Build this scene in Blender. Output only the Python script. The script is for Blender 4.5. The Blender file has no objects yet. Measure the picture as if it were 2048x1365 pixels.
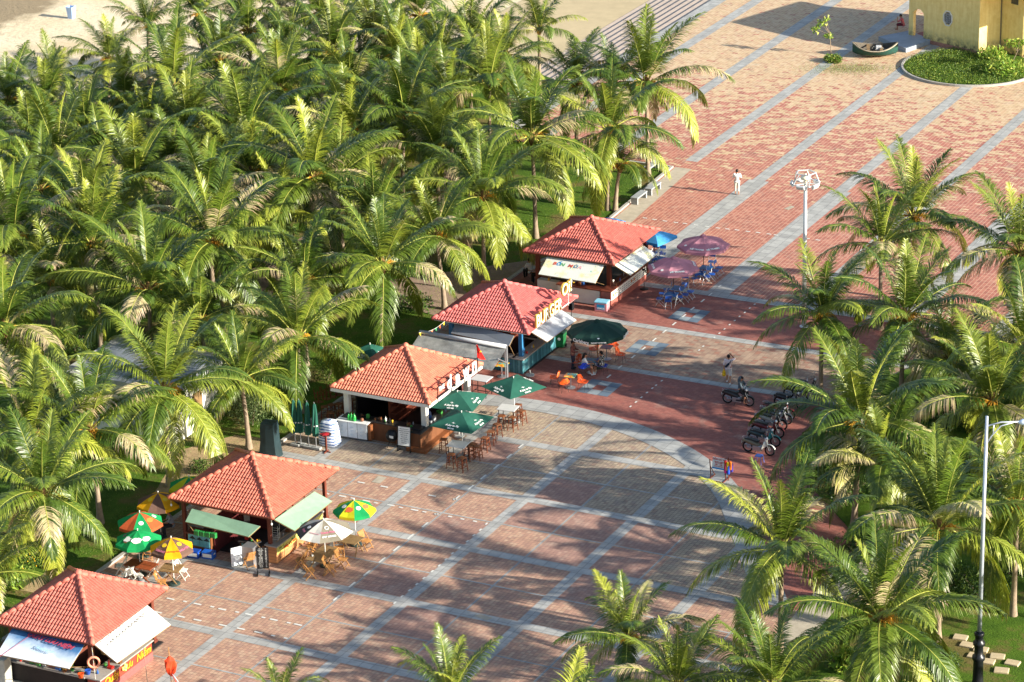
import bpy, bmesh, math, random
from math import sin, cos, pi, radians, sqrt
from mathutils import Vector, Matrix, Quaternion, noise
SC = bpy.context.scene
COL = SC.collection
random.seed(7)
# ---------------------------------------------------------------- camera
CAM_C = Vector((68.8048, -122.6126, 62.7107))
F_PX, PITCH, ROLL, YAW = 6078.18, 0.3751735, -0.0270911, -0.4765489
_F = Vector((sin(YAW)*cos(PITCH), cos(YAW)*cos(PITCH), -sin(PITCH)))
_R0 = Vector((cos(YAW), -sin(YAW), 0)); _U0 = _R0.cross(_F)
_R = cos(ROLL)*_R0 + sin(ROLL)*_U0
_U = -sin(ROLL)*_R0 + cos(ROLL)*_U0
def at(px, py, h=0.0):
    """world point at height h seen at (px,py) of the survey photograph"""
    d = _F + _R*((px-1024)/F_PX) - _U*((py-682.5)/F_PX)
    return CAM_C + d*((h-CAM_C.z)/d.z)
cam = bpy.data.cameras.new('camera'); camo = bpy.data.objects.new('camera', cam); COL.objects.link(camo)
camo.matrix_world = Matrix(((_R.x, _U.x, -_F.x, CAM_C.x), (_R.y, _U.y, -_F.y, CAM_C.y), (_R.z, _U.z, -_F.z, CAM_C.z), (0, 0, 0, 1)))
cam.sensor_width = 36; cam.lens = 36*F_PX/2048; cam.clip_start = 1; cam.clip_end = 3000
SC.camera = camo
SC.render.resolution_x = 1024; SC.render.resolution_y = 682
# ---------------------------------------------------------------- light
SUN_EL, SUN_AZ = radians(20.0), radians(1.5)      # azimuth from +x towards +y
w = bpy.data.worlds.new('World'); SC.world = w; w.use_nodes = True
nt = w.node_tree; bg = nt.nodes['Background']
sky = nt.nodes.new('ShaderNodeTexSky'); sky.sky_type = 'NISHITA'; sky.sun_disc = False
sky.sun_elevation = SUN_EL; sky.sun_rotation = pi/2 - SUN_AZ
nt.links.new(sky.outputs[0], bg.inputs[0]); bg.inputs[1].default_value = 0.095
sl = bpy.data.lights.new('sun', 'SUN'); so = bpy.data.objects.new('sun', sl); COL.objects.link(so)
sl.energy = 5.0; sl.angle = radians(0.55); sl.color = (1.0, 0.93, 0.80)
sd = Vector((cos(SUN_EL)*cos(SUN_AZ), cos(SUN_EL)*sin(SUN_AZ), sin(SUN_EL)))
so.rotation_euler = sd.to_track_quat('Z', 'Y').to_euler()
SC.view_settings.view_transform = 'Standard'; SC.view_settings.look = 'None'
SC.view_settings.gamma = 1; SC.view_settings.exposure = 1.25
# ---------------------------------------------------------------- mesh helpers
class MB:
    def __init__(s): s.v = []; s.f = []; s.m = []; s.M = Matrix(); s.tint = None
    def add(s, vs, fs, m=0):
        b = len(s.v); M = s.M
        s.v += [tuple(M @ Vector(p)) for p in vs]
        s.f += [tuple(b+i for i in f) for f in fs]; s.m += [m]*len(fs)
        return s
    def box(s, x0, x1, y0, y1, z0, z1, m=0):
        return s.add([(x0,y0,z0),(x1,y0,z0),(x1,y1,z0),(x0,y1,z0),(x0,y0,z1),(x1,y0,z1),(x1,y1,z1),(x0,y1,z1)],
                     [(0,3,2,1),(4,5,6,7),(0,1,5,4),(1,2,6,5),(2,3,7,6),(3,0,4,7)], m)
    def cbox(s, x, y, z, sx, sy, sz, m=0): return s.box(x-sx/2, x+sx/2, y-sy/2, y+sy/2, z-sz/2, z+sz/2, m)
    def bbox(s, x0, x1, y0, y1, z0, z1, b=0.01, m=0):
        """box with chamfered vertical and top edges"""
        r0 = [(x0+b,y0),(x1-b,y0),(x1,y0+b),(x1,y1-b),(x1-b,y1),(x0+b,y1),(x0,y1-b),(x0,y0+b)]
        r1 = [(x0+2*b,y0+b),(x1-2*b,y0+b),(x1-b,y0+2*b),(x1-b,y1-2*b),(x1-2*b,y1-b),(x0+2*b,y1-b),(x0+b,y1-2*b),(x0+b,y0+2*b)]
        vs = [(x,y,z0) for x,y in r0]+[(x,y,z1-b) for x,y in r0]+[(x,y,z1) for x,y in r1]
        fs = [tuple(range(7,-1,-1)), tuple(range(16,24))]
        for k in (0, 8):
            for i in range(8): fs.append((k+i, k+(i+1)%8, k+8+(i+1)%8, k+8+i))
        return s.add(vs, fs, m)
    def bar(s, p0, p1, w=0.03, h=None, m=0, up=(0,0,1)):
        p0 = Vector(p0); p1 = Vector(p1); h = h or w
        d = (p1-p0).normalized(); u = Vector(up)
        if abs(d.dot(u)) > .98: u = Vector((1,0,0))
        a = d.cross(u).normalized()*w/2; b = a.cross(d).normalized()*h/2
        vs = [p0-a-b, p0+a-b, p0+a+b, p0-a+b, p1-a-b, p1+a-b, p1+a+b, p1-a+b]
        return s.add(vs, [(0,3,2,1),(4,5,6,7),(0,1,5,4),(1,2,6,5),(2,3,7,6),(3,0,4,7)], m)
    def tube(s, pts, rs, n=8, m=0, cap=True):
        pts = [Vector(p) for p in pts]
        if not isinstance(rs, (list, tuple)): rs = [rs]*len(pts)
        vs = []; fs = []; a = None
        for i, p in enumerate(pts):
            d = (pts[min(i+1, len(pts)-1)]-pts[max(i-1, 0)]).normalized()
            if a is None: a = d.orthogonal().normalized()
            else: a = (a-d*a.dot(d)).normalized()
            b = d.cross(a)
            for k in range(n):
                t = 2*pi*k/n; vs.append(p+(a*cos(t)+b*sin(t))*rs[i])
        for i in range(len(pts)-1):
            for k in range(n): fs.append((i*n+k, i*n+(k+1)%n, (i+1)*n+(k+1)%n, (i+1)*n+k))
        if cap: fs.append(tuple(range(n-1,-1,-1))); fs.append(tuple((len(pts)-1)*n+k for k in range(n)))
        return s.add(vs, fs, m)
    def lathe(s, prof, n=16, m=0, c=(0,0,0), axis='z'):
        vs = []; fs = []
        for r, z in prof:
            for k in range(n):
                t = 2*pi*k/n; x, y = r*cos(t), r*sin(t)
                q = (x,y,z) if axis == 'z' else ((z,x,y) if axis == 'x' else (x,z,y))
                vs.append((q[0]+c[0], q[1]+c[1], q[2]+c[2]))
        for i in range(len(prof)-1):
            for k in range(n): fs.append((i*n+k, i*n+(k+1)%n, (i+1)*n+(k+1)%n, (i+1)*n+k))
        fs.append(tuple(range(n-1,-1,-1))); fs.append(tuple((len(prof)-1)*n+k for k in range(n)))
        return s.add(vs, fs, m)
    def ball(s, c, r, m=0, n=8, sc=(1,1,1)):
        prof = [(sin(pi*i/n)*r+1e-4, -cos(pi*i/n)*r) for i in range(n+1)]
        vs = []; fs = []; k2 = n+2
        for rr, z in prof:
            for k in range(k2):
                t = 2*pi*k/k2; vs.append((c[0]+rr*cos(t)*sc[0], c[1]+rr*sin(t)*sc[1], c[2]+z*sc[2]))
        for i in range(n):
            for k in range(k2): fs.append((i*k2+k, i*k2+(k+1)%k2, (i+1)*k2+(k+1)%k2, (i+1)*k2+k))
        return s.add(vs, fs, m)
    def sheet(s, poly, z, m=0): return s.add([(x,y,z) for x,y in poly], [tuple(range(len(poly)))], m)
    def slab(s, poly, z0, z1, m=0):
        n = len(poly)
        return s.add([(x,y,z0) for x,y in poly]+[(x,y,z1) for x,y in poly],
                     [tuple(range(n-1,-1,-1)), tuple(range(n,2*n))]+[(i,(i+1)%n,n+(i+1)%n,n+i) for i in range(n)], m)
    def build(s, name, mats, parent=None, smooth=False):
        me = bpy.data.meshes.new(name); me.from_pydata(s.v, [], s.f)
        if not isinstance(mats, (list, tuple)): mats = [mats]
        for m in mats: me.materials.append(m)
        if len(mats) > 1: me.polygons.foreach_set('material_index', s.m)
        if s.tint is not None:
            a = me.attributes.new('tint', 'FLOAT', 'FACE'); a.data.foreach_set('value', s.tint)
        if smooth: me.polygons.foreach_set('use_smooth', [True]*len(me.polygons))
        me.update()
        o = bpy.data.objects.new(name, me); COL.objects.link(o); o.parent = parent
        return o
def thing(name, label, cat, loc=(0,0,0), rz=0, group=None):
    o = bpy.data.objects.new(name, None); COL.objects.link(o); o.empty_display_size = .2
    o.location = loc; o.rotation_euler = (0,0,rz); o['label'] = label; o['category'] = cat
    if group: o['group'] = group
    return o
def tag(o, label, cat, group=None):
    o['label'] = label; o['category'] = cat
    if group: o['group'] = group
    return o
def struct(o): o['kind'] = 'structure'; return o
KIDS = {}
def kids(o): return [c for c in o.children]
def dup(root, loc, rz, label, group=None, scale=None):
    r = root.copy(); COL.objects.link(r); r.location = loc; r.rotation_euler = (0,0,rz); r['label'] = label
    if group: r['group'] = group
    if scale: r.scale = (scale,)*3
    for ch in kids(root):
        c = ch.copy(); COL.objects.link(c); c.parent = r
        for g in kids(ch):
            d = g.copy(); COL.objects.link(d); d.parent = c
    return r
class Proto:
    """first call moves the original, later calls copy it"""
    def __init__(s, root, group): s.root = root; s.used = False; s.group = group
    def put(s, loc, rz, label, scale=None, group=None):
        g = group or s.group
        if not s.used:
            s.used = True; o = s.root; o.location = loc; o.rotation_euler = (0,0,rz); o['label'] = label
            if g: o['group'] = g
            if scale: o.scale = (scale,)*3
            return o
        return dup(s.root, loc, rz, label, g, scale)
_TX = {}
def text_geo(s, size=1.0, extrude=0.01, bold=0.0, shear=0.0, res=3):
    k = (s, size, extrude, bold, shear)
    if k in _TX: return _TX[k]
    cu = bpy.data.curves.new('lettering', 'FONT'); cu.body = s; cu.size = size; cu.extrude = extrude; cu.offset = bold; cu.shear = shear
    cu.align_x = 'CENTER'; cu.align_y = 'CENTER'; cu.resolution_u = res
    o = bpy.data.objects.new('lettering', cu); COL.objects.link(o)
    dg = bpy.context.evaluated_depsgraph_get(); me = o.evaluated_get(dg).to_mesh()
    r = ([tuple(v.co) for v in me.vertices], [tuple(p.vertices) for p in me.polygons])
    o.evaluated_get(dg).to_mesh_clear(); bpy.data.objects.remove(o); bpy.data.curves.remove(cu)
    _TX[k] = r; return r
def frame(o, x, up):
    """matrix with local x along x, local y near up, at o"""
    x = Vector(x).normalized(); z = x.cross(Vector(up)).normalized(); y = z.cross(x)
    return Matrix(((x.x,y.x,z.x,o[0]),(x.y,y.y,z.y,o[1]),(x.z,y.z,z.z,o[2]),(0,0,0,1)))
def put_text(mb, s, M, size, m=0, extrude=0.006, bold=0.0, shear=0.0):
    v, f = text_geo(s, size, extrude, bold, shear); old = mb.M; mb.M = old @ M; mb.add(v, f, m); mb.M = old
# ---------------------------------------------------------------- materials
MATS = {}
def lin(c):
    return tuple(((x/255)/12.92 if x/255 <= .04045 else ((x/255+.055)/1.055)**2.4) for x in c)+(1,)
class N:
    def __init__(s, name, rough=.7, spec=.4, metal=0):
        s.mat = bpy.data.materials.new(name); s.mat.use_nodes = True; s.t = s.mat.node_tree
        s.b = s.t.nodes['Principled BSDF']; s.b.inputs['Roughness'].default_value = rough
        s.b.inputs['Specular IOR Level'].default_value = spec; s.b.inputs['Metallic'].default_value = metal
        s.out = s.t.nodes['Material Output']
    def n(s, t, **k):
        x = s.t.nodes.new(t)
        for a, b in k.items(): setattr(x, a, b)
        return x
    def l(s, a, b): s.t.links.new(a, b)
    def val(s, x, sock):
        if isinstance(x, (int, float)): sock.default_value = x
        elif isinstance(x, tuple): sock.default_value = x
        else: s.l(x, sock)
    def math(s, op, a, b=0.0, c=None, clamp=False):
        x = s.n('ShaderNodeMath', operation=op, use_clamp=clamp); s.val(a, x.inputs[0]); s.val(b, x.inputs[1])
        if c is not None: s.val(c, x.inputs[2])
        return x.outputs[0]
    def mix(s, f, a, b, mode='MIX'):
        x = s.n('ShaderNodeMix', data_type='RGBA', blend_type=mode); s.val(f, x.inputs[0]); s.val(a, x.inputs[6]); s.val(b, x.inputs[7])
        return x.outputs[2]
    def ramp(s, f, stops, interp='LINEAR'):
        x = s.n('ShaderNodeValToRGB'); x.color_ramp.interpolation = interp; e = x.color_ramp.elements
        while len(e) < len(stops): e.new(.5)
        for i, (p, c) in enumerate(stops): e[i].position = p; e[i].color = c if len(c) == 4 else tuple(c)+(1,)
        s.val(f, x.inputs[0]); return x.outputs[0]
    def coord(s, kind='Object'): return s.n('ShaderNodeTexCoord').outputs[kind]
    def noise(s, vec, scale, detail=3, rough=.55, dist=0):
        x = s.n('ShaderNodeTexNoise'); s.l(vec, x.inputs['Vector']); x.inputs['Scale'].default_value = scale
        x.inputs['Detail'].default_value = detail; x.inputs['Roughness'].default_value = rough; x.inputs['Distortion'].default_value = dist
        return x.outputs['Fac']
    def sep(s, vec):
        x = s.n('ShaderNodeSeparateXYZ'); s.l(vec, x.inputs[0]); return x.outputs
    def comb(s, a, b, c=0.0):
        x = s.n('ShaderNodeCombineXYZ'); s.val(a, x.inputs[0]); s.val(b, x.inputs[1]); s.val(c, x.inputs[2]); return x.outputs[0]
    def wn(s, vec):
        x = s.n('ShaderNodeTexWhiteNoise', noise_dimensions='3D'); s.l(vec, x.inputs['Vector']); return x.outputs['Value']
    def base(s, c): s.val(c, s.b.inputs['Base Color'])
    def bump(s, h, strength=.3, dist=.02):
        x = s.n('ShaderNodeBump'); x.inputs['Strength'].default_value = strength; x.inputs['Distance'].default_value = dist
        s.l(h, x.inputs['Height']); s.l(x.outputs[0], s.b.inputs['Normal'])
def M(name, rgb, rough=.6, var=.18, scale=6, spec=.35, metal=0, bump=0, lin_=True, streak=False):
    """a worn, slightly uneven coat of one colour"""
    if name in MATS: return MATS[name]
    k = N(name, rough, spec, metal); c = lin(rgb)
    v = k.coord('Object'); 
    if streak:
        mp = k.n('ShaderNodeMapping'); mp.inputs['Scale'].default_value = (1,1,.18); k.l(v, mp.inputs[0]); v = mp.outputs[0]
    nz = k.noise(v, scale, 5, .65); n2 = k.noise(v, scale*.23, 2)
    f = k.math('MULTIPLY_ADD', nz, .7, k.math('MULTIPLY', n2, .3))
    dark = tuple(x*(1-var*1.5) for x in c[:3])+(1,); lite = tuple(min(1, x*(1+var)) for x in c[:3])+(1,)
    k.base(k.ramp(f, [(.3, dark), (.7, lite)]))
    if bump: k.bump(nz, bump, .01)
    MATS[name] = k.mat; return k.mat
def paving(name, cols, sx, sy, grout, gw=.05, rough=.75, bond=False, ox=0, oy=0, big=None, blot=.25, grad=None):
    """individually coloured pavers laid on the world grid; cols = palette ramp, grad = (y0,y1,palette2)"""
    k = N(name, rough, .3); P = k.sep(k.coord('Object'))
    u = k.math('DIVIDE', k.math('SUBTRACT', P[0], ox), sx); v = k.math('DIVIDE', k.math('SUBTRACT', P[1], oy), sy)
    if bond:
        row = k.math('FLOOR', u); v = k.math('ADD', v, k.math('MULTIPLY', k.math('MODULO', row, 2.0), .5))
    iu = k.math('FLOOR', u); iv = k.math('FLOOR', v); fu = k.math('FRACT', u); fv = k.math('FRACT', v)
    r = k.wn(k.comb(iu, iv, 1.3)); 
    col = k.ramp(r, cols, 'CONSTANT')
    if grad:
        y0, y1, pal2, kx = grad
        wv = k.math('SINE', k.math('MULTIPLY', P[0], kx)); wob = k.math('MULTIPLY', wv, 1.6)
        cc = k.noise(k.coord('Object'), .12, 2)
        t = k.math('DIVIDE', k.math('SUBTRACT', k.math('ADD', k.math('ADD', P[1], wob), k.math('MULTIPLY', cc, 6.0)), y0), y1-y0, clamp=True)
        # mixing in runs of pavers: random per paver pair
        r2 = k.wn(k.comb(k.math('FLOOR', k.math('MULTIPLY', u, .5)), iv, 7.7))
        # broken diagonal courses in the colour change
        zz = k.math('FRACT', k.math('DIVIDE', k.math('ADD', k.math('ABSOLUTE', k.math('SUBTRACT', k.math('MODULO', iu, 28.0), 14.0)), k.math('MULTIPLY', iv, 1.0)), 9.0))
        band = k.math('MULTIPLY', k.math('LESS_THAN', zz, .3), k.math('MULTIPLY', k.math('SUBTRACT', 1.0, k.math('ABSOLUTE', k.math('SUBTRACT', k.math('MULTIPLY', t, 2.0), 1.15))), .55), clamp=True)
        g = k.math('GREATER_THAN', k.math('SUBTRACT', t, band), k.math('MULTIPLY_ADD', r2, .96, .02))
        col = k.mix(g, col, k.ramp(k.wn(k.comb(iu, iv, 4.1)), pal2, 'CONSTANT'))
    mean = [sum(c[1][i] for c in cols)/len(cols) for i in range(3)]
    if not grad: col = k.mix(.38, col, tuple(mean)+(1,))
    # large soft patches of wear, and small dirt
    o = k.coord('Object'); big_n = k.noise(o, .22, 4, .6); dirt = k.noise(o, 2.3, 4, .7)
    col = k.mix(k.math('MULTIPLY', big_n, blot), col, (.16,.13,.11,1), 'MIX')
    col = k.mix(k.math('MULTIPLY', k.math('SUBTRACT', dirt, .45, clamp=True), .8), col, (.08,.065,.055,1))
    st1 = k.noise(o, .55, 6, .75, 1.2); col = k.mix(k.math('MULTIPLY', k.math('SUBTRACT', st1, .56, clamp=True), 3.2, clamp=True), col, (.10,.085,.075,1))
    st2 = k.noise(o, .9, 3, .5); col = k.mix(k.math('MULTIPLY', k.math('SUBTRACT', st2, .58, clamp=True), 1.6, clamp=True), col, (.5,.43,.34,1))
    eu = k.math('LESS_THAN', fu, gw/sx*.2*sx/.2 if False else gw); ev = k.math('LESS_THAN', fv, gw*sx/sy)
    gm = k.math('MAXIMUM', eu, ev)
    if grout[1] != 1: gm = k.math('MAXIMUM', eu, k.math('MULTIPLY', ev, grout[1]))
    k.base(k.mix(k.math('MULTIPLY', gm, .85), col, grout[0]))
    k.bump(k.math('SUBTRACT', r, gm), .25, .006)
    MATS[name] = k.mat; return k.mat
# ================================================================ SETTING
XL = -8.75                                   # edge of the paved plaza towards the grove
# ---- materials of the ground
def pal(*cs):
    n = len(cs); return [(i/n, lin(c)) for i, c in enumerate(cs)]
GR_D = (lin((70,62,58)), 1); GR_L = (lin((214,188,160)), .25)
m_orange = paving('orange_pavers', pal((190,148,124),(198,156,128),(184,140,118),(204,166,138),(174,132,112),(194,150,126),(204,172,144),(168,128,112)), .2, .208, GR_D, .07)
m_brown = paving('brown_pavers', pal((174,134,118),(168,128,114),(184,144,126),(160,122,110),(190,154,136),(170,130,114)), .2, .208, GR_D, .06)
m_tan = paving('tan_pavers', pal((182,162,136),(192,172,144),(172,152,130),(160,128,110),(196,176,148),(178,158,134),(154,134,122),(186,164,138)), .2, .208, GR_D, .09)
m_red = paving('dark_red_pavers', pal((156,90,78),(148,84,74),(162,98,84),(140,78,70),(168,106,92)), .2, .12, (lin((120,74,64)), 1), .05)
m_tan2 = paving('pale_grey_tan_pavers', pal((168,142,120),(178,152,128),(158,130,110),(150,116,98),(182,158,134),(160,100,80)), .3, .208, (lin((96,82,72)), 1), .05)
m_far = paving('far_red_pavers', pal((178,110,92),(170,104,88),(184,120,100),(162,98,84),(188,128,108)), .24, .21, GR_L, .10,
               grad=(49.0, 77.0, pal((204,176,138),(196,168,130),(208,182,146),(188,152,120),(200,166,130)), .9), blot=.15)
def greystone(name, c, sx, sy, ox=0, oy=0, vv=.12):
    c = lin(c); k = N(name, .65, .35); P = k.sep(k.coord('Object'))
    u = k.math('DIVIDE', k.math('SUBTRACT', P[0], ox), sx); v = k.math('DIVIDE', k.math('SUBTRACT', P[1], oy), sy)
    r = k.wn(k.comb(k.math('FLOOR', u), k.math('FLOOR', v), 2.0))
    a = tuple(x*(1-vv) for x in c[:3])+(1,); b = tuple(min(1,x*(1+vv)) for x in c[:3])+(1,)
    col = k.ramp(r, [(0,a),(1,b)]); o = k.coord('Object')
    nz = k.noise(o, 1.5, 5, .7); col = k.mix(k.math('MULTIPLY', k.math('SUBTRACT', nz, .42, clamp=True), 1.3), col, (.1,.1,.1,1))
    sp = k.noise(o, 40, 2); col = k.mix(k.math('MULTIPLY', sp, .22), col, (.5,.5,.5,1), 'OVERLAY')
    g = k.math('MAXIMUM', k.math('LESS_THAN', k.math('FRACT', u), .025/sx), k.math('LESS_THAN', k.math('FRACT', v), .03/sy))
    k.base(k.mix(k.math('MULTIPLY', g, .6), col, (.06,.06,.065,1))); k.bump(nz, .15, .01)
    return k.mat
m_slabA = greystone('grey_granite_slabs', (170,169,164), .6, .6, 0, 0)
m_slabM = greystone('medallion_slabs', (128,140,148), .62, .62, 0, 0, .35)
m_curve = greystone('curved_band_slabs', (164,164,160), .7, .7)
m_conc = M('worn_concrete', (176,166,148), .85, .15, 2.5, .2, bump=.2)
m_kerb = M('kerb_concrete', (170,166,158), .8, .12, 3, .2)
m_path = M('grove_path_paving', (150,128,112), .85, .2, 2, .2)
def sand_mat():
    k = N('beach_sand', .95, .1); o = k.coord('Object'); P = k.sep(o)
    a = k.noise(o, .16, 4); b = k.noise(o, 2.6, 6, .75); c = k.noise(o, .5, 3)
    col = k.ramp(a, [(.3, lin((208,188,152))), (.7, lin((230,214,184)))])
    col = k.mix(k.math('MULTIPLY', k.math('SUBTRACT', b, .5, clamp=True), 2.2), col, lin((136,112,84)))
    wet = k.math('DIVIDE', k.math('SUBTRACT', k.math('ADD', k.math('MULTIPLY', P[0], -1.0), k.math('MULTIPLY', c, 6.0)), 75.5), 2.0, clamp=True)
    k.base(k.mix(wet, col, lin((150,134,108)))); k.bump(b, .9, .12); return k.mat
m_sand = sand_mat()
def lawn_mat():
    k = N('lawn_turf', .9, .15); o = k.coord('Object')
    a = k.noise(o, .35, 4, .65); b = k.noise(o, 9, 5, .7)
    col = k.ramp(a, [(.30, lin((60,92,20))), (.50, lin((88,118,32))), (.60, lin((118,108,60))), (.74, lin((146,124,84)))])
    k.base(k.mix(k.math('MULTIPLY', b, .6), col, lin((24,40,10)))); k.bump(b, .8, .06); return k.mat
m_lawn = lawn_mat()
m_paint = M('white_road_paint', (214,214,206), .6, .12, 8, .3)
# ---- ground sheets
def sheet_obj(name, polys, z, mat):
    mb = MB()
    for p in polys: mb.sheet(p, z)
    return struct(mb.build(name, mat))
def rect(x0, x1, y0, y1): return [(x0,y0),(x1,y0),(x1,y1),(x0,y1)]
YB = lambda n: 6.243*n
R0 = 31.0
sheet_obj('beach', [rect(-1500, 1500, -1200, 1500)], -1.25, m_sand)
CX, CY, RO, RI = 1.79, -5.9, 17.6, 16.15
def arc(r, x0, x1, n=48):
    a0 = math.acos((x0-CX)/r); a1 = math.acos((x1-CX)/r)
    return [(CX+r*cos(a0+(a1-a0)*i/n), CY+r*sin(a0+(a1-a0)*i/n)) for i in range(n+1)]
# plaza slab (its top is the orange paving), split into zones that butt end to end
XR = 60.0; XI = 23.0
pl = MB(); pl.slab(rect(XL, XI, -60, -.0), -1.2, 0)
struct(pl.build('plaza_near', m_orange))
ai = arc(RO, XL+.02, CX+RO-.01)
zone_tan = [(XL,0)] + [(x,y) for x,y in arc(RO, XL+.02, CX+RO-.02) if y > 0] + [(CX+RO-.02,0)]
mb = MB(); mb.slab(list(reversed(zone_tan)) if False else [(XL,0),(XI,0),(XI,17.5),(XL,17.5)], -1.2, 0); struct(mb.build('plaza_middle', m_tan))
XE = 16.75
def xarc(r, y): return CX+sqrt(max(0, r*r-(y-CY)**2)) if y > 3.4 else 16.2-(RO-r)*1.1+(3.4-y)*.62
arcp = arc(RO, -8.7, XE)
sheet_obj('red_paving', [arcp + [(22.6,-6.0),(XI,-6.0),(XI,17.45),(-8.7,17.45)]], .004, m_red)
mb = MB(); mb.slab(rect(XL, 40, 17.5, 23.9), -1.2, 0); struct(mb.build('plaza_crossing', m_tan2))
mb = MB(); mb.slab(rect(XL, 44, 23.9, 30.2), -1.2, 0); struct(mb.build('plaza_red_strip', m_red))
mb = MB(); mb.slab([(-22.6,52.2),(-8.5,50.95),(-7.55,34),(-8.75,30.2),(60,30.2),(60,130),(-22.6,130)], -1.2, 0); struct(mb.build('plaza_far', m_far))
# tan squares lying among the near paving
sheet_obj('tan_paving', [rect(15.3, XI-.1, -5.98, -.02)], .002, m_tan)
sheet_obj('brown_paving', [rect(3.1+6*i+.0, 3.1+6*i+2.6, YB(j)+.3, YB(j)+2.9) for i, j in ((0,-1),(1,-1),(0,-2),(1,-3),(0,-4))] +
          [rect(6.3+6*i, 6.3+6*i+2.6, YB(j)+3.2, YB(j)+5.9) for i, j in ((0,-1),(1,-2),(0,-3),(1,-1))] +
          [rect(9.1,11.7,YB(-1)+3.2,-.35), rect(12.3,14.9,-6,-3.3), rect(6.3,8.9,.3,2.9), rect(.3,2.9,3.3,5.9)], .004, m_brown)
# ---- grey bands
hb = .31; TH = .055
wide = []; thin = []
for i in range(-1, 4): wide.append(rect(6*i-hb, 6*i+hb, -60, CY+sqrt(RI*RI-(6*i-CX)**2)+.3 if i < 3 else .2))
for i in range(-1, 4): thin.append(rect(6*i+3-TH, 6*i+3+TH, -60, CY+sqrt(RI*RI-(6*i+3-CX)**2)+.2 if i < 3 else -5))
bandsA = sheet_obj('paving_band_along', wide, .008, m_slabA)
wb = []; tb = []
for j in range(-8, 2): wb.append(rect(XL, min(XI-.1, xarc(RI, YB(j))+.25), YB(j)-hb, YB(j)+hb))
for j in range(-8, 1): tb.append(rect(XL, min(XI-.1, xarc(RI, YB(j)+3.12)), YB(j)+3.12-TH, YB(j)+3.12+TH))
for y0, y1 in ((17.2,17.75),(23.55,24.15),(29.7,30.4)):
    wb.append([(XL,y0),(38,y0+.25),(38,y1+.25),(XL,y1)])
sheet_obj('paving_band_across', wb, .012, m_slabA)
sheet_obj('thin_band_along', thin, .0085, m_slabA); sheet_obj('thin_band_across', tb, .0125, m_slabA)
# bands of the far plaza: broad near, narrow far
fb = []
for k, x in enumerate((-19.2,-13.5,-7.86,-2.2,3.45,9.15,14.9,20.6,26.3,32)):
    if k >= 3: fb.append(rect(x-.72, x+.66, 30.4, 50.4)); fb.append(rect(x-.5, x+.36, 50.4, 128))
    else: fb.append(rect(x-.46, x+.42, 52.4, 128))
fb.append(rect(-22.6, -21.5, 53, 128))
sheet_obj('far_paving_band', fb, .008, m_slabA)
sheet_obj('edge_walk', [[(-8.5,30.6),(-7.0,30.6),(-6.2,36),(-7.2,50.9),(-8.35,50.9),(-7.4,34)]], .006, m_conc)
# curved band
ao = arc(RO, -3.0, XE)+[(22.6,-6.0)]; ain = arc(RI, -2.6, 15.4)+[(20.9,-6.0)]
cb = MB()
nn = len(ao)
cb.add([(x,y,.016) for x,y in ao]+[(x,y,.016) for x,y in ain], [(i, i+nn, i+nn+1, i+1) for i in range(nn-1)])
struct(cb.build('curved_paving_band', m_curve))
# three chequered medallions
mp = []; mq = []
for cx, cy in ((3.25,14.55),(3.2,20.9),(3.3,26.5)):
    for i in range(3):
        for j in range(3):
            if (i, j) == (1, 1): continue
            (mp if (i+j) % 2 else mq).append(rect(cx-.93+.62*i+.008, cx-.93+.62*i+.612, cy-.99+.66*j+.008, cy-.99+.66*j+.652))
m_md = M('dark_slate_slab', (98,114,128), .7, .15, 3); m_ml = M('pale_slate_slab', (140,150,154), .7, .18, 3)
sheet_obj('light_medallion_slabs', mp, .016, m_ml); sheet_obj('dark_medallion_slabs', mq, .016, m_md)
# pale worn manhole plates
sheet_obj('utility_cover', [[tuple(at(*p)[:2]) for p in q] for q in (((743,965),(757,953),(774,956),(760,968)), ((1568,418),(1583,412),(1590,415),(1577,421)), ((948,1232),(961,1229),(986,1237),(972,1242)))], .018, m_conc)
# ---- white painted dashes
dash = []
def dA(px, py, L=.5, wd=.1):
    p = at(px, py); dash.append(rect(p.x-wd/2, p.x+wd/2, p.y-L/2, p.y+L/2))
def dB(px, py, L=.5, wd=.12):
    p = at(px, py); dash.append(rect(p.x-L/2, p.x+L/2, p.y-wd/2, p.y+wd/2))
s1 = .21973
for a, b in ((1970,65),(1850,160),(1735,255),(1610,350),(1320,595),(1190,700),(1060,810),(930,915),(790,1035),(655,1140),(515,1260)): dA(560+a*s1, 920+b*s1, .62)
for a, b in ((1880,585),(1825,640),(1765,690),(1705,745),(1635,800),(1570,855),(1510,910),(1450,965),(1385,1018),(1310,1080),(1245,1135),(1180,1190),(1110,1247),(1045,1305),(1425,497)): dA(560+a*s1, 920+b*s1, .24, .09)
for a, b in ((740,210),(950,248),(1140,285),(1385,330),(570,335),(785,377),(1010,417),(1225,460)): dB(560+a*s1, 920+b*s1, .42)
for a, b in ((430,312),(660,353),(872,395),(1100,437),(1315,477),(1425,497),(1548,520),(1660,543),(1775,563),(1595,362)): dB(560+a*s1, 920+b*s1, .22)
for a, b in ((870,450),(1115,497),(1340,545),(1585,592),(1810,640),(2030,685),(755,572),(965,612),(1115,643),(1345,690),(1510,722),(1670,755)): dB(150+a*s1, 1100+b*s1, .42)
for a, b in ((1002,474),(1250,522),(1476,570),(1715,619),(1946,668),(1803,785),(1918,808)): dB(150+a*s1, 1100+b*s1, .2)
for a, b in ((190,60),(85,150)): dA(1000+a*s1, 880+b*s1, .55)
for a, b in ((1090,60),(1005,135),(935,193),(843,265),(765,330),(675,403),(588,472),(495,547),(397,628),(303,702),(182,797),(80,882)): dA(1200+a*s1, 560+b*s1, .5)
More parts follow.
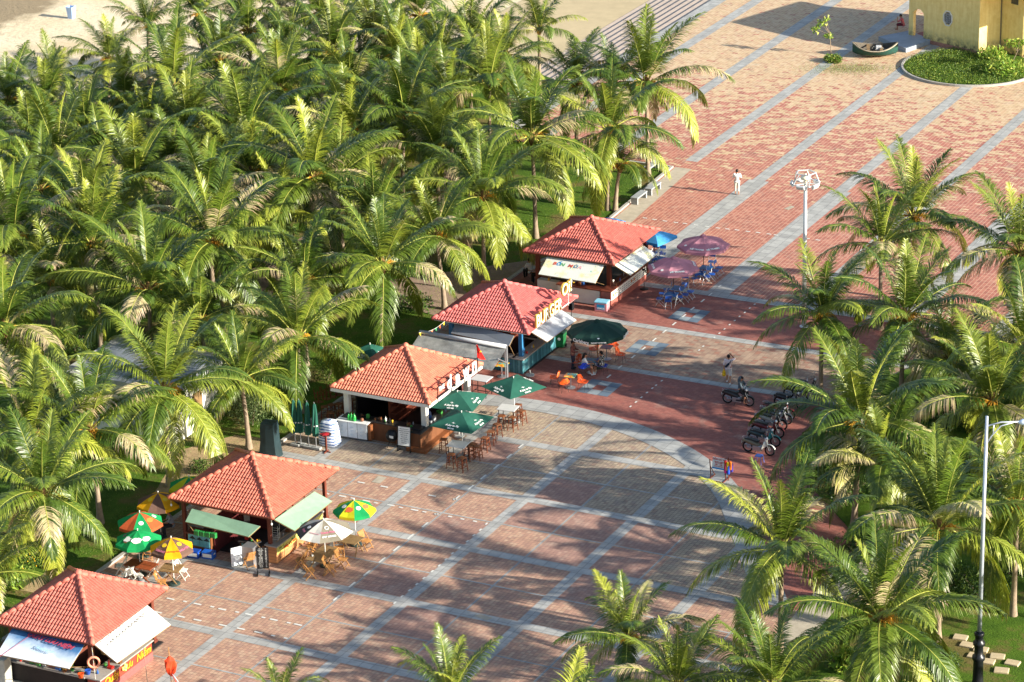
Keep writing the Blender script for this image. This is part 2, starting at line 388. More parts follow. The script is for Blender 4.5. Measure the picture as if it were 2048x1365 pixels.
for a, b in ((1408,226),(1363,261),(1318,300),(1271,336),(1226,374),(1180,411),(1133,451),(1087,489),(1042,527),(903,643),(562,922),(510,963),(476,990),(427,1030),(377,1073),(327,1116),(278,1156),(940,608)): dA(1200+a*s1, 560+b*s1, .2, .09)
for x, y in ((1290,437),(1309,440),(1330,443),(1352,446),(1370,448),(1392,451),(1414,454),(1436,457),(1455,459),(1474,461),(1496,464),(1516,466),(1538,469),(1552,471),(1615,478),(1636,481)): dB(x, y, .3, .12)
sheet_obj('painted_marking', dash, .022, m_paint)
# ---- grove lawn, raised above the beach with a sloping rim
lw = MB()
top = [(-8.95,-60),(-8.95,30),(-7.7,34),(-8.6,51),(-11.5,53.2),(-22.8,54),(-24.5,66),(-30,69),(-47,63),(-58,46),(-62,20),(-60,-60)]
n = len(top)
cxx = sum(p[0] for p in top)/n; cyy = sum(p[1] for p in top)/n
rim = [(x+(x-cxx)*.12 if x < -30 else x, y+(y-cyy)*.06 if (y > 50 and x < -24) else y) for x, y in top]
lw.add([(x,y,-.03) for x,y in top]+[(x,y,-1.3) for x,y in rim], [tuple(range(n))]+[(i,i+n,(i+1)%n+n,(i+1)%n) for i in range(n)])
struct(lw.build('lawn', m_lawn))
sheet_obj('sandy_soil', [[tuple(at(*p)[:2]) for p in q] for q in (((300,1000),(360,900),(470,870),(560,880),(590,905),(560,925),(400,960)), ((40,1180),(110,1130),(190,1150),(160,1200)))], -.022, M('sandy_garden_soil', (170,146,112), .9, .25, 1.5, .1, bump=.4))
# soil / paths inside the grove
sheet_obj('grove_path', [[tuple(at(*p)[:2]) for p in q] for q in (
    ((470,560),(560,600),(640,540),(700,440),(760,400),(700,380),(610,470)), ((860,330),(890,420),(940,400),(900,320)), ((780,560),(1060,520),(1070,590),(900,640),(800,610)))], -.02, m_path)
kb = MB()
kp = [(-8.95,-60),(-8.95,30.2),(-7.75,34.0),(-8.65,50.8)]
for i in range(3):
    (x0,y0),(x1,y1) = kp[i], kp[i+1]
    kb.add([(x0,y0,-.05),(x0+.2,y0,-.05),(x1+.2,y1,-.05),(x1,y1,-.05),(x0,y0,.1),(x0+.2,y0,.1),(x1+.2,y1,.1),(x1,y1,.1)], [(0,3,2,1),(4,5,6,7),(0,1,5,4),(1,2,6,5),(2,3,7,6),(3,0,4,7)])
kb.box(-11.6,-8.66,50.62,50.8,-.05,.1)
struct(kb.build('kerb', m_kerb))
# steps from the plaza down to the beach, parallel to the bands
st = MB(); ns = 8
for i in range(ns): st.box(-22.62-(i+1)*.78, -22.62-i*.78-.002, 60, 130, -1.3, -.001-(i+1)*.145)
struct(st.build('steps', M('pinkish_step_stone', (190,172,156), .8, .12, 2)))
ap = MB(); ap.slab([(-38.5,78),(-31.5,60),(-28.9,60),(-28.9,130),(-38,130)], -1.3, -1.19)
struct(ap.build('beach_apron', M('smooth_sandy_concrete', (186,168,132), .9, .1, .8)))
# garden on the right
mb = MB(); mb.slab([(XI+.02,-60),(70,-60),(70,30.1),(44.1,30.1),(44.1,23.9),(40.1,23.8),(40.1,17.5),(XI+.02,17.4)], -1.2, .02)
struct(mb.build('garden_lawn', m_lawn))
sheet_obj('garden_walk', [rect(XI-.02, XI+1.5, -60, 5)], .03, m_conc)
gl = MB(); gl.slab([(17.0,8.6),(23.0,2.0),(XI+3,2.0),(40,12),(40,27),(27,29),(19,27.5),(16.4,20),(15.6,13)], .0, .1)
struct(gl.build('garden_island', m_lawn))
# stepping stones with low hedge in the near right garden
for i, (px, py) in enumerate(((1935,1290),(1962,1299),(1995,1313),(2025,1326),(1975,1323),(2003,1341),(1950,1312),(1921,1275))):
    p = at(px, py, .06); s_ = MB(); s_.bbox(-.32,.32,-.24,.24,-.04,.05,.02)
    o = s_.build('stepping_stone', M('sandstone_step', (190,172,140), .85, .12, 5)); o.location = (p.x,p.y,.05); o.rotation_euler.z = .1*(i%3)
    tag(o, 'flat pale sandstone stepping stone set in the lawn beside the black lamp base', 'stepping stone', 'stepping stones beside the black lamp base')
# ================================================================ PALMS
def leaf_mat(name, stops, trans=.12, rough=.40):
    k = N(name, rough, .55); a = k.n('ShaderNodeAttribute'); a.attribute_name = 'tint'
    g = k.noise(k.coord('Object'), 1.4, 3)
    f = k.math('ADD', a.outputs['Fac'], k.math('MULTIPLY', k.math('SUBTRACT', g, .5), .12))
    col = k.ramp(f, stops); k.base(col)
    tr = k.n('ShaderNodeBsdfTranslucent'); k.l(k.mix(.35, col, (.25,.35,.02,1)), tr.inputs[0])
    mx = k.n('ShaderNodeMixShader'); mx.inputs[0].default_value = trans
    k.l(k.b.outputs[0], mx.inputs[1]); k.l(tr.outputs[0], mx.inputs[2]); k.l(mx.outputs[0], k.out.inputs[0])
    return k.mat
m_leaf = leaf_mat('palm_leaflets', [(0, (.030,.062,.007,1)), (.25, (.075,.13,.012,1)), (.5, (.16,.21,.022,1)), (.72, (.38,.40,.04,1)), (.86, (.50,.44,.22,1)), (1, (.40,.29,.17,1))])
m_rib = M('palm_midrib', (176,178,84), .5, .15, 4)
m_dry = M('dry_palm_leaf', (170,140,104), .8, .25, 6)
m_bark = M('palm_bark', (150,132,112), .9, .25, 5, .2, bump=.5)
m_boot = M('palm_leaf_bases', (122,96,56), .85, .35, 8, .2)
m_coco = M('green_coconut', (128,150,48), .45, .2, 9)
m_flow = M('palm_blossom', (206,150,40), .7, .25, 9)
def frond(mb, rng, az, el0, L, droop, tint, dens=24, wind=0.0, ll=1.0, vee=.5, ragged=0.0, grav=.2, dryband=None):
    """one pinnate leaf: arching midrib, drooping leaflets on both sides"""
    n = 12; p = Vector((cos(az)*.10, sin(az)*.10, 0)); el = el0; pts = []; tans = []
    a2 = az
    for i in range(n+1):
        t = i/n; d = Vector((cos(a2)*cos(el), sin(a2)*cos(el), sin(el)))
        pts.append(p.copy()); tans.append(d)
        p = p+d*(L/n); el -= droop/n*(.35+1.5*t)*(cos(el)*.75+.35); a2 += wind/n
    rr = [.038*(1-.85*i/n) for i in range(n+1)]
    b0 = len(mb.f); mb.tube(pts, rr, 4, 1, False); mb.tint += [tint]*(len(mb.f)-b0)
    N_ = int(L*dens)
    side0 = tans[0].cross(Vector((0,0,1)));
    if side0.length < .05: side0 = Vector((-sin(az), cos(az), 0))
    V = []; Fc = []; T = []
    for s in (-1, 1):
        clump = 0.0
        for j in range(N_):
            t = .13+.87*(j+rng.random()*.8)/N_
            if rng.random() < ragged*(.4+.8*t): continue
            x = t*n; i = min(int(x), n-1); u = x-i
            P = pts[i].lerp(pts[i+1], u); D = tans[i].lerp(tans[i+1], u).normalized()
            S = D.cross(Vector((0,0,1)))
            if S.length < .12: S = side0.copy()
            S.normalize(); S = S*s; Nn = (S.cross(D)*s).normalized()
            if Nn.z < 0 and el0 > 0: Nn = -Nn
            ln = ll*(.30+.62*sin(pi*min(1,(t*.92+.06))**.85))*(.85+.3*rng.random())*(L/4.6)
            if t > .9: ln *= .8
            if j % 4 == 0: clump = rng.uniform(-.16,.16)
            fa = radians(16+44*t)+clump*.4+rng.uniform(-.12,.12)
            v = vee*(1-.5*t)+rng.uniform(-.09,.09)+clump*.4
            d = (S*cos(fa)+D*sin(fa)+Nn*v).normalized()
            w = .0165*(.8+.5*rng.random())*(L/4.6+.25)
            q = P.copy(); base = len(V); W = (D-d*D.dot(d))
            if W.length < .01: W = Nn
            W = (W.normalized()+Nn*rng.uniform(-.3,.3)).normalized()
            ns = 3; g = (.10+grav+.22*rng.random())
            for kx in range(ns):
                ww = w*(.65, 1, .75)[kx]
                V += [q-W*ww, q+W*ww]; q = q+d*(ln/ns); d = (d+Vector((0,0,-g))).normalized()
            V.append(q)
            Fc += [(base,base+2,base+3,base+1),(base+2,base+4,base+5,base+3),(base+4,base+6,base+5)]
            tt = tint+rng.uniform(-.06,.06)+.12*t*t
            if dryband and dryband[0] < t < dryband[1] and rng.random() < .75: tt = .9+rng.uniform(-.03,.06)
            T += [tt, tt, tt+.10]
    mb.tint += T; mb.add(V, Fc, 0)
def make_crown(seed, L=4.5, nf=22, yellow=.35, dryp=.08, ragged=.04, bend=1.0, wind=-.25, low=-.55):
    rng = random.Random(seed); mb = MB(); mb.tint = []
    ga = 2.39996; az = rng.random()*6.28
    for i in range(nf):
        t = (i+.5)/nf                         # 0 = youngest, upright
        az += ga+rng.uniform(-.25,.25)
        el = radians(85)-(radians(85)-low)*(t**1.12)+rng.uniform(-.10,.10)
        Lf = L*(.70+.34*min(1, t*3.2))*(.92+.16*rng.random())
        dr = (.55+1.15*t)*bend*(.85+.3*rng.random())
        tint = .06+.44*rng.random()+yellow*max(0, t-.62)*1.5
        if t < .12: tint += .06
        if rng.random() < dryp: tint += .3
        frond(mb, rng, az, el, Lf, dr, tint, wind=wind*(.4+rng.random())*(1 if cos(az) > 0 else -1)*.6, vee=.38-.45*t, ragged=ragged+(.25 if rng.random() < .12 else 0), ll=.98+.22*t, grav=.08+.48*t, dryband=((lambda a: (a, a+.2+.3*rng.random()))(rng.random()*.5) if rng.random() < (.16 if t > .3 else .04) else None))
    return mb.build('crown', [m_leaf, m_rib])
def make_heart(seed, r=.2, flowers=True, nuts=6):
    """leaf bases, blossom stalks and coconuts under the crown"""
    rng = random.Random(seed); a = MB(); b = MB(); c = MB()
    a.lathe([(.13,-.55),(.19,-.35),(.24,-.12),(.22,.08),(.12,.3),(.03,.5)], 10)
    for i in range(16):
        t = rng.random()*6.28; z = rng.uniform(-.3,.15)
        a.tube([(cos(t)*.16,sin(t)*.16,z-.12),(cos(t)*.27,sin(t)*.27,z+.1),(cos(t)*.42,sin(t)*.42,z+.3)], [.05,.035,.015], 4)
    for i in range(7 if flowers else 2):
        t = rng.random()*6.28
        for k in range(7):
            t2 = t+rng.uniform(-.35,.35); l = rng.uniform(.45,.75)
            b.tube([(cos(t)*.2,sin(t)*.2,.0),(cos(t2)*(.2+l*.6),sin(t2)*(.2+l*.6),.05+rng.uniform(-.1,.15)),(cos(t2)*(.2+l),sin(t2)*(.2+l),-.1+rng.uniform(-.2,.15))], [.022,.016,.008], 4)
    for g in range(3):
        t = rng.random()*6.28
        for i in range(nuts): c.ball((cos(t)*.34+rng.uniform(-.13,.13), sin(t)*.34+rng.uniform(-.13,.13), -.38+rng.uniform(-.2,.16)), .095, 0, 6, (1,1,1.25))
        c.tube([(cos(t)*.15,sin(t)*.15,.05),(cos(t)*.34,sin(t)*.34,-.1),(cos(t)*.34,sin(t)*.34,-.4)], .02, 4)
    return a, b, c
CROWNS = {'big': [], 'mid': [], 'small': [], 'upright': []}
for i in range(5): CROWNS['big'].append(('b', dict(seed=11+i, L=5.3, nf=22, yellow=.5, bend=1.02, low=-.75)))
for i in range(5): CROWNS['mid'].append(('m', dict(seed=31+i, L=5.1, nf=19, yellow=.28, dryp=.07, bend=.96, ragged=.08, low=-.5)))
for i in range(3): CROWNS['small'].append(('s', dict(seed=51+i, L=3.6, nf=15, yellow=.1, dryp=.1, bend=1.1, ragged=.08, low=-.2)))
for i in range(3): CROWNS['upright'].append(('u', dict(seed=71+i, L=4.7, nf=16, yellow=.2, dryp=.12, bend=.75, ragged=.18, low=.05)))
_cm = {}; _hm = {}
def crown_mesh(kind, i):
    k = (kind, i % len(CROWNS[kind]))
    if k not in _cm:
        o = make_crown(**CROWNS[kind][k[1]][1]); _cm[k] = o.data; bpy.data.objects.remove(o)
    return _cm[k]
def heart_mesh(i):
    i %= 4
    if i not in _hm:
        a, b, c = make_heart(90+i, flowers=i != 2, nuts=(7,10,4,8)[i])
        os_ = [a.build('leaf_bases', m_boot), b.build('blossom_stalks', m_flow), c.build('coconuts', m_coco, smooth=True)]
        _hm[i] = [o.data for o in os_]
        for o in os_: bpy.data.objects.remove(o)
    return _hm[i]
def palm(px, py, h, kind, label, rot=None, lean=(0,0), sc=1.0, group=None, idx=None, ring=True, xy=None):
    """px,py = heart of the crown in the survey photograph, h = its height above the ground"""
    p = Vector((xy[0], xy[1], h)) if xy else at(px, py, h)
    seed = int(px*7+py*13) if not xy else int(xy[0]*71+xy[1]*37); rng = random.Random(seed)
    idx = rng.randrange(99) if idx is None else idx
    lx, ly = lean[0]+rng.uniform(-.35,.35), lean[1]+rng.uniform(-.3,.3)
    gz = -.05
    t = thing('coconut_palm', label, 'palm tree', (p.x-lx, p.y-ly, gz), 0, group or 'coconut palms')
    H = h-gz; pts = []; rs = []
    for i in range(15):
        u = i/14; pts.append((lx*u*u*.7+lx*.3*u, ly*u*u*.7+ly*.3*u, H*u-.15)); rs.append((.125+.13*math.exp(-u*H*1.6)-.02*u)*(1.0+.05*(i%2))*min(1.1, .75+sc*.25))
    tb = MB(); tb.tube(pts, rs, 9); tb.build('trunk', m_bark, t, True)
    c = bpy.data.objects.new('crown', crown_mesh(kind, idx)); COL.objects.link(c); c.parent = t
    c.location = (lx, ly, H); c.scale = (sc,sc,sc)
    c.rotation_euler = (rng.uniform(-.12,.12), rng.uniform(-.12,.12), rng.random()*6.28 if rot is None else rot)
    hm = heart_mesh(idx if kind == 'big' else idx+1)
    for nme, me in zip(('leaf_bases','blossom_stalks','coconuts'), hm):
        if kind in ('small','upright') and nme == 'coconuts': continue
        o = bpy.data.objects.new(nme, me); COL.objects.link(o); o.parent = t; o.location = (lx,ly,H); o.rotation_euler.z = rng.random()*6.28; o.scale = (sc,)*3
    return t
P_ = [ # px, py, height, kind, scale, label
 (328,778,5.4,'big',1.0,'large coconut palm with green nuts and yellow hanging fronds above the white cabin roof',0),
 (595,676,4.4,'mid',.95,'coconut palm with wide grey-green fronds behind the folded green parasols'),
 (482,758,3.9,'mid',.8,'small coconut palm with pale slim trunk left of the folded green parasols'),
 (765,530,5.3,'mid',.98,'coconut palm standing straight behind the kiosk with the grey roller canopy'),
 (965,393,5.2,'big',.98,'coconut palm left of the kiosk nearest the stone benches, dense upright centre'),
 (1064,272,6.6,'big',1.08,'tall coconut palm with orange blossom and long yellow fronds over the farthest kiosk'),
 (1219,262,5.2,'mid',1.0,'coconut palm above the two nearest stone benches'),
 (1292,166,6.2,'mid',1.12,'lone coconut palm standing out over the red and cream paving'),
 (1225,170,5.6,'upright',.8,'pale young palm squeezed behind the lone palm at the steps'),
 (979,164,6.0,'mid',1.0,'coconut palm with dark crown near the foot of the beach steps'),
 (1078,60,5.4,'upright',.75,'sparse palm with dark spiky top against the sandy apron'),
 (808,232,6.4,'big',1.05,'large coconut palm in the middle of the grove with hanging brown nuts'),
 (903,195,5.4,'mid',.9,'coconut palm tucked between the grove centre and the steps'),
 (753,80,5.6,'mid',1.0,'palm with bleached brown leaflets near the back edge of the grove'),
 (838,32,5.6,'mid',.98,'palm at the back edge of the grove beside the open sand, arching right'),
 (664,103,5.8,'mid',1.0,'upright palm third in from the sandy back edge of the grove'),
 (578,92,5.6,'small',1.2,'small bright green palm with a pointed centre near the back of the grove'),
 (496,62,5.6,'mid',.85,'palm with dark tangled fronds touching the top edge of the picture'),
 (489,265,6.4,'mid',1.15,'tall palm with long strips of bleached tan leaflets in the upper grove'),
 (347,172,6.8,'big',1.08,'large dark coconut palm towering over the upper left grove'),
 (296,54,6.0,'upright',.75,'palm with spiky dark fronds standing out against the beach'),
 (219,118,5.6,'mid',.74,'palm at the beach edge left of the spiky dark palm'),
 (107,150,5.2,'upright',.62,'thin half bare palm rising alone against the open sand'),
 (92,208,5.8,'mid',.85,'palm with drooping dull fronds below the half bare palm'),
 (112,312,6.2,'mid',1.1,'tall bright palm at the left with upright fan of fronds'),
 (16,200,5.6,'mid',.8,'palm cut by the left edge of the picture next to the sand'),
 (377,262,5.6,'mid',.95,'palm with one broad sunlit fan in a dark gap of the grove'),
 (270,352,5.8,'mid',1.0,'palm of even green fans in the left middle of the grove'),
 (171,425,6.0,'big',.98,'dark green palm with long arched left fronds in the left grove'),
 (412,400,6.0,'big',1.0,'glossy palm above the big palm with the yellow blossom, left of centre'),
 (502,345,5.6,'mid',.95,'palm with yellowish dried leaflets in the middle of the grove'),
 (626,352,6.4,'big',1.1,'coconut palm with cream blossom cluster in the central grove'),
 (697,262,5.8,'mid',1.05,'fine-leaved grey-green palm at the centre of the grove'),
 (752,438,5.0,'mid',.9,'palm with pale arching fronds below the central grove palm'),
 (873,300,5.0,'mid',.9,'shaded palm with yellow stalks next to the red path in the grove'),
 (427,482,6.4,'big',1.08,'large coconut palm with star of yellow hanging fronds left of centre'),
 (297,578,5.6,'mid',1.05,'palm with tall upright green fans in front of the shady lawn'),
 (183,488,6.35,'mid',1.02,'coconut palm with long bare trunk on the shady left lawn'),
 (28,470,6.6,'big',1.1,'big palm at the left edge whose fronds sweep in over the lawn'),
 (8,655,6.4,'big',1.05,'palm at the left edge with one very long frond pointing to the white cabin'),
 (40,760,3.4,'small',1.1,'low palm half hidden at the left edge beside the white cabin'),
 (85,985,5.6,'big',.88,'coconut palm with slender curved trunk behind the nearest kiosk'),
 (62,880,5.2,'mid',1.08,'wide palm with pale arching fronds at the left, above the slender curved trunk'),
 (178,860,5.0,'mid',.95,'palm with thick dark trunk beside the green and yellow parasols'),
 (-30,1150,3.0,'small',1.1,'low palm cut by the left edge beside the flower bed'),
 (610,560,5.0,'mid',.85,'palm half hidden between the two straight palms behind the roller canopy kiosk'),
 (870,470,4.6,'mid',.85,'palm drooping beside the farthest but one kiosk roof'),
 (560,180,6.0,'mid',1.0,'green palm in the thick of the grove right of the bleached tall palm'),
 (1150,170,5.2,'mid',.85,'palm behind the tall blossom palm, next to the steps'),
 (940,80,5.4,'mid',.9,'fluffy palm in front of the sand left of the steps'),
 (1240,330,3.0,'small',.9,'small drooping palm over the lawn behind the bollard lamp'),
 # right side
 (1826,432,5.2,'mid',1.0,'coconut palm farthest up the right side, dark upright crown over red paving'),
 (1762,490,5.0,'mid',.85,'palm directly right of the floodlight mast, second from the top of the right cluster'),
 (2040,505,5.0,'mid',1.0,'palm at the right edge with bare curved trunk on the grey band'),
 (1645,626,5.2,'mid',.85,'palm with silvery leaflets in front of the floodlight mast'),
 (1808,632,5.4,'mid',1.0,'full palm right of the silvery one, pale arching fronds'),
 (1724,842,5.6,'big',1.08,'large palm with orange blossom hanging over the parked motorbikes',1,2.6),
 (1765,930,4.4,'mid',.8,'palm directly below the motorbike palm'),
 (1879,1055,5.6,'mid',1.1,'tall palm with dense upright fans left of the silver street lamp'),
 (1563,1098,5.4,'mid',.95,'palm with brown hanging nuts standing out over the paving at lower right'),
 (1762,1236,5.2,'big',.98,'large glossy palm with ringed trunk at the lower right'),
 (1255,1275,3.9,'mid',.64,'small palm alone in the near paving left of the lower right cluster'),
 (1352,1372,3.6,'mid',.72,'small palm at the bottom edge with pale curled leaflets'),
 (1545,1375,3.8,'mid',.85,'upright palm at the bottom edge between the small palm and the ringed trunk palm'),
 (900,1392,3.4,'upright',.68,'small ragged palm at the bottom edge in the middle of the paving'),
 (560,1405,2.0,'small',.7,'tip of a small palm at the bottom edge near the red kite cloth'),
 (2035,1010,5.4,'mid',.85,'palm with stiff green fans right of the silver street lamp'),
 (1985,800,4.2,'mid',1.0,'dark shaded palm in the right-hand garden island, nearest the lamp arm'),
 (2050,700,4.6,'mid',1.0,'blurred dark palm cut by the right edge of the picture'),
 (1900,720,3.4,'mid',.8,'shaded palm low in the right-hand island below the full palm'),
]
for px, py, h, sc in ((400,28,5.6,.8),(560,14,5.4,.85),(640,30,5.4,.8),(716,14,5.4,.85),(790,110,5.6,.85),(440,118,5.4,.85),(250,196,5.4,.85),(170,262,5.2,.85),(556,150,5.2,.85),(600,262,5.2,.85),(300,268,5.2,.85),(880,108,5.2,.8),(60,290,5.2,.9),(340,330,5.0,.85),(210,320,5.2,.85),(560,420,5.0,.85),(80,380,5.4,.9),(700,170,5.4,.85),(840,150,5.2,.8),(1010,110,5.0,.8),(450,320,5.0,.8),(680,350,5.0,.8),(100,560,5.0,.9),(400,640,4.4,.8)):
    palm(px, py, h, 'mid', 'coconut palm half buried among the crowns of the dense grove', sc=sc, group='half buried palms of the grove')
for r in P_:
    palm(r[0], r[1], r[2], r[3], r[5], sc=r[4], idx=(r[6] if len(r) > 6 else None), rot=(r[7] if len(r) > 7 else None))
# palms of the same garden just outside the frame, whose long shadows fall across the plaza
for i, (x, y, h, s) in enumerate([(42,13,7,1.1),(47,2,7,1.15),(46,-13,6.6,1.1),(45,-27,6.6,1.1),(44,22,7,1.1),(38,19.5,6,1.1),(52,9,7,1.1),(52,-20,7,1.1),(30,27.5,5.4,1),(40,27,6.4,1.1),(24,-33,5.6,1),(32,-33,6,1)]):
    palm(0, 0, h, 'big' if i % 2 else 'mid', 'coconut palm of the right-hand garden beyond the frame', sc=s, xy=(x, y), group='garden palms beyond the frame')
# ================================================================ KIOSKS
def tile_mat(name, rgb):
    k = N(name, .62, .35); o = k.coord('Object'); c = lin(rgb)
    P = k.sep(o); r = k.wn(k.comb(k.math('FLOOR', k.math('MULTIPLY', P[0], 4.8)), k.math('FLOOR', k.math('MULTIPLY', P[1], 4.8)), k.math('FLOOR', k.math('MULTIPLY', P[2], 7))))
    n_ = k.noise(o, 1.7, 5, .7)
    col = k.ramp(k.math('MULTIPLY_ADD', r, .45, k.math('MULTIPLY', n_, .55)), [(.2, tuple(x*.78 for x in c[:3])), (.5, c), (.85, tuple(min(1, x*1.14) for x in c[:3]))])
    gr = k.noise(o, 6, 5, .8); g2 = k.noise(o, .9, 6, .75)
    col = k.mix(k.math('MULTIPLY', k.math('SUBTRACT', g2, .5, clamp=True), 2.6, clamp=True), col, lin((128,84,72)))
    k.base(k.mix(k.math('MULTIPLY', k.math('SUBTRACT', gr, .56, clamp=True), 2.2), col, lin((88,66,58)))); return k.mat
m_wood_d = M('dark_red_wood', (112,56,40), .6, .2, 5, streak=True); m_wood = M('varnished_wood', (128,78,46), .5, .22, 6, streak=True)
m_wood_l = M('light_teak', (190,136,78), .55, .2, 6, streak=True); m_teak_old = M('weathered_teak', (140,112,74), .7, .2, 5, streak=True)
m_white = M('white_paint', (226,224,216), .5, .06, 3, .4); m_dark = M('dark_coat_and_painted_shade', (44,38,36), .8, .2, 3)  # m_dark also paints the shade inside kiosks and behind the lattice
m_steel = M('brushed_steel', (176,178,182), .35, .08, 4, .5, .7); m_black = M('black_plastic', (26,26,28), .45, .15, 6)
m_cement = M('counter_cement', (158,152,144), .7, .12, 4)
def roof(parent, mat, mcap, A=2.95, B=3.02, ze=2.55, za=4.15, tw=.165, nr=12):
    mb = MB(); cap = MB()
    for k in range(4):
        a, b = (A, B) if k % 2 == 0 else (B, A)
        R = Matrix.Rotation(k*pi/2, 4, 'Z'); mb.M = R
        sl = sqrt(a*a+(za-ze)**2); nz = Vector((za-ze, 0, a)).normalized()
        def pt(lat, s, up): # s: 0 eave .. 1 apex
            return Vector((a*(1-s), lat, ze+(za-ze)*s))+nz*up
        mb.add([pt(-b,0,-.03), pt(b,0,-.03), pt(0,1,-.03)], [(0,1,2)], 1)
        nc = int(b/tw)+1
        for r in range(nr):
            s0 = r/nr; s1 = (r+1.18)/nr; wl = b*(1-(r+.35)/nr)
            for c in range(-nc, nc):
                y = (c+.5)*tw
                if abs(y) > wl: continue
                V = []; o0 = -.03/sl if r == 0 else 0
                jit = random.uniform(-.006,.006)
                for s, up in ((s0+o0, .035), (s1, .0)):
                    for q, z in ((-.5,-.005),(-.3,.034),(-.05,.05),(.2,.034),(.36,.0),(.5,-.005)):
                        V.append(pt(y+q*tw, s, up+z+jit))
                for q, z in ((-.5,0),(-.3,0),(-.05,0),(.2,0),(.36,0),(.5,0)): V.append(pt(y+q*tw, s0+o0, -.01))
                F = [(i, i+1, i+7, i+6) for i in range(5)]+[(12+i, 13+i, i+1, i) for i in range(5)]
                mb.add(V, F, 0)
    cn = [(A,B),(-A,B),(-A,-B),(A,-B)]
    for cx, cy in cn:
        p0 = Vector((0,0,za+.03)); p1 = Vector((cx*1.0,cy*1.0,ze+.03)); d = p1-p0; n = 11
        for i in range(n):
            a_ = p0+d*(i/n); b_ = p0+d*((i+1.12)/n)
            cap.tube([a_+Vector((0,0,.0)), b_+Vector((0,0,.012))], [.105,.116], 10)
    cap.ball((0,0,za+.06), .17, 0, 8)
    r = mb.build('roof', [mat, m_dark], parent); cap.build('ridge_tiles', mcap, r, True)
    return r
def posts(parent, mat, x=2.35, y=2.45, z=2.55, w=.2, base=True):
    for sx in (-1, 1):
        for sy in (-1, 1):
            m = MB(); m.bbox(sx*x-w/2, sx*x+w/2, sy*y-w/2, sy*y+w/2, 0, z, .012)
            if base: m.bbox(sx*x-w*.7, sx*x+w*.7, sy*y-w*.7, sy*y+w*.7, 0, .16, .012)
            m.build('post', mat, parent)
def eaves(parent, mat, A=2.95, B=3.02, ze=2.55, h=.12):
    m = MB(); z0, z1 = ze-h-.02, ze-.035; t = .04
    m.box(-A+.1,A-.1,-B+.06,-B+.1,z0,z1); m.box(-A+.1,A-.1,B-.1,B-.06,z0,z1)
    m.box(A-.1,A-.06,-B+.06,B-.06,z0,z1); m.box(-A+.06,-A+.1,-B+.06,B-.06,z0,z1)
    m.box(-A+.105,A-.105,-B+.105,B-.105,z1-.015,z1-.003)
    return m.build('fascia', mat, parent)
def flap(parent, loc, p_in, p_out, hi, ho, mat, name='awning_panel', label=None, stay=True, mf=None):
    """propped shutter panel: two hinge corners, two outer corners"""
    a, b = [at(*p, hi)-loc for p in p_in]; c, d = [at(*p, ho)-loc for p in p_out]   # a-b hinge, c outer by a, d outer by b
    n = (b-a).cross(c-a).normalized()
    if n.z < 0: n = -n
    m = MB(); vs = [a,b,d,c]; m.add([v+n*.015 for v in vs]+[v-n*.015 for v in vs], [(0,3,2,1),(4,5,6,7),(0,1,5,4),(1,2,6,5),(2,3,7,6),(3,0,4,7)])
    o = m.build(name, mat, parent)
    if label: o['label'] = label
    f = MB()
    for p, q in ((a,c),(b,d),(c,d),(a,b)): f.bar(p-n*.03, q-n*.03, .035, .03)
    if stay:
        for hng, out in ((a,c),(b,d)): f.bar(Vector((hng.x,hng.y,1.2)), out*.92+hng*.08-n*.03, .022)
    f.build('frame', mf or m_teak_old, o)
    return o, (a,b,c,d,n)
def panel_text(par, q, s, u, v, size, mat, bold=.01, shear=0, name='lettering', flip=False):
    """write on a flap: u along hinge a->b, v from hinge to outer edge"""
    a, b, c, d, n = q; o = a+(b-a)*u+(c-a)*v+n*.02
    x = (b-a) if not flip else (a-b); y = (a-c)
    x = x.normalized(); y = (y-x*y.dot(x)).normalized(); z = x.cross(y)
    if z.dot(n) < 0: x = -x; z = -z
    Mx = Matrix(((x.x,y.x,z.x,o.x),(x.y,y.y,z.y,o.y),(x.z,y.z,z.z,o.z),(0,0,0,1)))
    m = MB(); put_text(m, s, Mx, size, 0, .003, bold, shear); return m.build(name, mat, par)
def counter(parent, x0, x1, y0, y1, h, mbody, mtop, name='counter', over=.08, plinth=None):
    m = MB(); m.box(x0, x1, y0, y1, 0, h-.05); o = m.build(name, mbody, parent)
    t = MB(); t.bbox(x0-over, x1+over, y0-over, y1+over, h-.048, h+.012, .008); t.build('countertop', mtop, o); return o
def clutter(parent, x0, x1, y0, y1, z, n, seed, name='goods'):
    """bottles, jars, boxes and cups standing on a counter or shelf: one mesh of many colours per kind"""
    rng = random.Random(seed); cols = [('clut_white',(220,216,206)),('clut_red',(176,40,34)),('clut_green',(60,130,60)),('clut_blue',(46,92,160)),('clut_yellow',(214,170,50)),('clut_brown',(110,70,44)),('clut_steel',(150,152,156)),('clut_black',(34,32,34))]
    for i in range(n):
        m = MB(); x = rng.uniform(x0,x1); y = rng.uniform(y0,y1); c = rng.choice(cols); k = rng.random()
        if k < .4:
            r = rng.uniform(.03,.06); h = rng.uniform(.16,.3); m.lathe([(r,0),(r*1.03,h*.1),(r,h*.6),(r*.4,h*.82),(r*.38,h)], 8, 0, (x,y,z)); nm = 'bottle'
        elif k < .7:
            r = rng.uniform(.05,.09); h = rng.uniform(.08,.16); m.lathe([(r*.85,0),(r,h*.9),(r*.9,h)], 9, 0, (x,y,z)); nm = 'bowl'
        else:
            sx, sy, h = rng.uniform(.1,.3), rng.uniform(.1,.25), rng.uniform(.08,.28); m.bbox(x-sx/2,x+sx/2,y-sy/2,y+sy/2,z,z+h,.008); nm = 'carton'
        yield m, nm, c
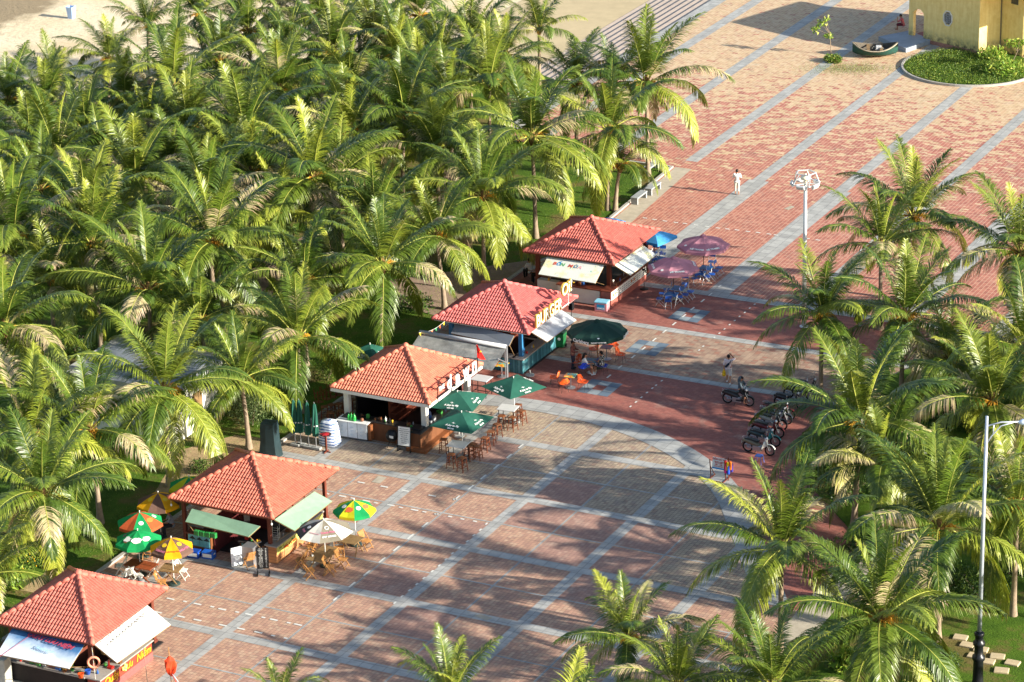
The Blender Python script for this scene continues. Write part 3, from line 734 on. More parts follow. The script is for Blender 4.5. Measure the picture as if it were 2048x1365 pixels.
def stock(loc, x0, x1, y0, y1, z, n, seed, where, group):
    """loose goods: each one a thing of its own"""
    for m, nm, c in clutter(None, x0, x1, y0, y1, z, n, seed):
        cx = sum(v[0] for v in m.v)/len(m.v); cy = sum(v[1] for v in m.v)/len(m.v); cz = min(v[2] for v in m.v)
        m.v = [(v[0]-cx, v[1]-cy, v[2]-cz) for v in m.v]
        cn = c[0].split('_')[1]
        o = m.build(nm, M(cn+'_stock_colour', c[1], .4, .1, 20), None, True if nm != 'carton' else False); o.location = (loc[0]+cx, loc[1]+cy, loc[2]+cz+.001)
        tag(o, 'small %s %s %s' % (cn, nm, where), nm, group)
def bulb(parent, x, y, z):
    m = MB(); m.tube([(x,y,z),(x,y,z-.16)], .006, 4); m.ball((x,y,z-.24), .05, 0, 7, (1,1,1.5)); m.build('hanging_bulb', m_white, parent, True)
KX = -4.15
K = {}
def kiosk(key, y, label, roofrgb, x=KX, **kw):
    t = thing('kiosk', label, 'kiosk', (x, y, .02), 0, 'tiled roof kiosks along the plaza'); K[key] = t
    mt = tile_mat('roof_tile_'+key, roofrgb); mc = M('ridge_tile_'+key, tuple(min(255,int(c*1.04)) for c in roofrgb), .65, .2, 5)
    roof(t, mt, mc, **kw); fl = MB(); fl.bbox(-2.55,2.5,-2.6,2.6,0,.05,.01); fl.build('floor', m_dark, t)  # floor coloured near-black to stand for shade under the roof
    return t, Vector((x, y, .02))
def added_walls(t, _mat, x=-2.45, y=2.55, mat=m_dark):  # dark walls added to keep the kiosk interior shaded
    m = MB(); m.box(x-.04, x+.04, -y+1.3, y-.12, 0, 2.4); m.build('added_back_wall', mat, t)
    m = MB(); m.box(x+.12, 1.9, y-.04, y+.04, 0, 2.4); m.build('added_side_wall', mat, t)
    m = MB(); m.box(-.35,-.3,-y+1.0,y-.3,.0,2.3)
    for z in (.5,.9,1.3,1.7): m.box(-.3,.05,-y+1.1,y-.4,z,z+.03)
    m.build('shelving', m_wood_d, t)
# ---------------------------------------------------------------- kiosk 1: souvenir stall, bottom left
t, L0 = kiosk('souvenir', -23.2, 'souvenir kiosk at the bottom left corner with red tiled roof and white painted flaps', (196,108,92), x=-4.5, A=2.62, B=2.95, za=4.1)
eaves(t, m_wood_d, 2.62, 2.95); posts(t, m_wood_d, 2.1, 2.4); added_walls(t, m_dark, -2.2)
m_brick = M('brick_red_panel', (150,62,44), .7, .15, 4)
ct = counter(t, 2.3, 2.95, -3.1, 1.0+.0, .95, m_brick, m_cement); 
m = MB(); m.box(2.955, 2.97, -3.1, 1.0, 0, .38); m.build('plinth', M('pinkish_plinth', (176,88,84), .8, .15, 5), ct)
m_yel = M('yellow_sign_paint', (236,178,40), .5, .08, 6)
for s, yy, sz in (('Quầy', -2.25, .5), ('Lưu', -.95, .44), ('Niệm', .3, .5)):
    m = MB(); put_text(m, s, Matrix.Translation((2.972,yy,.62)) @ Matrix(((0,0,1,0),(1,0,0,0),(0,1,0,0),(0,0,0,1))), sz, 0, .004, .004, .25); m.build('lettering', m_yel, ct)
counter(t, -2.1, 2.15, -3.15, -2.6, .95, m_dark, m_cement)
fm_w = M('white_flap_board', (232,230,222), .5, .06, 2); fm_b = N('faded_blue_banner', .5, .4)
P3 = fm_b.sep(fm_b.coord('Object')); nb = fm_b.noise(fm_b.coord('Object'), 1.5, 4)
fm_b.base(fm_b.ramp(fm_b.math('ADD', fm_b.math('DIVIDE', fm_b.math('SUBTRACT', P3[2], 1.85), .5), fm_b.math('MULTIPLY', fm_b.math('SUBTRACT', nb, .5), .6)), [(.2, lin((226,230,232))), (.5, lin((190,206,220))), (.78, lin((78,128,176))), (1, lin((40,88,140)))]))
o, q = flap(t, L0, ((35,1240),(172,1284)), ((-6,1309),(138,1338)), 2.45, 1.9, fm_b.mat, label='faded blue and white banner flap')
m_redt = M('red_banner_letters', (186,70,92), .5, .1)
panel_text(o, q, 'QUẦY LƯU NIỆM', .56, .27, .34, m_redt, .012, .2)
panel_text(o, q, 'Souvenir', .55, .52, .3, M('pale_blue_letters', (150,196,224), .6), .0, .3)
o, q = flap(t, L0, ((182,1284),(292,1209)), ((234,1326),(341,1250)), 2.45, 1.95, fm_w, label='white flap with black wave drawing')
a, b, c, d, n = q; wv = MB(); X = (b-a); Y = (c-a)
def onp(u, v): return a+X*u+Y*v+n*.02
for i in range(13):                      # row of hooked wave crests
    u0 = .1+.06*i; pts = [onp(u0+.055*k/8, .42-.07*sin(pi*k/8)+.02*k/8-.012*i) for k in range(9)]; wv.tube(pts, [.006+.014*sin(pi*k/8) for k in range(9)], 4)
for r_ in (.16,.22,.27,.33):
    for k in range(16):
        a0 = pi*(.08+.84*k/16); a1 = a0+.09; wv.bar(onp(.42+r_*1.3*cos(a0), .40-r_*1.05*sin(a0)), onp(.42+r_*1.3*cos(a1), .40-r_*1.05*sin(a1)), .016)
wv.build('wave_drawing', m_black, o)
stock(L0, -1.9, 2.0, -3.15, -2.6, .965, 26, 5, 'on the souvenir kiosk front counter', 'souvenirs on the kiosk counter')
stock(L0, 2.35, 2.9, -2.9, -.9, .965, 9, 6, 'on the long brick red souvenir counter', 'goods on the brick red counter')
# ---------------------------------------------------------------- kiosk 2: green flaps
t, L0 = kiosk('green', -8.7, 'kiosk with light green flaps and orange red tiled roof beside the folding wood chairs', (204,112,90), x=-4.3, A=2.9, B=3.1, za=4.05)
eaves(t, m_wood_d, 2.9, 3.1); posts(t, m_wood_d, 2.4, 2.6, w=.17)
m_fg = M('pale_green_flap', (142,176,144), .55, .1, 2.5); m_fg2 = M('pale_green_flap_spare', (142,176,144), .55, .1, 2.5)  # both flap greens share one colour
flap(t, L0, ((384,1018),(520,1053)), ((371,1044),(497,1074)), 2.4, 2.0, m_fg, label='pale green flap over the drinks bar')
flap(t, L0, ((549,1040),(629,984)), ((589,1062),(664,1003)), 2.4, 2.0, m_fg, label='pale green flap over the long counter')
m_brk = N('terracotta_block_counter', .7, .3); PP = m_brk.sep(m_brk.coord('Object')); bt = m_brk.n('ShaderNodeTexBrick')
m_brk.l(m_brk.comb(PP[1], PP[2]), bt.inputs['Vector']); bt.inputs['Scale'].default_value = 1; bt.inputs['Brick Width'].default_value = .34; bt.inputs['Row Height'].default_value = .17; bt.inputs['Mortar Size'].default_value = .008
bt.inputs['Color1'].default_value = lin((196,140,92)); bt.inputs['Color2'].default_value = lin((178,118,76)); bt.inputs['Mortar'].default_value = lin((120,84,60)); m_brk.base(bt.outputs[0])
ct = counter(t, 2.25, 2.8, -2.75, 1.6, .92, m_brk.mat, m_cement)
m = MB(); m.add([(2.815,-2.75,.45),(2.815,1.6,.45),(2.815,1.6,.88),(2.815,-2.75,.88)], [(0,1,2,3)]); m.v = m.v
gb = MB(); gb.box(2.803,2.818,-2.72,1.6,.46,.86); bnr = gb.build('menu_banner', M('yellow_green_banner', (206,202,110), .5, .25, 2.2), ct)
RX = Matrix(((0,0,1,0),(1,0,0,0),(0,1,0,0),(0,0,0,1)))
m = MB(); put_text(m, 'Sinh tố', Matrix.Translation((2.822,-2.3,.72)) @ RX, .17, 0, .003); put_text(m, 'Nước Ép', Matrix.Translation((2.822,-1.0,.68)) @ RX, .2, 0, .003, .01); m.build('lettering', M('green_letters', (40,110,60)), bnr)
m = MB(); put_text(m, 'Hồng Đá Miền', Matrix.Translation((2.824,-1.5,.56)) @ RX, .2, 0, .003, .012, .2); m.build('lettering', M('orange_letters', (200,84,30)), bnr)
ct2 = counter(t, .9, 2.1, -2.95, -2.5, .92, m_wood, m_dark)
pic = MB(); pic.box(1.0,2.0,-2.972,-2.955,.3,.86); pic.build('beach_picture', M('beach_print', (120,176,176), .5, .35, 2.5), ct2)
ct3 = counter(t, -1.9, -.6, -3.2, -2.7, 1.0, m_wood, m_wood_d)
pic = MB(); pic.box(-1.85,-.65,-3.222,-3.205,.35,.92); pc = pic.build('beach_picture', M('sea_print', (110,180,180), .5, .3, 2.5), ct3)
m = MB()
for i in range(3):
    cx = -1.6+i*.4; m.add([(cx-.2,-3.228,.7),(cx,-3.228,.86),(cx+.2,-3.228,.68)], [(0,1,2)]); m.box(cx-.008,cx+.008,-3.23,-3.226,.45,.75)
m.build('parasol_silhouettes', m_black, pc)
m = MB(); m.box(-.55,-.5,-3.0,-.3,0,1.9); m.box(-.55,.6,.3,.35,0,1.4); m.build('red_partition', M('red_partition_cloth', (84,26,28), .8, .15, 4), t)
stock(L0, 2.3, 2.72, -2.3, 1.4, .945, 10, 8, 'on the terracotta block counter', 'goods on the terracotta counter')
stock(L0, 1.0, 2.0, -2.9, -2.6, .945, 4, 9, 'on the small counter with beach picture', 'goods beside the fruit plate')
for yy in (-2.2,-1.1,0,1.1,2.2):
    m = MB(); m.box(2.62,2.86,yy-.03,yy+.03,2.34,2.42); m.build('rafter_end', m_wood_d, t)
bulb(t, 2.75, -2.95, 2.4); bulb(t, -2.85, -3.0, 2.4)
# ---------------------------------------------------------------- kiosk 3: white cafe bar with lettered sign
t, L0 = kiosk('cafe', 6.45, 'white trimmed cafe kiosk with black framed sign and red flag, orange tiled roof', (212,124,98), x=-4.1, A=2.92, B=2.95, za=4.2)
eaves(t, m_white, 2.92+.08, 2.95+.08, 2.55, .2); posts(t, m_white, 2.3, 2.35, w=.3)
m_wd = M('cafe_wood_front', (116,74,48), .55, .2, 4, streak=True); m_blt = M('black_granite_top', (40,38,38), .3, .15, 12, .5)
counter(t, -2.2, 2.3, -3.0, -2.5, 1.05, m_wd, m_blt); ct = counter(t, 2.0, 2.55, -3.35, 1.9, 1.0, m_wd, m_blt, over=.05)
m = MB(); m.bbox(1.8,2.95,-3.6,-3.15,0,.2,.02); m.bbox(2.35,2.9,-3.2,1.8,0,.18,.02); m.build('wood_step', m_wood, ct)
wh = MB(); wh.box(-2.15,2.15,-2.5,-2.46,2.12,2.36); pn = wh.build('sign_board', m_white, t)
m = MB(); put_text(m, 'THE DAWN  BEACH BAR', Matrix.Translation((.9,-2.512,2.22)) @ Matrix.Rotation(pi/2,4,'X'), .15, 0, .002); m.build('lettering', m_black, pn)
added_walls(t, m_white, -2.45, 2.5)
sg = MB()                                   # framed sign standing on the eave, right side
p0 = at(885,800,2.6)-L0; p1 = at(951,737,2.6)-L0; y0, y1 = p0.y, p1.y; sx = 3.02
sg.box(sx-.02,sx+.02,y0,y1,2.62,2.68); sg.box(sx-.02,sx+.02,y0,y1,3.18,3.22)
for yy in (y0,y0+(y1-y0)*.33,y0+(y1-y0)*.66,y1-.04): sg.box(sx-.02,sx+.02,yy,yy+.04,2.4,3.22); sg.bar((sx,yy+.02,3.15),(sx-.9,yy+.02,3.1),.03)
sgn = sg.build('sign_frame', m_black, t)
m = MB(); put_text(m, 'THE', Matrix.Translation((sx+.03,y0+.4,3.05)) @ RX, .34, 0, .02, .006, .0); m.build('lettering', m_white, sgn)
ys_ = y0+.78; step = (y1-y0-.78)/4
for i, ch in enumerate('dawn'):
    m = MB(); put_text(m, ch, Matrix.Translation((sx+.035,ys_+step*(i+.5),2.93 if i else 3.0)) @ RX @ Matrix.Scale(.95 if ch != 'w' else .72,4,(1,0,0)), (1.0,1.28,1.28,1.28)[i], 0, .02, .03, .0); m.build('lettering', m_white, sgn)
fg = MB(); fp = at(948,731,2.6)-L0; fg.tube([(fp.x,fp.y,2.5),(fp.x+.12,fp.y+.1,3.75)], .014, 6); fo = fg.build('flag_pole', m_steel, t)
m = MB(); V = []; n_ = 8
for i in range(n_+1):
    for j in range(5):
        u = i/n_; v = j/4; V.append((fp.x+.12+u*.32*(.3+v*.7)+.03*sin(u*7), fp.y+.1+u*.35*v+.05*sin(u*5+v*2), 3.72-v*.75-u*.18*v))
m.add(V, [(i*5+j,(i+1)*5+j,(i+1)*5+j+1,i*5+j+1) for i in range(n_) for j in range(4)]); m.build('red_flag', M('red_flag_cloth', (206,34,28), .7, .1), fo)
m = MB(); m.add([(fp.x+.3+.055*cos(pi/2+k*pi/5)*(1 if k%2==0 else .42)+.04, fp.y+.16+.05*cos(pi/2+k*pi/5)*(1 if k%2==0 else .42), 3.36+.07*sin(pi/2+k*pi/5)*(1 if k%2==0 else .42)) for k in range(10)], [tuple(range(10))]); m.build('yellow_star', m_yel, fo)
stock(L0, -1.9, 1.8, -2.95, -2.6, 1.07, 16, 10, 'on the black counter of the white cafe', 'bar goods of the white cafe')
stock(L0, 2.1, 2.5, -2.6, .6, 1.02, 9, 12, 'on the side counter of the white cafe', 'goods on the cafe side counter')
# ---------------------------------------------------------------- kiosk 4: teal burger bar
t, L0 = kiosk('burger', 17.4, 'burger kiosk with teal plank counter, blue posts and pinkish red tiled roof', (200,106,100), x=-3.85, A=2.95, B=3.05, za=4.05)
m_bluep = M('sky_blue_paint', (52,120,170), .5, .12, 3); posts(t, m_bluep, 2.15, 2.35, w=.24); eaves(t, m_white, 2.95, 3.05, 2.55, .08)
tk = N('teal_weathered_planks', .7, .3); Pk = tk.sep(tk.coord('Object')); st_ = tk.math('FRACT', tk.math('MULTIPLY', tk.math('ADD', Pk[0], Pk[1]), 6.2))
r_ = tk.wn(tk.comb(tk.math('FLOOR', tk.math('MULTIPLY', tk.math('ADD', Pk[0], Pk[1]), 6.2)), 1.0)); nz = tk.noise(tk.coord('Object'), 5, 5, .7)
tk.base(tk.mix(tk.math('LESS_THAN', st_, .07), tk.ramp(tk.math('MULTIPLY_ADD', r_, .5, tk.math('MULTIPLY', nz, .5)), [(.25, lin((44,98,108))), (.6, lin((78,140,150))), (.85, lin((128,172,172)))]), (.01,.03,.035,1)))
ct = counter(t, 1.85, 2.4, -2.75, 2.0, .88, tk.mat, m_cement, over=.1); counter(t, -2.3, 1.84, -2.75, -2.3, .88, tk.mat, m_cement, over=.06)
m_gf = M('grey_flap_board', (186,190,194), .45, .08, 1.5, .5); m_gf2 = M('dark_grey_flap', (130,134,140), .5, .1, 1.5)
flap(t, L0, ((1063,665),(1122,620)), ((1094,684),(1153,641)), 2.4, 1.95, m_gf, label='pale grey metal flap on the plaza side')
flap(t, L0, ((914,645),(1028,672)), ((902,667),(1018,692)), 2.4, 1.95, m_gf2, label='grey flap facing the roller canopy')
m_ylet = M('yellow_edge_letters', (226,180,80), .5, .06); m_wlet = M('cream_letter_faces', (240,236,214), .4, .03)
y0 = at(1075,655,2.7).y-L0.y; y1 = at(1133,622,2.7).y-L0.y+.1; sx = 3.05
br = MB(); br.box(sx-.06,sx-.02,y0+.1,y1+1.2,2.62,2.66); br.bar((sx-.04,y0+.4,3.0),(sx-1.5,y0+.4,3.05),.025); br.bar((sx-.04,y1+1.1,3.9),(sx-.04,y1+1.1,2.5),.03); bf = br.build('sign_frame', m_white, t)
for s, yc, zc, sz in (('BURGER', (y0+y1)/2+.02, 2.98, .98), ('Oi!', y1+.82, 3.62, .98)):
    sc_ = Matrix.Scale(.88,4,(1,0,0)) if s == 'BURGER' else Matrix.Identity(4)
    m = MB(); put_text(m, s, Matrix.Translation((sx-.01,yc,zc)) @ RX @ sc_, sz, 0, .05, .03); lo = m.build('lettering', m_ylet, bf)
    m = MB(); put_text(m, s, Matrix.Translation((sx+.058,yc,zc)) @ RX @ sc_, sz, 0, .004, .004); m.build('letter_faces', m_wlet, lo)
stock(L0, 1.9, 2.3, -2.3, 1.6, .9, 6, 14, 'on the pale counter above teal planks', 'goods on the teal counter'); added_walls(t, m_dark)
# ---------------------------------------------------------------- kiosk 5: painted flaps, farthest
t, L0 = kiosk('painted', 29.3, 'farthest kiosk with paint splashed white flaps, menu board counter and red tiled roof', (194,104,92), x=-4.15, A=2.9, B=3.2, za=3.95)
eaves(t, m_wood_d, 2.9, 3.2, 2.55, .1); posts(t, m_wood_d, 2.3, 2.55, w=.24)
sp_ = N('paint_splashed_board', .5, .4); oo = sp_.coord('Object'); n1 = sp_.noise(oo, 1.3, 3); n2 = sp_.noise(oo, 3.5, 5, .7)
c1 = sp_.mix(sp_.math('MULTIPLY', sp_.math('SUBTRACT', n1, .5, clamp=True), 5.0), lin((216,218,208)), lin((222,212,140)))
sp_.base(sp_.mix(sp_.math('GREATER_THAN', n2, .64), c1, lin((96,180,160))))
o, q = flap(t, L0, ((1096,513),(1208,531)), ((1077,549),(1190,567)), 2.42, 1.9, sp_.mat, label='white flap with coloured stall name and green paint')
for s, u, c in (('B',.18,(200,90,70)),('Ố',.25,(60,140,190)),('N',.32,(110,170,110)),('M',.46,(190,80,70)),('Ù',.55,(70,110,160)),('A',.63,(220,170,170))):
    panel_text(o, q, s, u, .33, .36, M('letter_colour_%d' % c[0], c, .5), .015)
o, q = flap(t, L0, ((1229,531),(1287,492)), ((1261,551),(1313,510)), 2.42, 1.95, sp_.mat, label='paint splashed flap on the plaza side')
m_pk = M('pinkish_brick_base', (164,92,80), .8, .2, 5)
ct = counter(t, 2.2, 2.85, -3.55, 1.4, .98, m_pk, m_wood_d, over=.03)
m = MB(); m.box(2.856,2.872,-3.5,1.35,.42,.93); mbd = m.build('menu_board', m_white, ct)
m = MB(); rng = random.Random(3)
for i in range(13):
    yy = -2.6+i*.3
    for j in range(3): m.box(2.8725,2.878,yy-.1,yy+.1,.5+j*.13,.53+j*.13)
m.build('menu_lines', M('dark_green_print', (50,84,70)), mbd)
m = MB()
for yy, c in ((-3.2,0),(-2.9,0),(-.7,0),(-.35,0)): m.lathe([(.1,0),(.08,.004),(.01,.006)], 10, 0, (2.873,yy,.68), 'x')
m.build('food_pictures', M('orange_food_print', (206,120,50), .5, .4, 9), mbd)
cw = counter(t, -.6, 2.1, -3.45, -2.95, .95, m_white, m_wood_d)
m = MB(); m.box(.1,.16,-3.1,-2.5,0,1.6); m.build('door_leaf', M('worn_grey_door', (150,150,140), .8, .2), t)
m = MB(); m.box(-2.2,-.7,-2.9,-2.5,.0,.8); m.build('low_counter', m_white, t)
m = MB(); m.box(-.25,-.2,-2.9,.5,0,1.7); m.build('red_partition', M('red_plastic_sheet', (140,24,28), .5, .15), t)
stock(L0, 2.3, 2.75, -2.6, .9, 1.0, 7, 16, 'on the counter above the menu board', 'goods above the menu board')
stock(L0, -2.0, 1.8, -3.3, -2.9, .965, 8, 18, 'under the paint splashed front flap', 'goods under the painted flap')
# ================================================================ PARASOLS
def canopy_pts(n, R, ha, hr, sag=.06, rot=0, seg=4):
    """returns rings of points: apex ring outwards; n panels, each split in 2 across"""
    rings = []
    for s in range(seg+1):
        u = s/seg; ring = []
        for k in range(n*2):
            a = rot+pi*k/n; rr = R*u*(1 if k % 2 == 0 else cos(pi/n)*(.985))
            z = ha-(ha-hr)*(u**1.12)-(0 if k % 2 == 0 else sag*u*.5)+sag*.6*sin(pi*u)
            ring.append(Vector((rr*cos(a), rr*sin(a), z)))
        rings.append(ring)
    return rings
m_pole_w = M('white_pole', (220,218,212), .4, .04); m_pole_d = M('dark_pole', (50,44,42), .5, .1); m_pole_wd = M('wooden_pole', (150,104,64), .6, .15)
m_base = M('green_black_base', (50,66,62), .6, .12); m_baseg = M('grey_base', (160,160,156), .6, .12)
def parasol(label, px, py, ha, hr, R, n, panels, rot=0, pole=None, base=m_base, val=.14, group='open parasols by the kiosks', texts=(), vtexts=(), cap=None, tilt=0, xy=None, pr=.022):
    """px,py = point on the photograph of the apex at height ha; panels = list of materials round the canopy"""
    p = Vector((xy[0], xy[1], 0)) if xy else at(px, py, ha); t = thing('parasol', label, 'parasol', (p.x, p.y, .022), rot, group)
    rings = canopy_pts(n, R, ha, hr); K2 = 2*n; mats = []; 
    for m in panels:
        if m not in mats: mats.append(m)
    mb = MB(); sg = len(rings)-1
    for s in range(sg):
        for k in range(K2):
            q = [rings[s][k], rings[s][(k+1)%K2], rings[s+1][(k+1)%K2], rings[s+1][k]]
            mi = mats.index(panels[(((k)//2)) % len(panels)])
            mb.add(q if s else q[1:], [(3,2,1,0)] if s else [(2,1,0)], mi)
    if val:
        for k in range(K2):
            a, b = rings[-1][k], rings[-1][(k+1)%K2]; mi = mats.index(panels[(k//2) % len(panels)])
            mb.add([a, b, b*1.0-Vector((-.02*b.x,-.02*b.y,val)), a*1.0-Vector((-.02*a.x,-.02*a.y,val))], [(0,1,2,3)], mi)
    c = mb.build('canopy', mats, t)
    sol = MB()
    for k in range(n):
        a = 2*pi*k/n; sol.bar((.03*cos(a),.03*sin(a),ha-.45),(R*.55*cos(a),R*.55*sin(a),ha-(ha-hr)*.5-.03), .012); sol.bar((0,0,ha-.05),(R*cos(a)*.98,R*sin(a)*.98,hr-.02), .012)
    sol.build('ribs', m_steel, t)
    pm = MB(); pm.tube([(0,0,0),(0,0,ha+.06)], pr, 8); pm.ball((0,0,ha+.07), .035, 0, 6); pm.build('pole', pole or m_pole_w, t)
    bm = MB(); bm.lathe([(.30,0),(.30,.05),(.24,.09),(.06,.11),(.05,.3),(.03,.31)], 18); bm.build('base', base, t)
    if cap:
        cm_ = MB(); cm_.lathe([(.02,ha+.1),(.1,ha+.08),(.17,ha-.0),(.2,ha-.04)], 12); cm_.build('cap', cap, t)
    for s, k, u, size, mat, kw in texts:      # text on panel k at radius fraction u
        a = pi*(2*k+1)/n; r1 = R*cos(pi/n)*u; z1 = ha-(ha-hr)*(u**1.12)
        out = Vector((cos(a), sin(a), 0)); slope = (out*R*cos(pi/n)+Vector((0,0,hr-ha))).normalized(); x = Vector((-sin(a), cos(a), 0))
        M_ = frame(out*r1+Vector((0,0,z1+.035)), x, -slope)
        if kw.get('turn'): M_ = M_ @ Matrix.Rotation(kw['turn'], 4, 'Z')
        m = MB()
        if s == 'disc': m.M = M_; m.lathe([(size,-.004),(size,.006)], 20)
        elif s == 'ring': m.M = M_; m.tube([(size*cos(q*.3),size*sin(q*.3),.0) for q in range(22)], .02, 4)
        elif s == 'blob':
            m.M = M_; rg = random.Random(k*7+int(size*100)); m.add([(size*cos(q*.35)*rg.uniform(.7,1.15),size*.8*sin(q*.35)*rg.uniform(.7,1.15),.004) for q in range(18)], [tuple(range(18))])
        elif s == 'plane':
            m.M = M_ @ Matrix.Scale(size,4); m.add([(-1,.15,0),(.1,.12,0),(.9,-.1,0),(.2,-.05,0),(-.8,-.02,0),(-.2,.1,.0),(-.5,.55,0),(-.35,.55,0),(.05,.1,0),(-.1,-.05,0),(-.3,-.5,0),(-.15,-.5,0),(.15,-.03,0)], [(0,1,2,3,4),(5,6,7,8),(9,10,11,12)])
        else: put_text(m, s, M_, size, 0, .003, kw.get('bold', .008), kw.get('shear', 0))
        m.build(kw.get('name', 'printed_logo' if s in ('disc','ring','blob','plane') else 'lettering'), mat, c)
    for s, k, size, mat in vtexts:            # text on the valance below panel k
        a = pi*(2*k+1)/n; out = Vector((cos(a), sin(a), 0)); x = Vector((-sin(a), cos(a), 0))
        m = MB(); put_text(m, s, frame(out*(R*cos(pi/n)*1.03+.012)+Vector((0,0,hr-val*.55)), x, (0,0,1)), size, 0, .003, .008); m.build('lettering', mat, c)
    return t
def fabric(name, rgb): 
    k = N(name, .8, .2); o = k.coord('Object'); nz = k.noise(o, 2.2, 4); c = lin(rgb)
    k.base(k.ramp(nz, [(.3, tuple(x*.85 for x in c[:3])), (.7, tuple(min(1,x*1.1) for x in c[:3]))]))
    tr = k.n('ShaderNodeBsdfTranslucent'); tr.inputs[0].default_value = c; mx = k.n('ShaderNodeMixShader'); mx.inputs[0].default_value = .18
    k.l(k.b.outputs[0], mx.inputs[1]); k.l(tr.outputs[0], mx.inputs[2]); k.l(mx.outputs[0], k.out.inputs[0]); k.bump(nz, .3, .03); return k.mat
f_green = fabric('bright_green_fabric', (26,150,84)); f_dg = fabric('dark_green_fabric', (44,98,82)); f_dg2 = fabric('blackish_green_fabric', (36,66,58))
f_yel = fabric('mustard_fabric', (232,168,20)); f_brn = fabric('brown_fabric', (112,86,74)); f_lime = fabric('lime_yellow_fabric', (206,206,40))
f_food = fabric('printed_red_food_fabric', (190,90,50)); f_gry = fabric('taupe_fabric', (142,134,116)); f_wht = fabric('off_white_fabric', (230,226,212))
f_char = fabric('charcoal_fabric', (86,84,82)); f_mauve = fabric('mauve_fabric', (196,136,150)); f_sky = fabric('sky_blue_fabric', (76,160,220))
m_wt = M('white_print', (232,232,226), .6, .03); m_rd = M('red_print', (190,40,40), .6, .05); m_yp = M('yellow_print', (226,190,40), .6, .05); m_pkp = M('pink_print', (190,110,130), .6); m_bkp = M('dark_print', (40,40,40), .6); m_gp = M('green_print', (20,110,60), .6)
# angles: panel k of n covers rot+2pi*k/n .. ; camera side faces about -63 deg, +x is to the right
def cam_text(n, rot, want): # panel index whose middle looks towards azimuth `want` (radians)
    return int(round(((want-rot) % (2*pi))*n/(2*pi)-.5)) % n
FR = radians(-62)
r8 = radians(-62-22.5)
parasol('bright green parasol with white print over the white chairs', 275, 1062, 2.35, 1.85, 1.12, 8, [f_green], r8, base=m_base,
        texts=[('blob',0,.62,.25,m_wt,{}),('MILO',0,.60,.22,m_gp,{'bold':.02}),('blob',7,.6,.22,m_wt,{}),('disc',7,.72,.1,M('coconut_brown',(120,84,60)),{}),('blob',1,.6,.2,m_wt,{}),('blob',6,.6,.14,M('grey_print',(110,110,104)),{})])
parasol('yellow and brown parasol over the wood table, nearer one', 342, 1077, 2.4, 1.9, 1.05, 8, [f_yel, f_brn], r8+radians(8),
        texts=[('disc',7,.5,.12,m_yp,{}),('disc',1,.5,.12,m_yp,{}),('Café Rang Xay',0,.8,.11,m_rd,{'bold':0,'shear':.2}),('TRUNG',7,.82,.16,m_pkp,{}),('NGUYEN',1,.82,.15,m_pkp,{})])
parasol('green and red printed parasol behind the bright green one', 279, 1026, 2.35, 1.85, 1.12, 8, [f_green, f_food], r8+radians(10),
        texts=[('disc',0,.65,.12,m_wt,{}),('disc',2,.65,.12,m_wt,{}),('blob',1,.6,.2,M('orange_print',(226,130,60)),{})])
parasol('yellow and brown parasol in the shade beside the green flap kiosk', 316, 987, 2.4, 1.9, 1.1, 8, [f_brn, f_yel], r8,
        texts=[('disc',1,.5,.12,m_yp,{}),('disc',7,.5,.12,m_yp,{})])
parasol('green parasol mostly hidden behind the green flap kiosk roof', 378, 955, 2.4, 1.95, 1.05, 8, [f_green, f_lime], r8)
parasol('taupe and white striped parasol over the long teak table', 647, 1041, 2.4, 1.82, 1.4, 8, [f_gry, f_wht, f_gry, f_wht, f_gry, f_wht, f_char, f_wht], r8+radians(16), val=0,
        texts=[('ring',0,.42,.09,m_wt,{}),('Thạch Phúc',0,.62,.15,m_pkp,{}),('0909 668 808',0,.8,.12,m_wt,{'bold':.01}),('CAFE ĐÁ XAY',7,.68,.09,m_pkp,{'bold':0}),('disc',6,.55,.1,m_wt,{}),('Thạch',6,.75,.14,m_pkp,{}),('disc',1,.55,.09,m_wt,{})])
parasol('green and yellow printed parasol right of the taupe one', 708, 1002, 2.35, 1.88, 1.03, 8, [f_green, f_lime], r8+radians(24),
        texts=[('disc',0,.55,.12,m_wt,{}),('disc',6,.55,.12,m_wt,{}),('blob',7,.62,.22,M('prawn_print',(216,96,56)),{}),('blob',1,.62,.2,M('noodle_print',(214,120,70)),{}),('HẢO HẢO',0,.55,.06,m_rd,{'bold':0})],
        vtexts=[('TÔM CHUA CAY',7,.1,m_yp)])
# dark green square ones
def sq_parasol(label, apex, cornerS, ha=2.5, hr=2.0, **k):
    p = at(*apex, ha); s = at(*cornerS, hr); a = math.atan2(s.y-p.y, s.x-p.x); R = min(1.75, max(1.35, (s-p).to_2d().length))
    T = []
    for i in (3, 0, 1): T += [('plane',i,.66,.13,m_wt,{}),('A Joy to Fly',i,.80,.16,m_wt,{'bold':.006,'shear':.1}),('SILK AIR',i,.95,.1,m_wt,{})]
    parasol(label, apex[0], apex[1], ha, hr, R, 4, [f_dg], a, base=m_baseg, val=.0, texts=T, group='square dark green parasols of the cafe', **k)
sq_parasol('square dark green parasol nearest, over the wood stools', (923,826), (953,884))
sq_parasol('square dark green parasol touching the black framed sign', (915,785), (951,830))
sq_parasol('square dark green parasol farthest right of the cafe', (1027,757), (1019,805))
sq_parasol('square green parasol in shade behind the cafe roof', (740,690), (745,722))
parasol('large round blackish green parasol over the orange chairs', 1194, 643, 2.75, 2.2, 1.65, 10, [f_dg2], radians(-62-18), pole=m_pole_wd, val=.2, cap=f_dg2,
        texts=[('blob',0,.93,.07,m_wt,{})], vtexts=[('Carlsberg',9,.26,m_wt),('Carlsberg',2,.26,m_wt),('PROBABLY THE BEST BEER',0,.07,m_wt)])
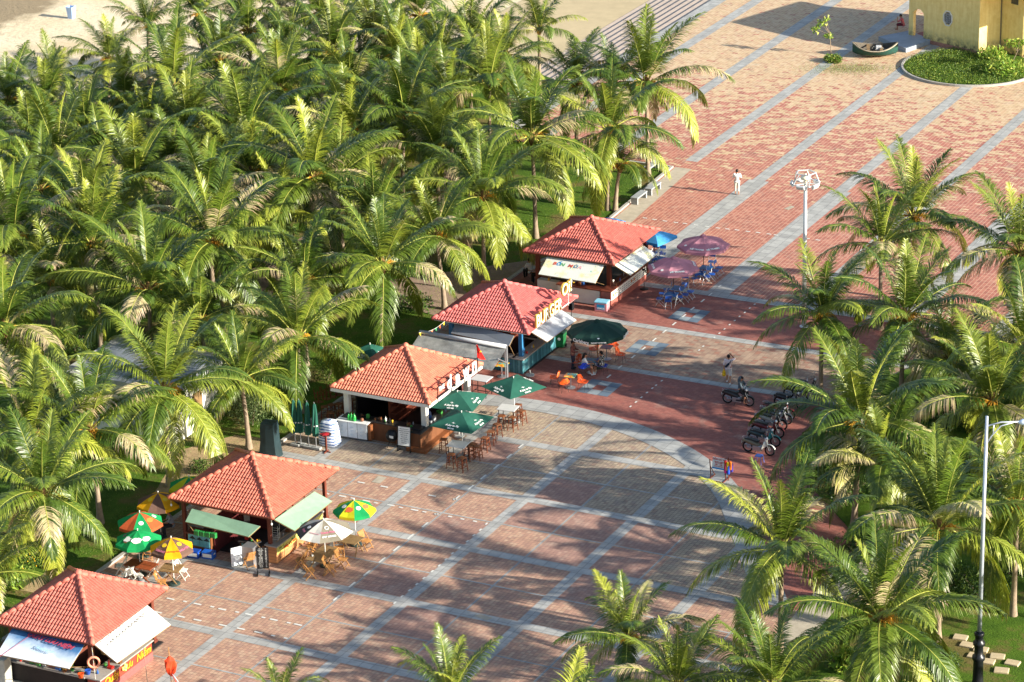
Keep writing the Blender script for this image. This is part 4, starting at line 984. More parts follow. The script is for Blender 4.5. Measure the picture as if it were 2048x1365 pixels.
parasol('mauve parasol nearer the kiosk with painted flaps', 1347, 517, 2.5, 1.95, 1.52, 8, [f_mauve], r8+radians(6), pole=m_pole_d, cap=f_mauve, base=m_baseg,
        texts=[('MÊ TRANG',0,.86,.17,m_wt,{'bold':.012}),('disc',7,.82,.09,m_wt,{}),('MÊ TRANG',2,.86,.17,m_wt,{}),('MÊ TRANG',6,.86,.17,m_wt,{})])
parasol('mauve parasol farther out by the broad grey band', 1407, 473, 2.5, 1.95, 1.56, 8, [f_mauve], r8+radians(22), pole=m_pole_d, cap=f_mauve, base=m_baseg,
        texts=[('MÊ TRANG',7,.86,.17,m_wt,{'bold':.012}),('MÊ TRANG',0,.86,.17,m_wt,{'bold':.012}),('disc',6,.82,.09,m_wt,{})])
parasol('square sky blue parasol behind the painted flap kiosk', 1309, 462, 2.45, 2.05, 1.35, 4, [f_sky], math.radians(-58), pole=m_pole_d, base=m_baseg, val=.16, vtexts=[('KEM',3,.16,m_rd)])
parasol('sky blue parasol peeping over the farthest kiosk roof', 1218, 437, 2.6, 2.2, 1.1, 4, [f_sky], math.radians(-40), pole=m_pole_d, base=m_baseg, val=.1)
# folded green parasols in a row on a bar of weights
fp = MB()
for i, (tx, ty) in enumerate(((586,801),(597,801),(613,805),(628,808))):
    p = at(tx, ty, 2.55); t = thing('folded_parasol', 'folded dark green parasol, %s of the row left of the cafe' % ('leftmost','second from left','third from left','rightmost')[i], 'parasol', (p.x, p.y, .022), 0, 'folded dark green parasols')
    m = MB(); V = []; n = 12; hs = [(2.55,.03),(2.45,.09),(2.1,.13),(1.5,.17),(1.0,.2),(.72,.17)]
    for z, r in hs:
        for k in range(n): a = 2*pi*k/n; rr = r*(1 if k % 2 else .62); V.append((rr*cos(a+z*.5), rr*sin(a+z*.5), z))
    m.add(V, [(j*n+k, j*n+(k+1)%n, (j+1)*n+(k+1)%n, (j+1)*n+k) for j in range(5) for k in range(n)]); m.build('canopy', f_dg, t)
    m = MB(); m.tube([(0,0,.05),(0,0,2.62)], .025, 8); m.build('pole', m_steel, t)
    m = MB(); m.lathe([(.145,1.28),(.16,1.3),(.145,1.34)], 10); m.build('strap', m_wt, t)
    m = MB(); m.bbox(-.26,.26,-.16,.16,0,.1,.02); m.build('weight', m_baseg, t)
# ================================================================ SEATS AND TABLES
def fold_chair(name, label, mat, group):
    t = thing(name, label, 'chair', (0,0,0), 0, group)
    m = MB()
    for i in range(5): m.box(-.21,.21,-.2+.085*i,-.135+.085*i,.43,.45)
    m.build('seat', mat, t)
    m = MB()
    for i in range(6): x = -.17+.068*i; m.bar((x,.24,.52),(x,.34,.88), .045, .014, up=(0,1,0))
    m.bar((-.22,.33,.88),(.22,.33,.88), .05, .022); m.bar((-.22,.24,.53),(.22,.24,.53), .04, .02); m.build('backrest', mat, t)
    for s in (-1, 1):
        m = MB(); m.bar((s*.23,-.24,0),(s*.23,.345,.9), .024, .04); m.build('leg', mat, t)
        m = MB(); m.bar((s*.205,.27,0),(s*.205,-.18,.44), .024, .04); m.build('leg', mat, t)
    m = MB(); m.bar((-.22,-.17,.08),(.22,-.17,.08), .02); m.bar((-.2,.2,.1),(.2,.2,.1), .02); m.build('stretcher', mat, t)
    return Proto(t, group)
G1 = 'folding wooden chairs'
pw = fold_chair('folding_chair', 'x', m_wood_l, G1)
for (px, py), a, l in (((602,1136),-1.4,'folding wood chair at the left side of the long teak table'), ((624,1110),-.9,'folding wood chair at the far left corner of the long teak table'), ((620,1157),2.4,'folding wood chair at the near end of the teak table, back towards the viewer'),
        ((661,1150),1.9,'folding wood chair at the right near side of the long teak table'), ((686,1136),1.6,'folding wood chair second on the right side of the long teak table'), ((733,1099),1.4,'folding wood chair alone right of the small teak table'), ((679,1113),.6,'folding wood chair between the two teak tables'),
        ((325,1180),2.0,'folding wood chair in front of the small table under the mustard parasol'), ((297,1118),.3,'folding wood chair behind the dark red table'), ((499,1135),-2.2,'folded back wooden chair beside the black menu board'), ((622,1085),-.6,'folding wood chair in shade behind the taupe parasol')):
    p = at(px, py); pw.put((p.x,p.y,.022), a, l)
G2 = 'white folding chairs'
pwh = fold_chair('white_chair', 'x', m_white, G2)
for (px, py), a, l in (((243,1148),-1.2,'white folding chair farthest left, seat in the sun'), ((255,1166),-2.0,'white folding chair near the roof tip of the souvenir kiosk'), ((277,1168),2.6,'white folding chair with the black and white bag on it'), ((306,1150),-1.0,'white folding chair left of the mustard parasol pole'), ((366,1158),1.7,'white folding chair right of the mustard parasol pole')):
    p = at(px, py); pwh.put((p.x,p.y,.022), a, l)
def wood_table(label, px, py, sx, sy, rz, mat):
    p = at(px, py, .74); t = thing('wooden_table', label, 'table', (p.x,p.y,.022), rz, 'slatted wooden tables')
    m = MB(); n = int(sx/.1)
    for i in range(n): m.box(-sx/2+i*sx/n, -sx/2+(i+.88)*sx/n, -sy/2, sy/2, .70, .725)
    m.box(-sx/2,sx/2,-sy/2+.04,-sy/2+.09,.66,.699); m.box(-sx/2,sx/2,sy/2-.09,sy/2-.04,.66,.699); m.build('tabletop', mat, t)
    for s in (-1, 1):
        for u in (-1, 1):
            m = MB(); m.bar((s*(sx/2-.08),u*(sy/2-.06),0),(-s*(sx/2-.3)*.6,u*(sy/2-.09+.03*s),.69), .035, .05); m.build('leg', mat, t)
    return t
wood_table('long weathered teak table under the taupe and white parasol', 646, 1108, 1.75, .95, pi/2, m_teak_old)
wood_table('small teak table under the green and yellow parasol', 702, 1079, .95, .95, pi/2, m_teak_old)
wood_table('dark red wood table under the bright green parasol', 282, 1129, 1.5, .8, .0, M('oiled_red_wood', (140,70,40), .45, .2, 6, streak=True))
wood_table('pale wood table under the mustard parasol', 343, 1136, 1.0, .9, .2, m_teak_old)
def shell_chair(name, mat, group):
    """bucket chair with a pattern of holes punched through seat and back"""
    t = thing(name, 'x', 'chair', (0,0,0), 0, group); m = MB(); V = []; nu, nv = 22, 26
    prof = [(-.24,.44),(-.1,.42),(.08,.42),(.19,.46),(.24,.56),(.28,.70),(.31,.84)]
    def P(u, v):
        x = v*(len(prof)-1); i = min(int(x), len(prof)-2); f = x-i
        y = prof[i][0]*(1-f)+prof[i+1][0]*f; z = prof[i][1]*(1-f)+prof[i+1][1]*f
        w = .23+.05*sin(pi*v)-.10*max(0, v-.72)/.28-.05*max(0,.15-v)/.15; q = (u*2-1)
        return (w*q, y-.10*abs(q)**2.2*(v > .45)*min(1,(v-.45)*4), z+.09*abs(q)**2.2*(1 if v < .6 else max(0, 1-(v-.6)*4)))
    for j in range(nv+1):
        for i in range(nu+1): V.append(P(i/nu, j/nv))
    rg = random.Random(5); F = []; holes = set()
    for k in range(26):
        ci, cj = rg.randrange(2, nu-2), rg.randrange(2, nv-2)
        if rg.random() < .5: holes |= {(ci+d, cj) for d in range(-1, 2)} | {(ci, cj+1)}
        else: holes |= {(ci, cj+d) for d in range(-1, 2)} | {(ci+1, cj)}
    for j in range(nv):
        for i in range(nu):
            if (i, j) in holes and 1 <= i < nu-1 and 1 <= j < nv-1: continue
            F.append((j*(nu+1)+i, j*(nu+1)+i+1, (j+1)*(nu+1)+i+1, (j+1)*(nu+1)+i))
    m.add(V, F); o = m.build('shell', mat, t, True); sm = o.modifiers.new('thickness', 'SOLIDIFY'); sm.thickness = .012
    for sx in (-1, 1):
        for y, y2 in ((-.17,-.23),(.17,.25)):
            m = MB(); m.tube([(sx*.13,y,.43),(sx*.21,y2,0)], .010, 6); m.build('leg', m_steel if False else M('dark_steel_leg', (60,56,54), .4, .1), t)
    return Proto(t, group)
po = shell_chair('shell_chair', M('orange_plastic', (232,96,34), .4, .08, 5, .5), 'orange perforated shell chairs')
for (px, py), a, l in (((1109,772),-1.2,'orange perforated chair left of the rainbow table, farther one'), ((1127,784),-2.3,'orange perforated chair left of the rainbow table, nearest the viewer'), ((1166,781),1.5,'orange perforated chair right of the rainbow table'),
        ((1153,740),-.6,'orange perforated chair beside the standing man'), ((1188,715),-.9,'orange perforated chair behind the dark parasol pole'), ((1228,707),1.0,'orange perforated chair under the right rim of the dark parasol'), ((1241,726),1.6,'orange perforated chair farthest right, next to the grey medallion'), ((1216,704),.2,'orange perforated chair at the far side of the dark top table')):
    p = at(px, py); po.put((p.x,p.y,.022), a, l)
pb = shell_chair('shell_chair', M('blue_plastic', (28,66,190), .4, .08, 5, .5), 'blue perforated shell chairs')
for (px, py), a, l in (((1167,752),-2.3,'blue perforated chair of the seated person in white'), ((1205,748),1.3,'blue perforated chair of the seated person in the black print dress'), ((1027,742),.6,'blue perforated chair in the corner of the teal counter'), ((985,727),-.9,'blue perforated chair under the roller canopy')):
    p = at(px, py); pb.put((p.x,p.y,.022), a, l)
def ped_table(label, px, py, mat, s=.62):
    p = at(px, py, .74); t = thing('pedestal_table', label, 'table', (p.x,p.y,.022), .15, 'square pedestal tables of the burger kiosk')
    m = MB(); m.bbox(-s/2,s/2,-s/2,s/2,.70,.73,.01); m.build('tabletop', mat, t)
    m = MB(); m.tube([(0,0,.05),(0,0,.70)], .035, 10); m.build('pedestal', m_steel, t); m = MB(); m.lathe([(.27,0),(.27,.015),(.2,.03),(.04,.07)], 20); m.build('foot', m_steel, t)
    return t
k = N('rainbow_tabletop', .3, .5); o_ = k.noise(k.coord('Object'), 2.6, 1, .5, 1.5); k.base(k.ramp(o_, [(.25, lin((30,70,150))),(.42, lin((90,190,190))),(.5, lin((226,190,60))),(.6, lin((226,110,50))),(.75, lin((180,40,50)))])); m_rain = k.mat
k = N('dusky_tabletop', .35, .5); o_ = k.noise(k.coord('Object'), 2.2, 1, .5, 1); k.base(k.ramp(o_, [(.35, lin((70,40,70))),(.55, lin((120,60,50))),(.75, lin((170,100,60)))])); m_dusk = k.mat
k = N('blue_green_tabletop', .35, .5); o_ = k.noise(k.coord('Object'), 2.2, 1, .5, 1); k.base(k.ramp(o_, [(.35, lin((30,80,130))),(.55, lin((50,110,120))),(.75, lin((180,160,60)))])); m_bg = k.mat
ped_table('rainbow topped square table with steel foot', 1141, 751, m_rain); ped_table('blue and green topped table between the two seated people', 1183, 721, m_bg); ped_table('dusky red topped table beside the dark parasol pole', 1213, 694, m_dusk)
ped_table('yellow and orange topped table in the corner of the teal counter', 1003, 729, m_rain, .7)
def metal_chair():
    t = thing('blue_folding_chair', 'x', 'chair', (0,0,0), 0, 'blue folding chairs'); mb_ = M('blue_enamel', (30,84,170), .4, .1, 6, .5)
    m = MB(); m.bbox(-.19,.19,-.2,.18,.43,.455,.01); m.build('seat', mb_, t); m = MB(); m.M = Matrix.Translation((0,.27,.76)) @ Matrix.Rotation(-.2,4,'X'); m.bbox(-.19,.19,-.012,.012,-.1,.1,.005); m.build('backrest', mb_, t)
    for s in (-1, 1):
        m = MB(); m.tube([(s*.205,-.26,0),(s*.205,.22,.6),(s*.2,.3,.86)], .012, 6); m.build('leg', m_steel, t)
        m = MB(); m.tube([(s*.18,.26,0),(s*.18,-.18,.43)], .012, 6); m.build('leg', m_steel, t)
    m = MB(); m.tube([(-.2,-.22,.07),(.2,-.22,.07)], .009, 5); m.tube([(-.2,.3,.86),(.2,.3,.86)], .011, 5); m.build('stretcher', m_steel, t)
    return Proto(t, 'blue folding chairs')
pm_ = metal_chair()
for (px, py), a, l in (((1320,612),-1.3,'blue folding chair nearest left under the nearer mauve parasol'), ((1325,602),-1.2,'blue folding chair second on the left of the nearer blue tables'), ((1334,594),-1.1,'blue folding chair third on the left of the nearer blue tables'), ((1336,617),-2.6,'blue folding chair nearest the viewer by the grey medallion'),
        ((1358,609),2.2,'blue folding chair right of the nearer parasol pole'), ((1370,604),1.8,'blue folding chair second on the right of the nearer blue tables'), ((1380,598),1.6,'blue folding chair farthest right of the nearer blue tables'), ((1370,582),.3,'blue folding chair behind the nearer blue tables'),
        ((1391,571),-2.2,'blue folding chair nearest under the farther mauve parasol'), ((1413,568),2.4,'blue folding chair right of the farther parasol pole'), ((1423,563),1.9,'blue folding chair second on the right of the farther blue tables'), ((1430,556),1.7,'blue folding chair third on the right of the farther blue tables'), ((1438,550),1.5,'blue folding chair farthest right of the farther blue tables'), ((1423,538),.2,'blue folding chair behind the farther blue tables'), ((1380,560),-1.3,'blue folding chair left of the farther blue tables'),
        ((1325,522),.3,'blue folding chair behind the table by the sky blue parasol'), ((1308,520),.0,'blue folding chair left behind the table by the sky blue parasol'), ((1303,541),-2.0,'blue folding chair beside the black fan'), ((1330,532),1.5,'blue folding chair right of the table by the sky blue parasol'), ((1181,604),-2.9,'blue stool chair at the white front of the farthest kiosk')):
    p = at(px, py); pm_.put((p.x,p.y,.022), a, l)
def blue_table():
    t = thing('blue_table', 'x', 'table', (0,0,0), 0, None); mb_ = M('blue_laminate', (34,98,160), .4, .1, 3, .5)
    m = MB(); m.bbox(-.36,.36,-.36,.36,.70,.725,.01); m.build('tabletop', mb_, t)
    for s in (-1, 1):
        m = MB(); m.tube([(s*.28,-.3,0),(s*.28,.3,.69)], .012, 6); m.build('leg', m_steel, t); m = MB(); m.tube([(s*.25,.3,0),(s*.25,-.3,.69)], .012, 6); m.build('leg', m_steel, t)
    return Proto(t, 'square blue tables')
bt_ = blue_table()
for (px, py), l in (((1343,589),'blue square table at the nearer mauve parasol pole'), ((1357,577),'blue square table just behind the nearest one'), ((1398,546),'blue square table left of the farther mauve parasol pole'), ((1412,536),'blue square table behind the farther mauve parasol pole'), ((1312,517),'blue square table under the sky blue parasol')):
    p = at(px, py, .72); bt_.put((p.x,p.y,.022), .1, l)
def stool():
    t = thing('bar_stool', 'x', 'stool', (0,0,0), 0, None); m = MB(); m.bbox(-.18,.18,-.17,.17,.72,.76,.015); m.build('seat', m_wood, t); mm = M('stool_red_wood', (120,62,36), .5, .2, 6)
    for sx in (-1, 1):
        for sy in (-1, 1):
            m = MB(); m.bar((sx*.2,sy*.2,0),(sx*.14,sy*.14,.72), .035); m.build('leg', mm, t)
    m = MB()
    for z in (.22,.45):
        k_ = .2-.06*z/.72
        m.bar((-k_,-k_,z),(k_,-k_,z),.022); m.bar((-k_,k_,z),(k_,k_,z),.022); m.bar((-k_,-k_,z+.05),(-k_,k_,z+.05),.022); m.bar((k_,-k_,z+.05),(k_,k_,z+.05),.022)
    m.build('rungs', mm, t); return Proto(t, 'wooden bar stools of the cafe')
ps = stool()
for (px, py), l in (((902,909),'wooden bar stool nearest left under the front parasol'), ((924,916),'wooden bar stool nearest the viewer, right of the front white table'), ((938,893),'wooden bar stool behind the front parasol pole'), ((946,888),'wooden bar stool beside the tilted wood chair'), ((970,876),'wooden bar stool first in the row right of the front parasol'), ((982,863),'wooden bar stool second in the row right of the front parasol'), ((994,849),'wooden bar stool last in the row right of the front parasol'), ((887,879),'wooden bar stool in shade by the cafe side counter'),
        ((1025,835),'wooden bar stool left of the far white table'), ((1043,822),'wooden bar stool right of the far white table'), ((1036,810),'wooden bar stool behind the far white table'), ((1003,832),'wooden bar stool in shade left below the far white table'), ((955,893),'wooden bar stool in the middle of the stools under the front parasol')):
    p = at(px, py, .76); ps.put((p.x,p.y,.022), random.uniform(-.4,.4), l)
for (px, py, rz, l) in ((916,889,.1,'white topped high table under the front square parasol'), (1016,816,.1,'white topped high table under the farthest square parasol'), (963,757,.0,'white topped high table beside the black framed sign')):
    p = at(px, py, 1.0); t = thing('high_table', l, 'table', (p.x,p.y,.022), rz, 'white topped high tables of the cafe')
    m = MB(); m.bbox(-.5,.5,-.42,.42,.97,1.0,.01); m.build('tabletop', M('grey_white_laminate', (200,200,200), .4, .06, 3, .5), t)
    for sx in (-1, 1):
        for sy in (-1, 1):
            m = MB(); m.bar((sx*.42,sy*.34,0),(sx*.4,sy*.32,.97), .03); m.build('leg', m_black, t)
    m = MB(); m.bar((-.42,.0,.25),(.42,.0,.25), .03); m.bar((-.42,-.34,.25),(-.42,.34,.25), .03); m.bar((.42,-.34,.25),(.42,.34,.25), .03); m.build('footrest', m_black, t)
# heap of stools and chairs stacked upside down behind the cafe
sp2 = Proto(dup(ps.root, (0,0,0), 0, 'x'), 'bar stools piled upside down')
i = 0
for px, py, h, rx in ((650,826,.0,0),(664,822,.0,0),(678,820,.0,0),(692,818,.0,0),(706,812,.0,0),(640,818,.76,pi),(655,812,.76,pi),(668,808,.76,pi),(681,804,.76,pi),(696,800,.76,pi),(662,838,0,0),(683,834,0,0)):
    p = at(px, py+14, .0); o = sp2.put((p.x,p.y,.022+h+(.76 if rx else 0)), random.uniform(-.7,.7), 'reddish bar stool, one of the pile behind the white drinks cabinet')
    o.rotation_euler.x = rx; i += 1
# ================================================================ PEOPLE
def capsule(mb, p0, r0, p1, r1, n=10):
    p0 = Vector(p0); p1 = Vector(p1); d = p1-p0
    if d.length < 1e-5: d = Vector((0,0,1e-3)); p1 = p0+d
    u = d.normalized(); a = u.orthogonal().normalized(); b = u.cross(a); V = []; rings = []
    for k in range(1, 4): rings.append((p0-u*r0*cos(pi/2*k/3), r0*sin(pi/2*k/3)))
    for k in range(3, 0, -1): rings.append((p1+u*r1*cos(pi/2*k/3), r1*sin(pi/2*k/3)))
    V.append(p0-u*r0)
    for c, r in rings:
        for k in range(n): t = 2*pi*k/n; V.append(c+(a*cos(t)+b*sin(t))*r)
    V.append(p1+u*r1); F = []
    for k in range(n): F.append((0, 1+(k+1)%n, 1+k))
    for j in range(len(rings)-1):
        for k in range(n): F.append((1+j*n+k, 1+j*n+(k+1)%n, 1+(j+1)*n+(k+1)%n, 1+(j+1)*n+k))
    e = 1+(len(rings)-1)*n
    for k in range(n): F.append((e+k, e+(k+1)%n, len(V)-1))
    mb.add(V, F)
def fused(name, caps, mat, parent, vox=.012):
    mb = MB()
    for c in caps: capsule(mb, *c)
    o = mb.build(name, mat, None); md = o.modifiers.new('fuse', 'REMESH'); md.mode = 'VOXEL'; md.voxel_size = vox
    dg = bpy.context.evaluated_depsgraph_get(); me = bpy.data.meshes.new_from_object(o.evaluated_get(dg))
    old = o.data; o.modifiers.clear(); o.data = me; bpy.data.meshes.remove(old); me.name = name
    if not me.materials: me.materials.append(mat)
    me.polygons.foreach_set('use_smooth', [True]*len(me.polygons)); o.parent = parent; return o
m_skin = M('tan_skin', (176,124,96), .55, .06, 9, .35); m_hair = M('black_hair', (24,20,20), .5, .2, 30)
def person(label, p, rz, J, shirt, pants, shirt_kw=None, long_hair=False, sleeve=.55, leglen=1.0, hat=None, shoes=None, skirt=None, shirt_name='shirt'):
    """J: joints in metres, body faces local +y. keys hipL kneeL ankL hipR.. shL elL wrL.. neck head pelvis chest"""
    t = thing('person', label, 'person', p, rz, None)
    V3 = {k: Vector(v) for k, v in J.items()}; caps = []
    for s in 'LR':
        h, k_, a = V3['hip'+s], V3['knee'+s], V3['ank'+s]; caps += [(h,.085,k_,.055), (k_,.055,k_.lerp(a,.35),.052), (k_.lerp(a,.35),.052,a,.036)]
        f = V3.get('toe'+s, a+Vector((0,.16,-.04))); caps += [(a+Vector((0,-.02,-.035)),.035,f,.028)]
        sh, el, wr = V3['sh'+s], V3['el'+s], V3['wr'+s]; caps += [(sh,.05,el,.037), (el,.037,wr,.025)]
        d = (wr-el).normalized(); sd = d.orthogonal().normalized(); x = Vector((1,0,0)) if abs(d.x) < .8 else Vector((0,1,0)); sd = (x-d*x.dot(d)).normalized(); nn = d.cross(sd)
        for q in (-.022, 0, .022): caps.append((wr+d*.02+sd*q*.5,.014,wr+d*.085+sd*q,.014))
        for q, l in ((-.03,.062),(-.01,.078),(.01,.072),(.03,.055)):       # four unequal fingers, slightly curled
            b_ = wr+d*.09+sd*q; m_ = b_+d*l*.55+nn*.006; caps += [(b_,.0085,m_,.008), (m_,.008,m_+d*l*.4+nn*.022,.007)]
        tb = wr+d*.035+sd*.03; caps += [(tb,.010,tb+d*.03+sd*.025,.0095), (tb+d*.03+sd*.025,.0095,tb+d*.055+sd*.03+nn*.01,.008)]
    pe, ch, nk, hd = V3['pelvis'], V3['chest'], V3['neck'], V3['head']; X = (V3['shR']-V3['shL']).normalized(); up = (ch-pe).normalized()
    caps += [(pe-X*.07,.105,pe+X*.07,.105), (pe,.115,pe.lerp(ch,.5),.105), (pe.lerp(ch,.5),.108,ch,.115), (ch-X*.08,.105,ch+X*.08,.105), (V3['shL'],.055,ch-X*.05,.09), (V3['shR'],.055,ch+X*.05,.09), (ch,.09,nk,.055), (nk,.052,hd,.05)]
    hu = (hd-nk).normalized(); fy = V3.get('face', Vector((0,1,0))); fy = (fy-hu*fy.dot(hu)).normalized(); hx = hu.cross(fy)
    caps += [(hd+hu*.03-fy*.01,.092,hd-hu*.01+fy*.01,.082), (hd+fy*.02-hu*.02,.07,hd+fy*.03-hu*.07,.045), (hd+fy*.085+hu*.0,.012,hd+fy*.1-hu*.025,.014), (hd-hx*.088,.018,hd-hx*.09-hu*.03,.012), (hd+hx*.088,.018,hd+hx*.09-hu*.03,.012)]
    body = fused('body', caps, m_skin, t, .0085)
    m = MB()
    for s in (-1, 1): m.ball(hd+fy*.083+hx*s*.033+hu*.008, .012, 0, 6)
    m.build('eyes', m_hair, t, True)
    m = MB(); m.bar(hd+fy*.088-hu*.052-hx*.022, hd+fy*.088-hu*.052+hx*.022, .008, .008); m.build('mouth', M('lip_colour', (140,70,64)), t)
    hc = [(hd+hu*.045-fy*.022,.098,hd+hu*.02-fy*.035,.096), (hd+hu*.06+fy*.02,.078,hd+hu*.03-fy*.03,.09)]
    if long_hair: hc += [(hd-fy*.05,.085,nk-fy*.075-hu*.02,.07), (nk-fy*.075,.07,ch-fy*.12+Vector((0,0,.04)),.05)]
    fused('hair', hc, m_hair, t, .012)
    g = .016
    sc = [(pe-X*.07-up*.05,.125,pe+X*.07-up*.05,.125), (pe,.13,pe.lerp(ch,.5),.122), (pe.lerp(ch,.5),.124,ch,.13), (ch-X*.08,.12,ch+X*.08,.12), (V3['shL'],.07,ch-X*.05,.1), (V3['shR'],.07,ch+X*.05,.1), (ch,.1,nk-up*.03,.062)]
    for s in 'LR': sc += [(V3['sh'+s],.068,V3['sh'+s].lerp(V3['el'+s],min(1,sleeve)),.058)] + ([(V3['el'+s],.056,V3['wr'+s],.04)] if sleeve > 1 else [])
    fused(shirt_name, sc, shirt, t, .014)
    if skirt:
        kc = []
        for s in 'LR': kc += [(V3['hip'+s],.13,V3['knee'+s],.12)]
        kc += [(V3['kneeL'],.10,V3['kneeR'],.10),(V3['hipL'],.13,V3['hipR'],.13)]; fused('skirt', kc, skirt, t, .016)
    else:
        pc = [(pe-X*.06-up*.06,.125,pe+X*.06-up*.06,.125)]
        for s in 'LR':
            a2 = V3['knee'+s].lerp(V3['ank'+s], max(0, (leglen-.5)*2)) if leglen > .5 else V3['hip'+s].lerp(V3['knee'+s], leglen*2)
            pc += [(V3['hip'+s],.105,V3['knee'+s] if leglen > .5 else a2,.075)] + ([(V3['knee'+s],.075,a2,.058)] if leglen > .5 else [])
        fused('trousers' if leglen > .75 else 'shorts', pc, pants, t, .014)
    if shoes:
        for s in 'LR':
            a = V3['ank'+s]; f = V3.get('toe'+s, a+Vector((0,.16,-.04))); fused('shoe', [(a+Vector((0,-.03,-.04)),.046,f+Vector((0,0,.004)),.038)], shoes, t, .012)
    return t, V3
def stand(stride=0, armL=None, armR=None):
    J = dict(pelvis=(0,0,.93), chest=(0,0,1.27), neck=(0,0,1.43), head=(0,.02,1.55), hipL=(-.09,0,.88), kneeL=(-.1,.03+stride*.2,.48), ankL=(-.1,-.02+stride*.3,.09), hipR=(.09,0,.88), kneeR=(.1,.03-stride*.05,.48), ankR=(.1,-.02-stride*.3,.09+abs(stride)*.05),
             shL=(-.18,0,1.36), elL=(-.22,-.04,1.08), wrL=(-.21,.08,.86), shR=(.18,0,1.36), elR=(.22,-.04,1.08), wrR=(.21,.08,.86))
    if armL: J['elL'], J['wrL'] = armL
    if armR: J['elR'], J['wrR'] = armR
    return J
def sit(seat=.47, lean=0.0, arms=None, spread=.1):
    J = dict(pelvis=(0,0,seat+.1), chest=(0,lean*.6,seat+.44), neck=(0,lean,seat+.60), head=(0,lean+.03,seat+.72), hipL=(-.09,.02,seat+.07), kneeL=(-spread-.02,.42,seat+.05), ankL=(-spread,.40,.09), hipR=(.09,.02,seat+.07), kneeR=(spread+.02,.42,seat+.05), ankR=(spread,.44,.09),
             shL=(-.18,lean*.8,seat+.53), elL=(-.22,.12+lean,seat+.28), wrL=(-.14,.34+lean,seat+.27), shR=(.18,lean*.8,seat+.53), elR=(.22,.12+lean,seat+.28), wrR=(.14,.34+lean,seat+.27))
    if arms: J.update(arms)
    return J
def pz(px, py): p = at(px, py); return (p.x, p.y, .024)
m_wcl = M('white_cotton', (226,228,226), .8, .05, 8, .2); m_wsh = M('white_cloth_trousers', (216,212,200), .8, .05, 8, .2)
# walking away across the sunny paving, back to the viewer
AW = .40
person('barefoot man in white shirt and rolled white trousers standing alone on the far paving', pz(1474,390), AW, stand(.12, armL=((-.25,.1,1.1),(-.06,.26,1.16)), armR=((.26,.06,1.1),(.08,.26,1.14))), m_wcl, m_wsh, leglen=.8, sleeve=.85)
tt, J = person('person in white with dark shoulder bag walking with one hand shading the face', pz(1457,768), .3, stand(.75, armL=((-.24,-.02,1.08),(-.25,.02,.84)), armR=((.32,.16,1.38),(.14,.16,1.58))), M('pale_pink_shirt', (222,206,208), .8, .05), M('white_shorts', (220,218,214), .8, .04), leglen=.5, sleeve=.9, shoes=m_wcl)
m = MB(); m.tube([(.16,.02,1.42),(.1,-.13,1.3),(-.08,-.15,1.1),(-.17,-.02,.98)], .018, 6); m.build('bag_strap', m_black, tt)
fused('shoulder_bag', [((.02,-.17,1.2),.06,(-.12,-.16,1.04),.065)], M('navy_bag', (34,44,66), .7, .1), tt, .014)
o = fused('bag', [((0,0,.07),.085,(0,0,-.1),.11), ((0,0,.1),.05,(0,0,.22),.02)], M('yellow_bag', (232,184,30), .6, .08), None, .014)
q = at(1457,768); wr = Matrix.Rotation(.3,4,'Z') @ Vector((-.25,.02,.60)); o.location = (q.x+wr.x, q.y+wr.y, .02+wr.z); tag(o, 'yellow bag carried by the person walking in white', 'bag')
person('person in hooded grey jacket and dark shorts sitting on the black scooter', (at(1480,809).x, at(1480,809).y, .024), -pi/2, sit(.74, .06, dict(kneeL=(-.17,.36,.62), ankL=(-.30,.22,.09), kneeR=(.17,.36,.62), ankR=(.26,.34,.24), toeR=(.26,.5,.2), elL=(-.24,.22,1.02), wrL=(-.18,.40,.98), elR=(.24,.22,1.02), wrR=(.16,.34,1.14))), M('grey_hooded_jacket', (84,98,106), .8, .12), M('black_shorts', (30,30,34), .8, .1), leglen=.6, sleeve=1.5)
hp = at(1480,809); hd_ = fused('hood', [((0,.04,1.49),.118,(0,.0,1.43),.11),((0,-.03,1.38),.1,(0,-.05,1.3),.1)], M('grey_hood', (78,92,100), .8, .12), [o for o in COL.objects if o.get('label','').startswith('person in hooded')][0], .014)
m_chk = N('red_check_shirt', .8, .2); PQ = m_chk.sep(m_chk.coord('Object')); cx_ = m_chk.math('LESS_THAN', m_chk.math('FRACT', m_chk.math('MULTIPLY', PQ[2], 14)), .4); cy_ = m_chk.math('LESS_THAN', m_chk.math('FRACT', m_chk.math('MULTIPLY', PQ[0], 14)), .4)
m_chk.base(m_chk.mix(m_chk.math('MULTIPLY', m_chk.math('ADD', cx_, cy_), .5), lin((150,96,86)), lin((92,52,50))))
tt, J = person('man in red checked shirt, dark trousers and dark cap standing beside the table', pz(1146,739), -1.35, stand(0, armL=((-.24,.1,1.1),(-.1,.3,1.12)), armR=((.24,.08,1.1),(.1,.3,1.06))), m_chk.mat, M('navy_trousers', (44,50,66), .8, .1), sleeve=1.2, shoes=m_black)
m = MB(); m.lathe([(.105,1.58),(.108,1.62),(.09,1.67),(.04,1.69)], 14, 0, (0,.0,0)); m.box(-.07,.07,.08,.17,1.585,1.6); m.build('cap', M('dark_cap', (40,36,40)), tt, True)
person('long haired person in white top seated on a blue chair, back to the viewer', (at(1168,752).x, at(1168,752).y, .024), -.95, sit(.46, .05), m_wcl, M('denim_shorts', (70,84,110), .8, .1), long_hair=True, leglen=.35, sleeve=.8, shoes=m_wcl)
sk = N('black_white_print', .8, .2); nn_ = sk.noise(sk.coord('Object'), 16, 2); sk.base(sk.ramp(nn_, [(.52, (.012,.012,.014,1)), (.58, lin((226,220,206)))]))
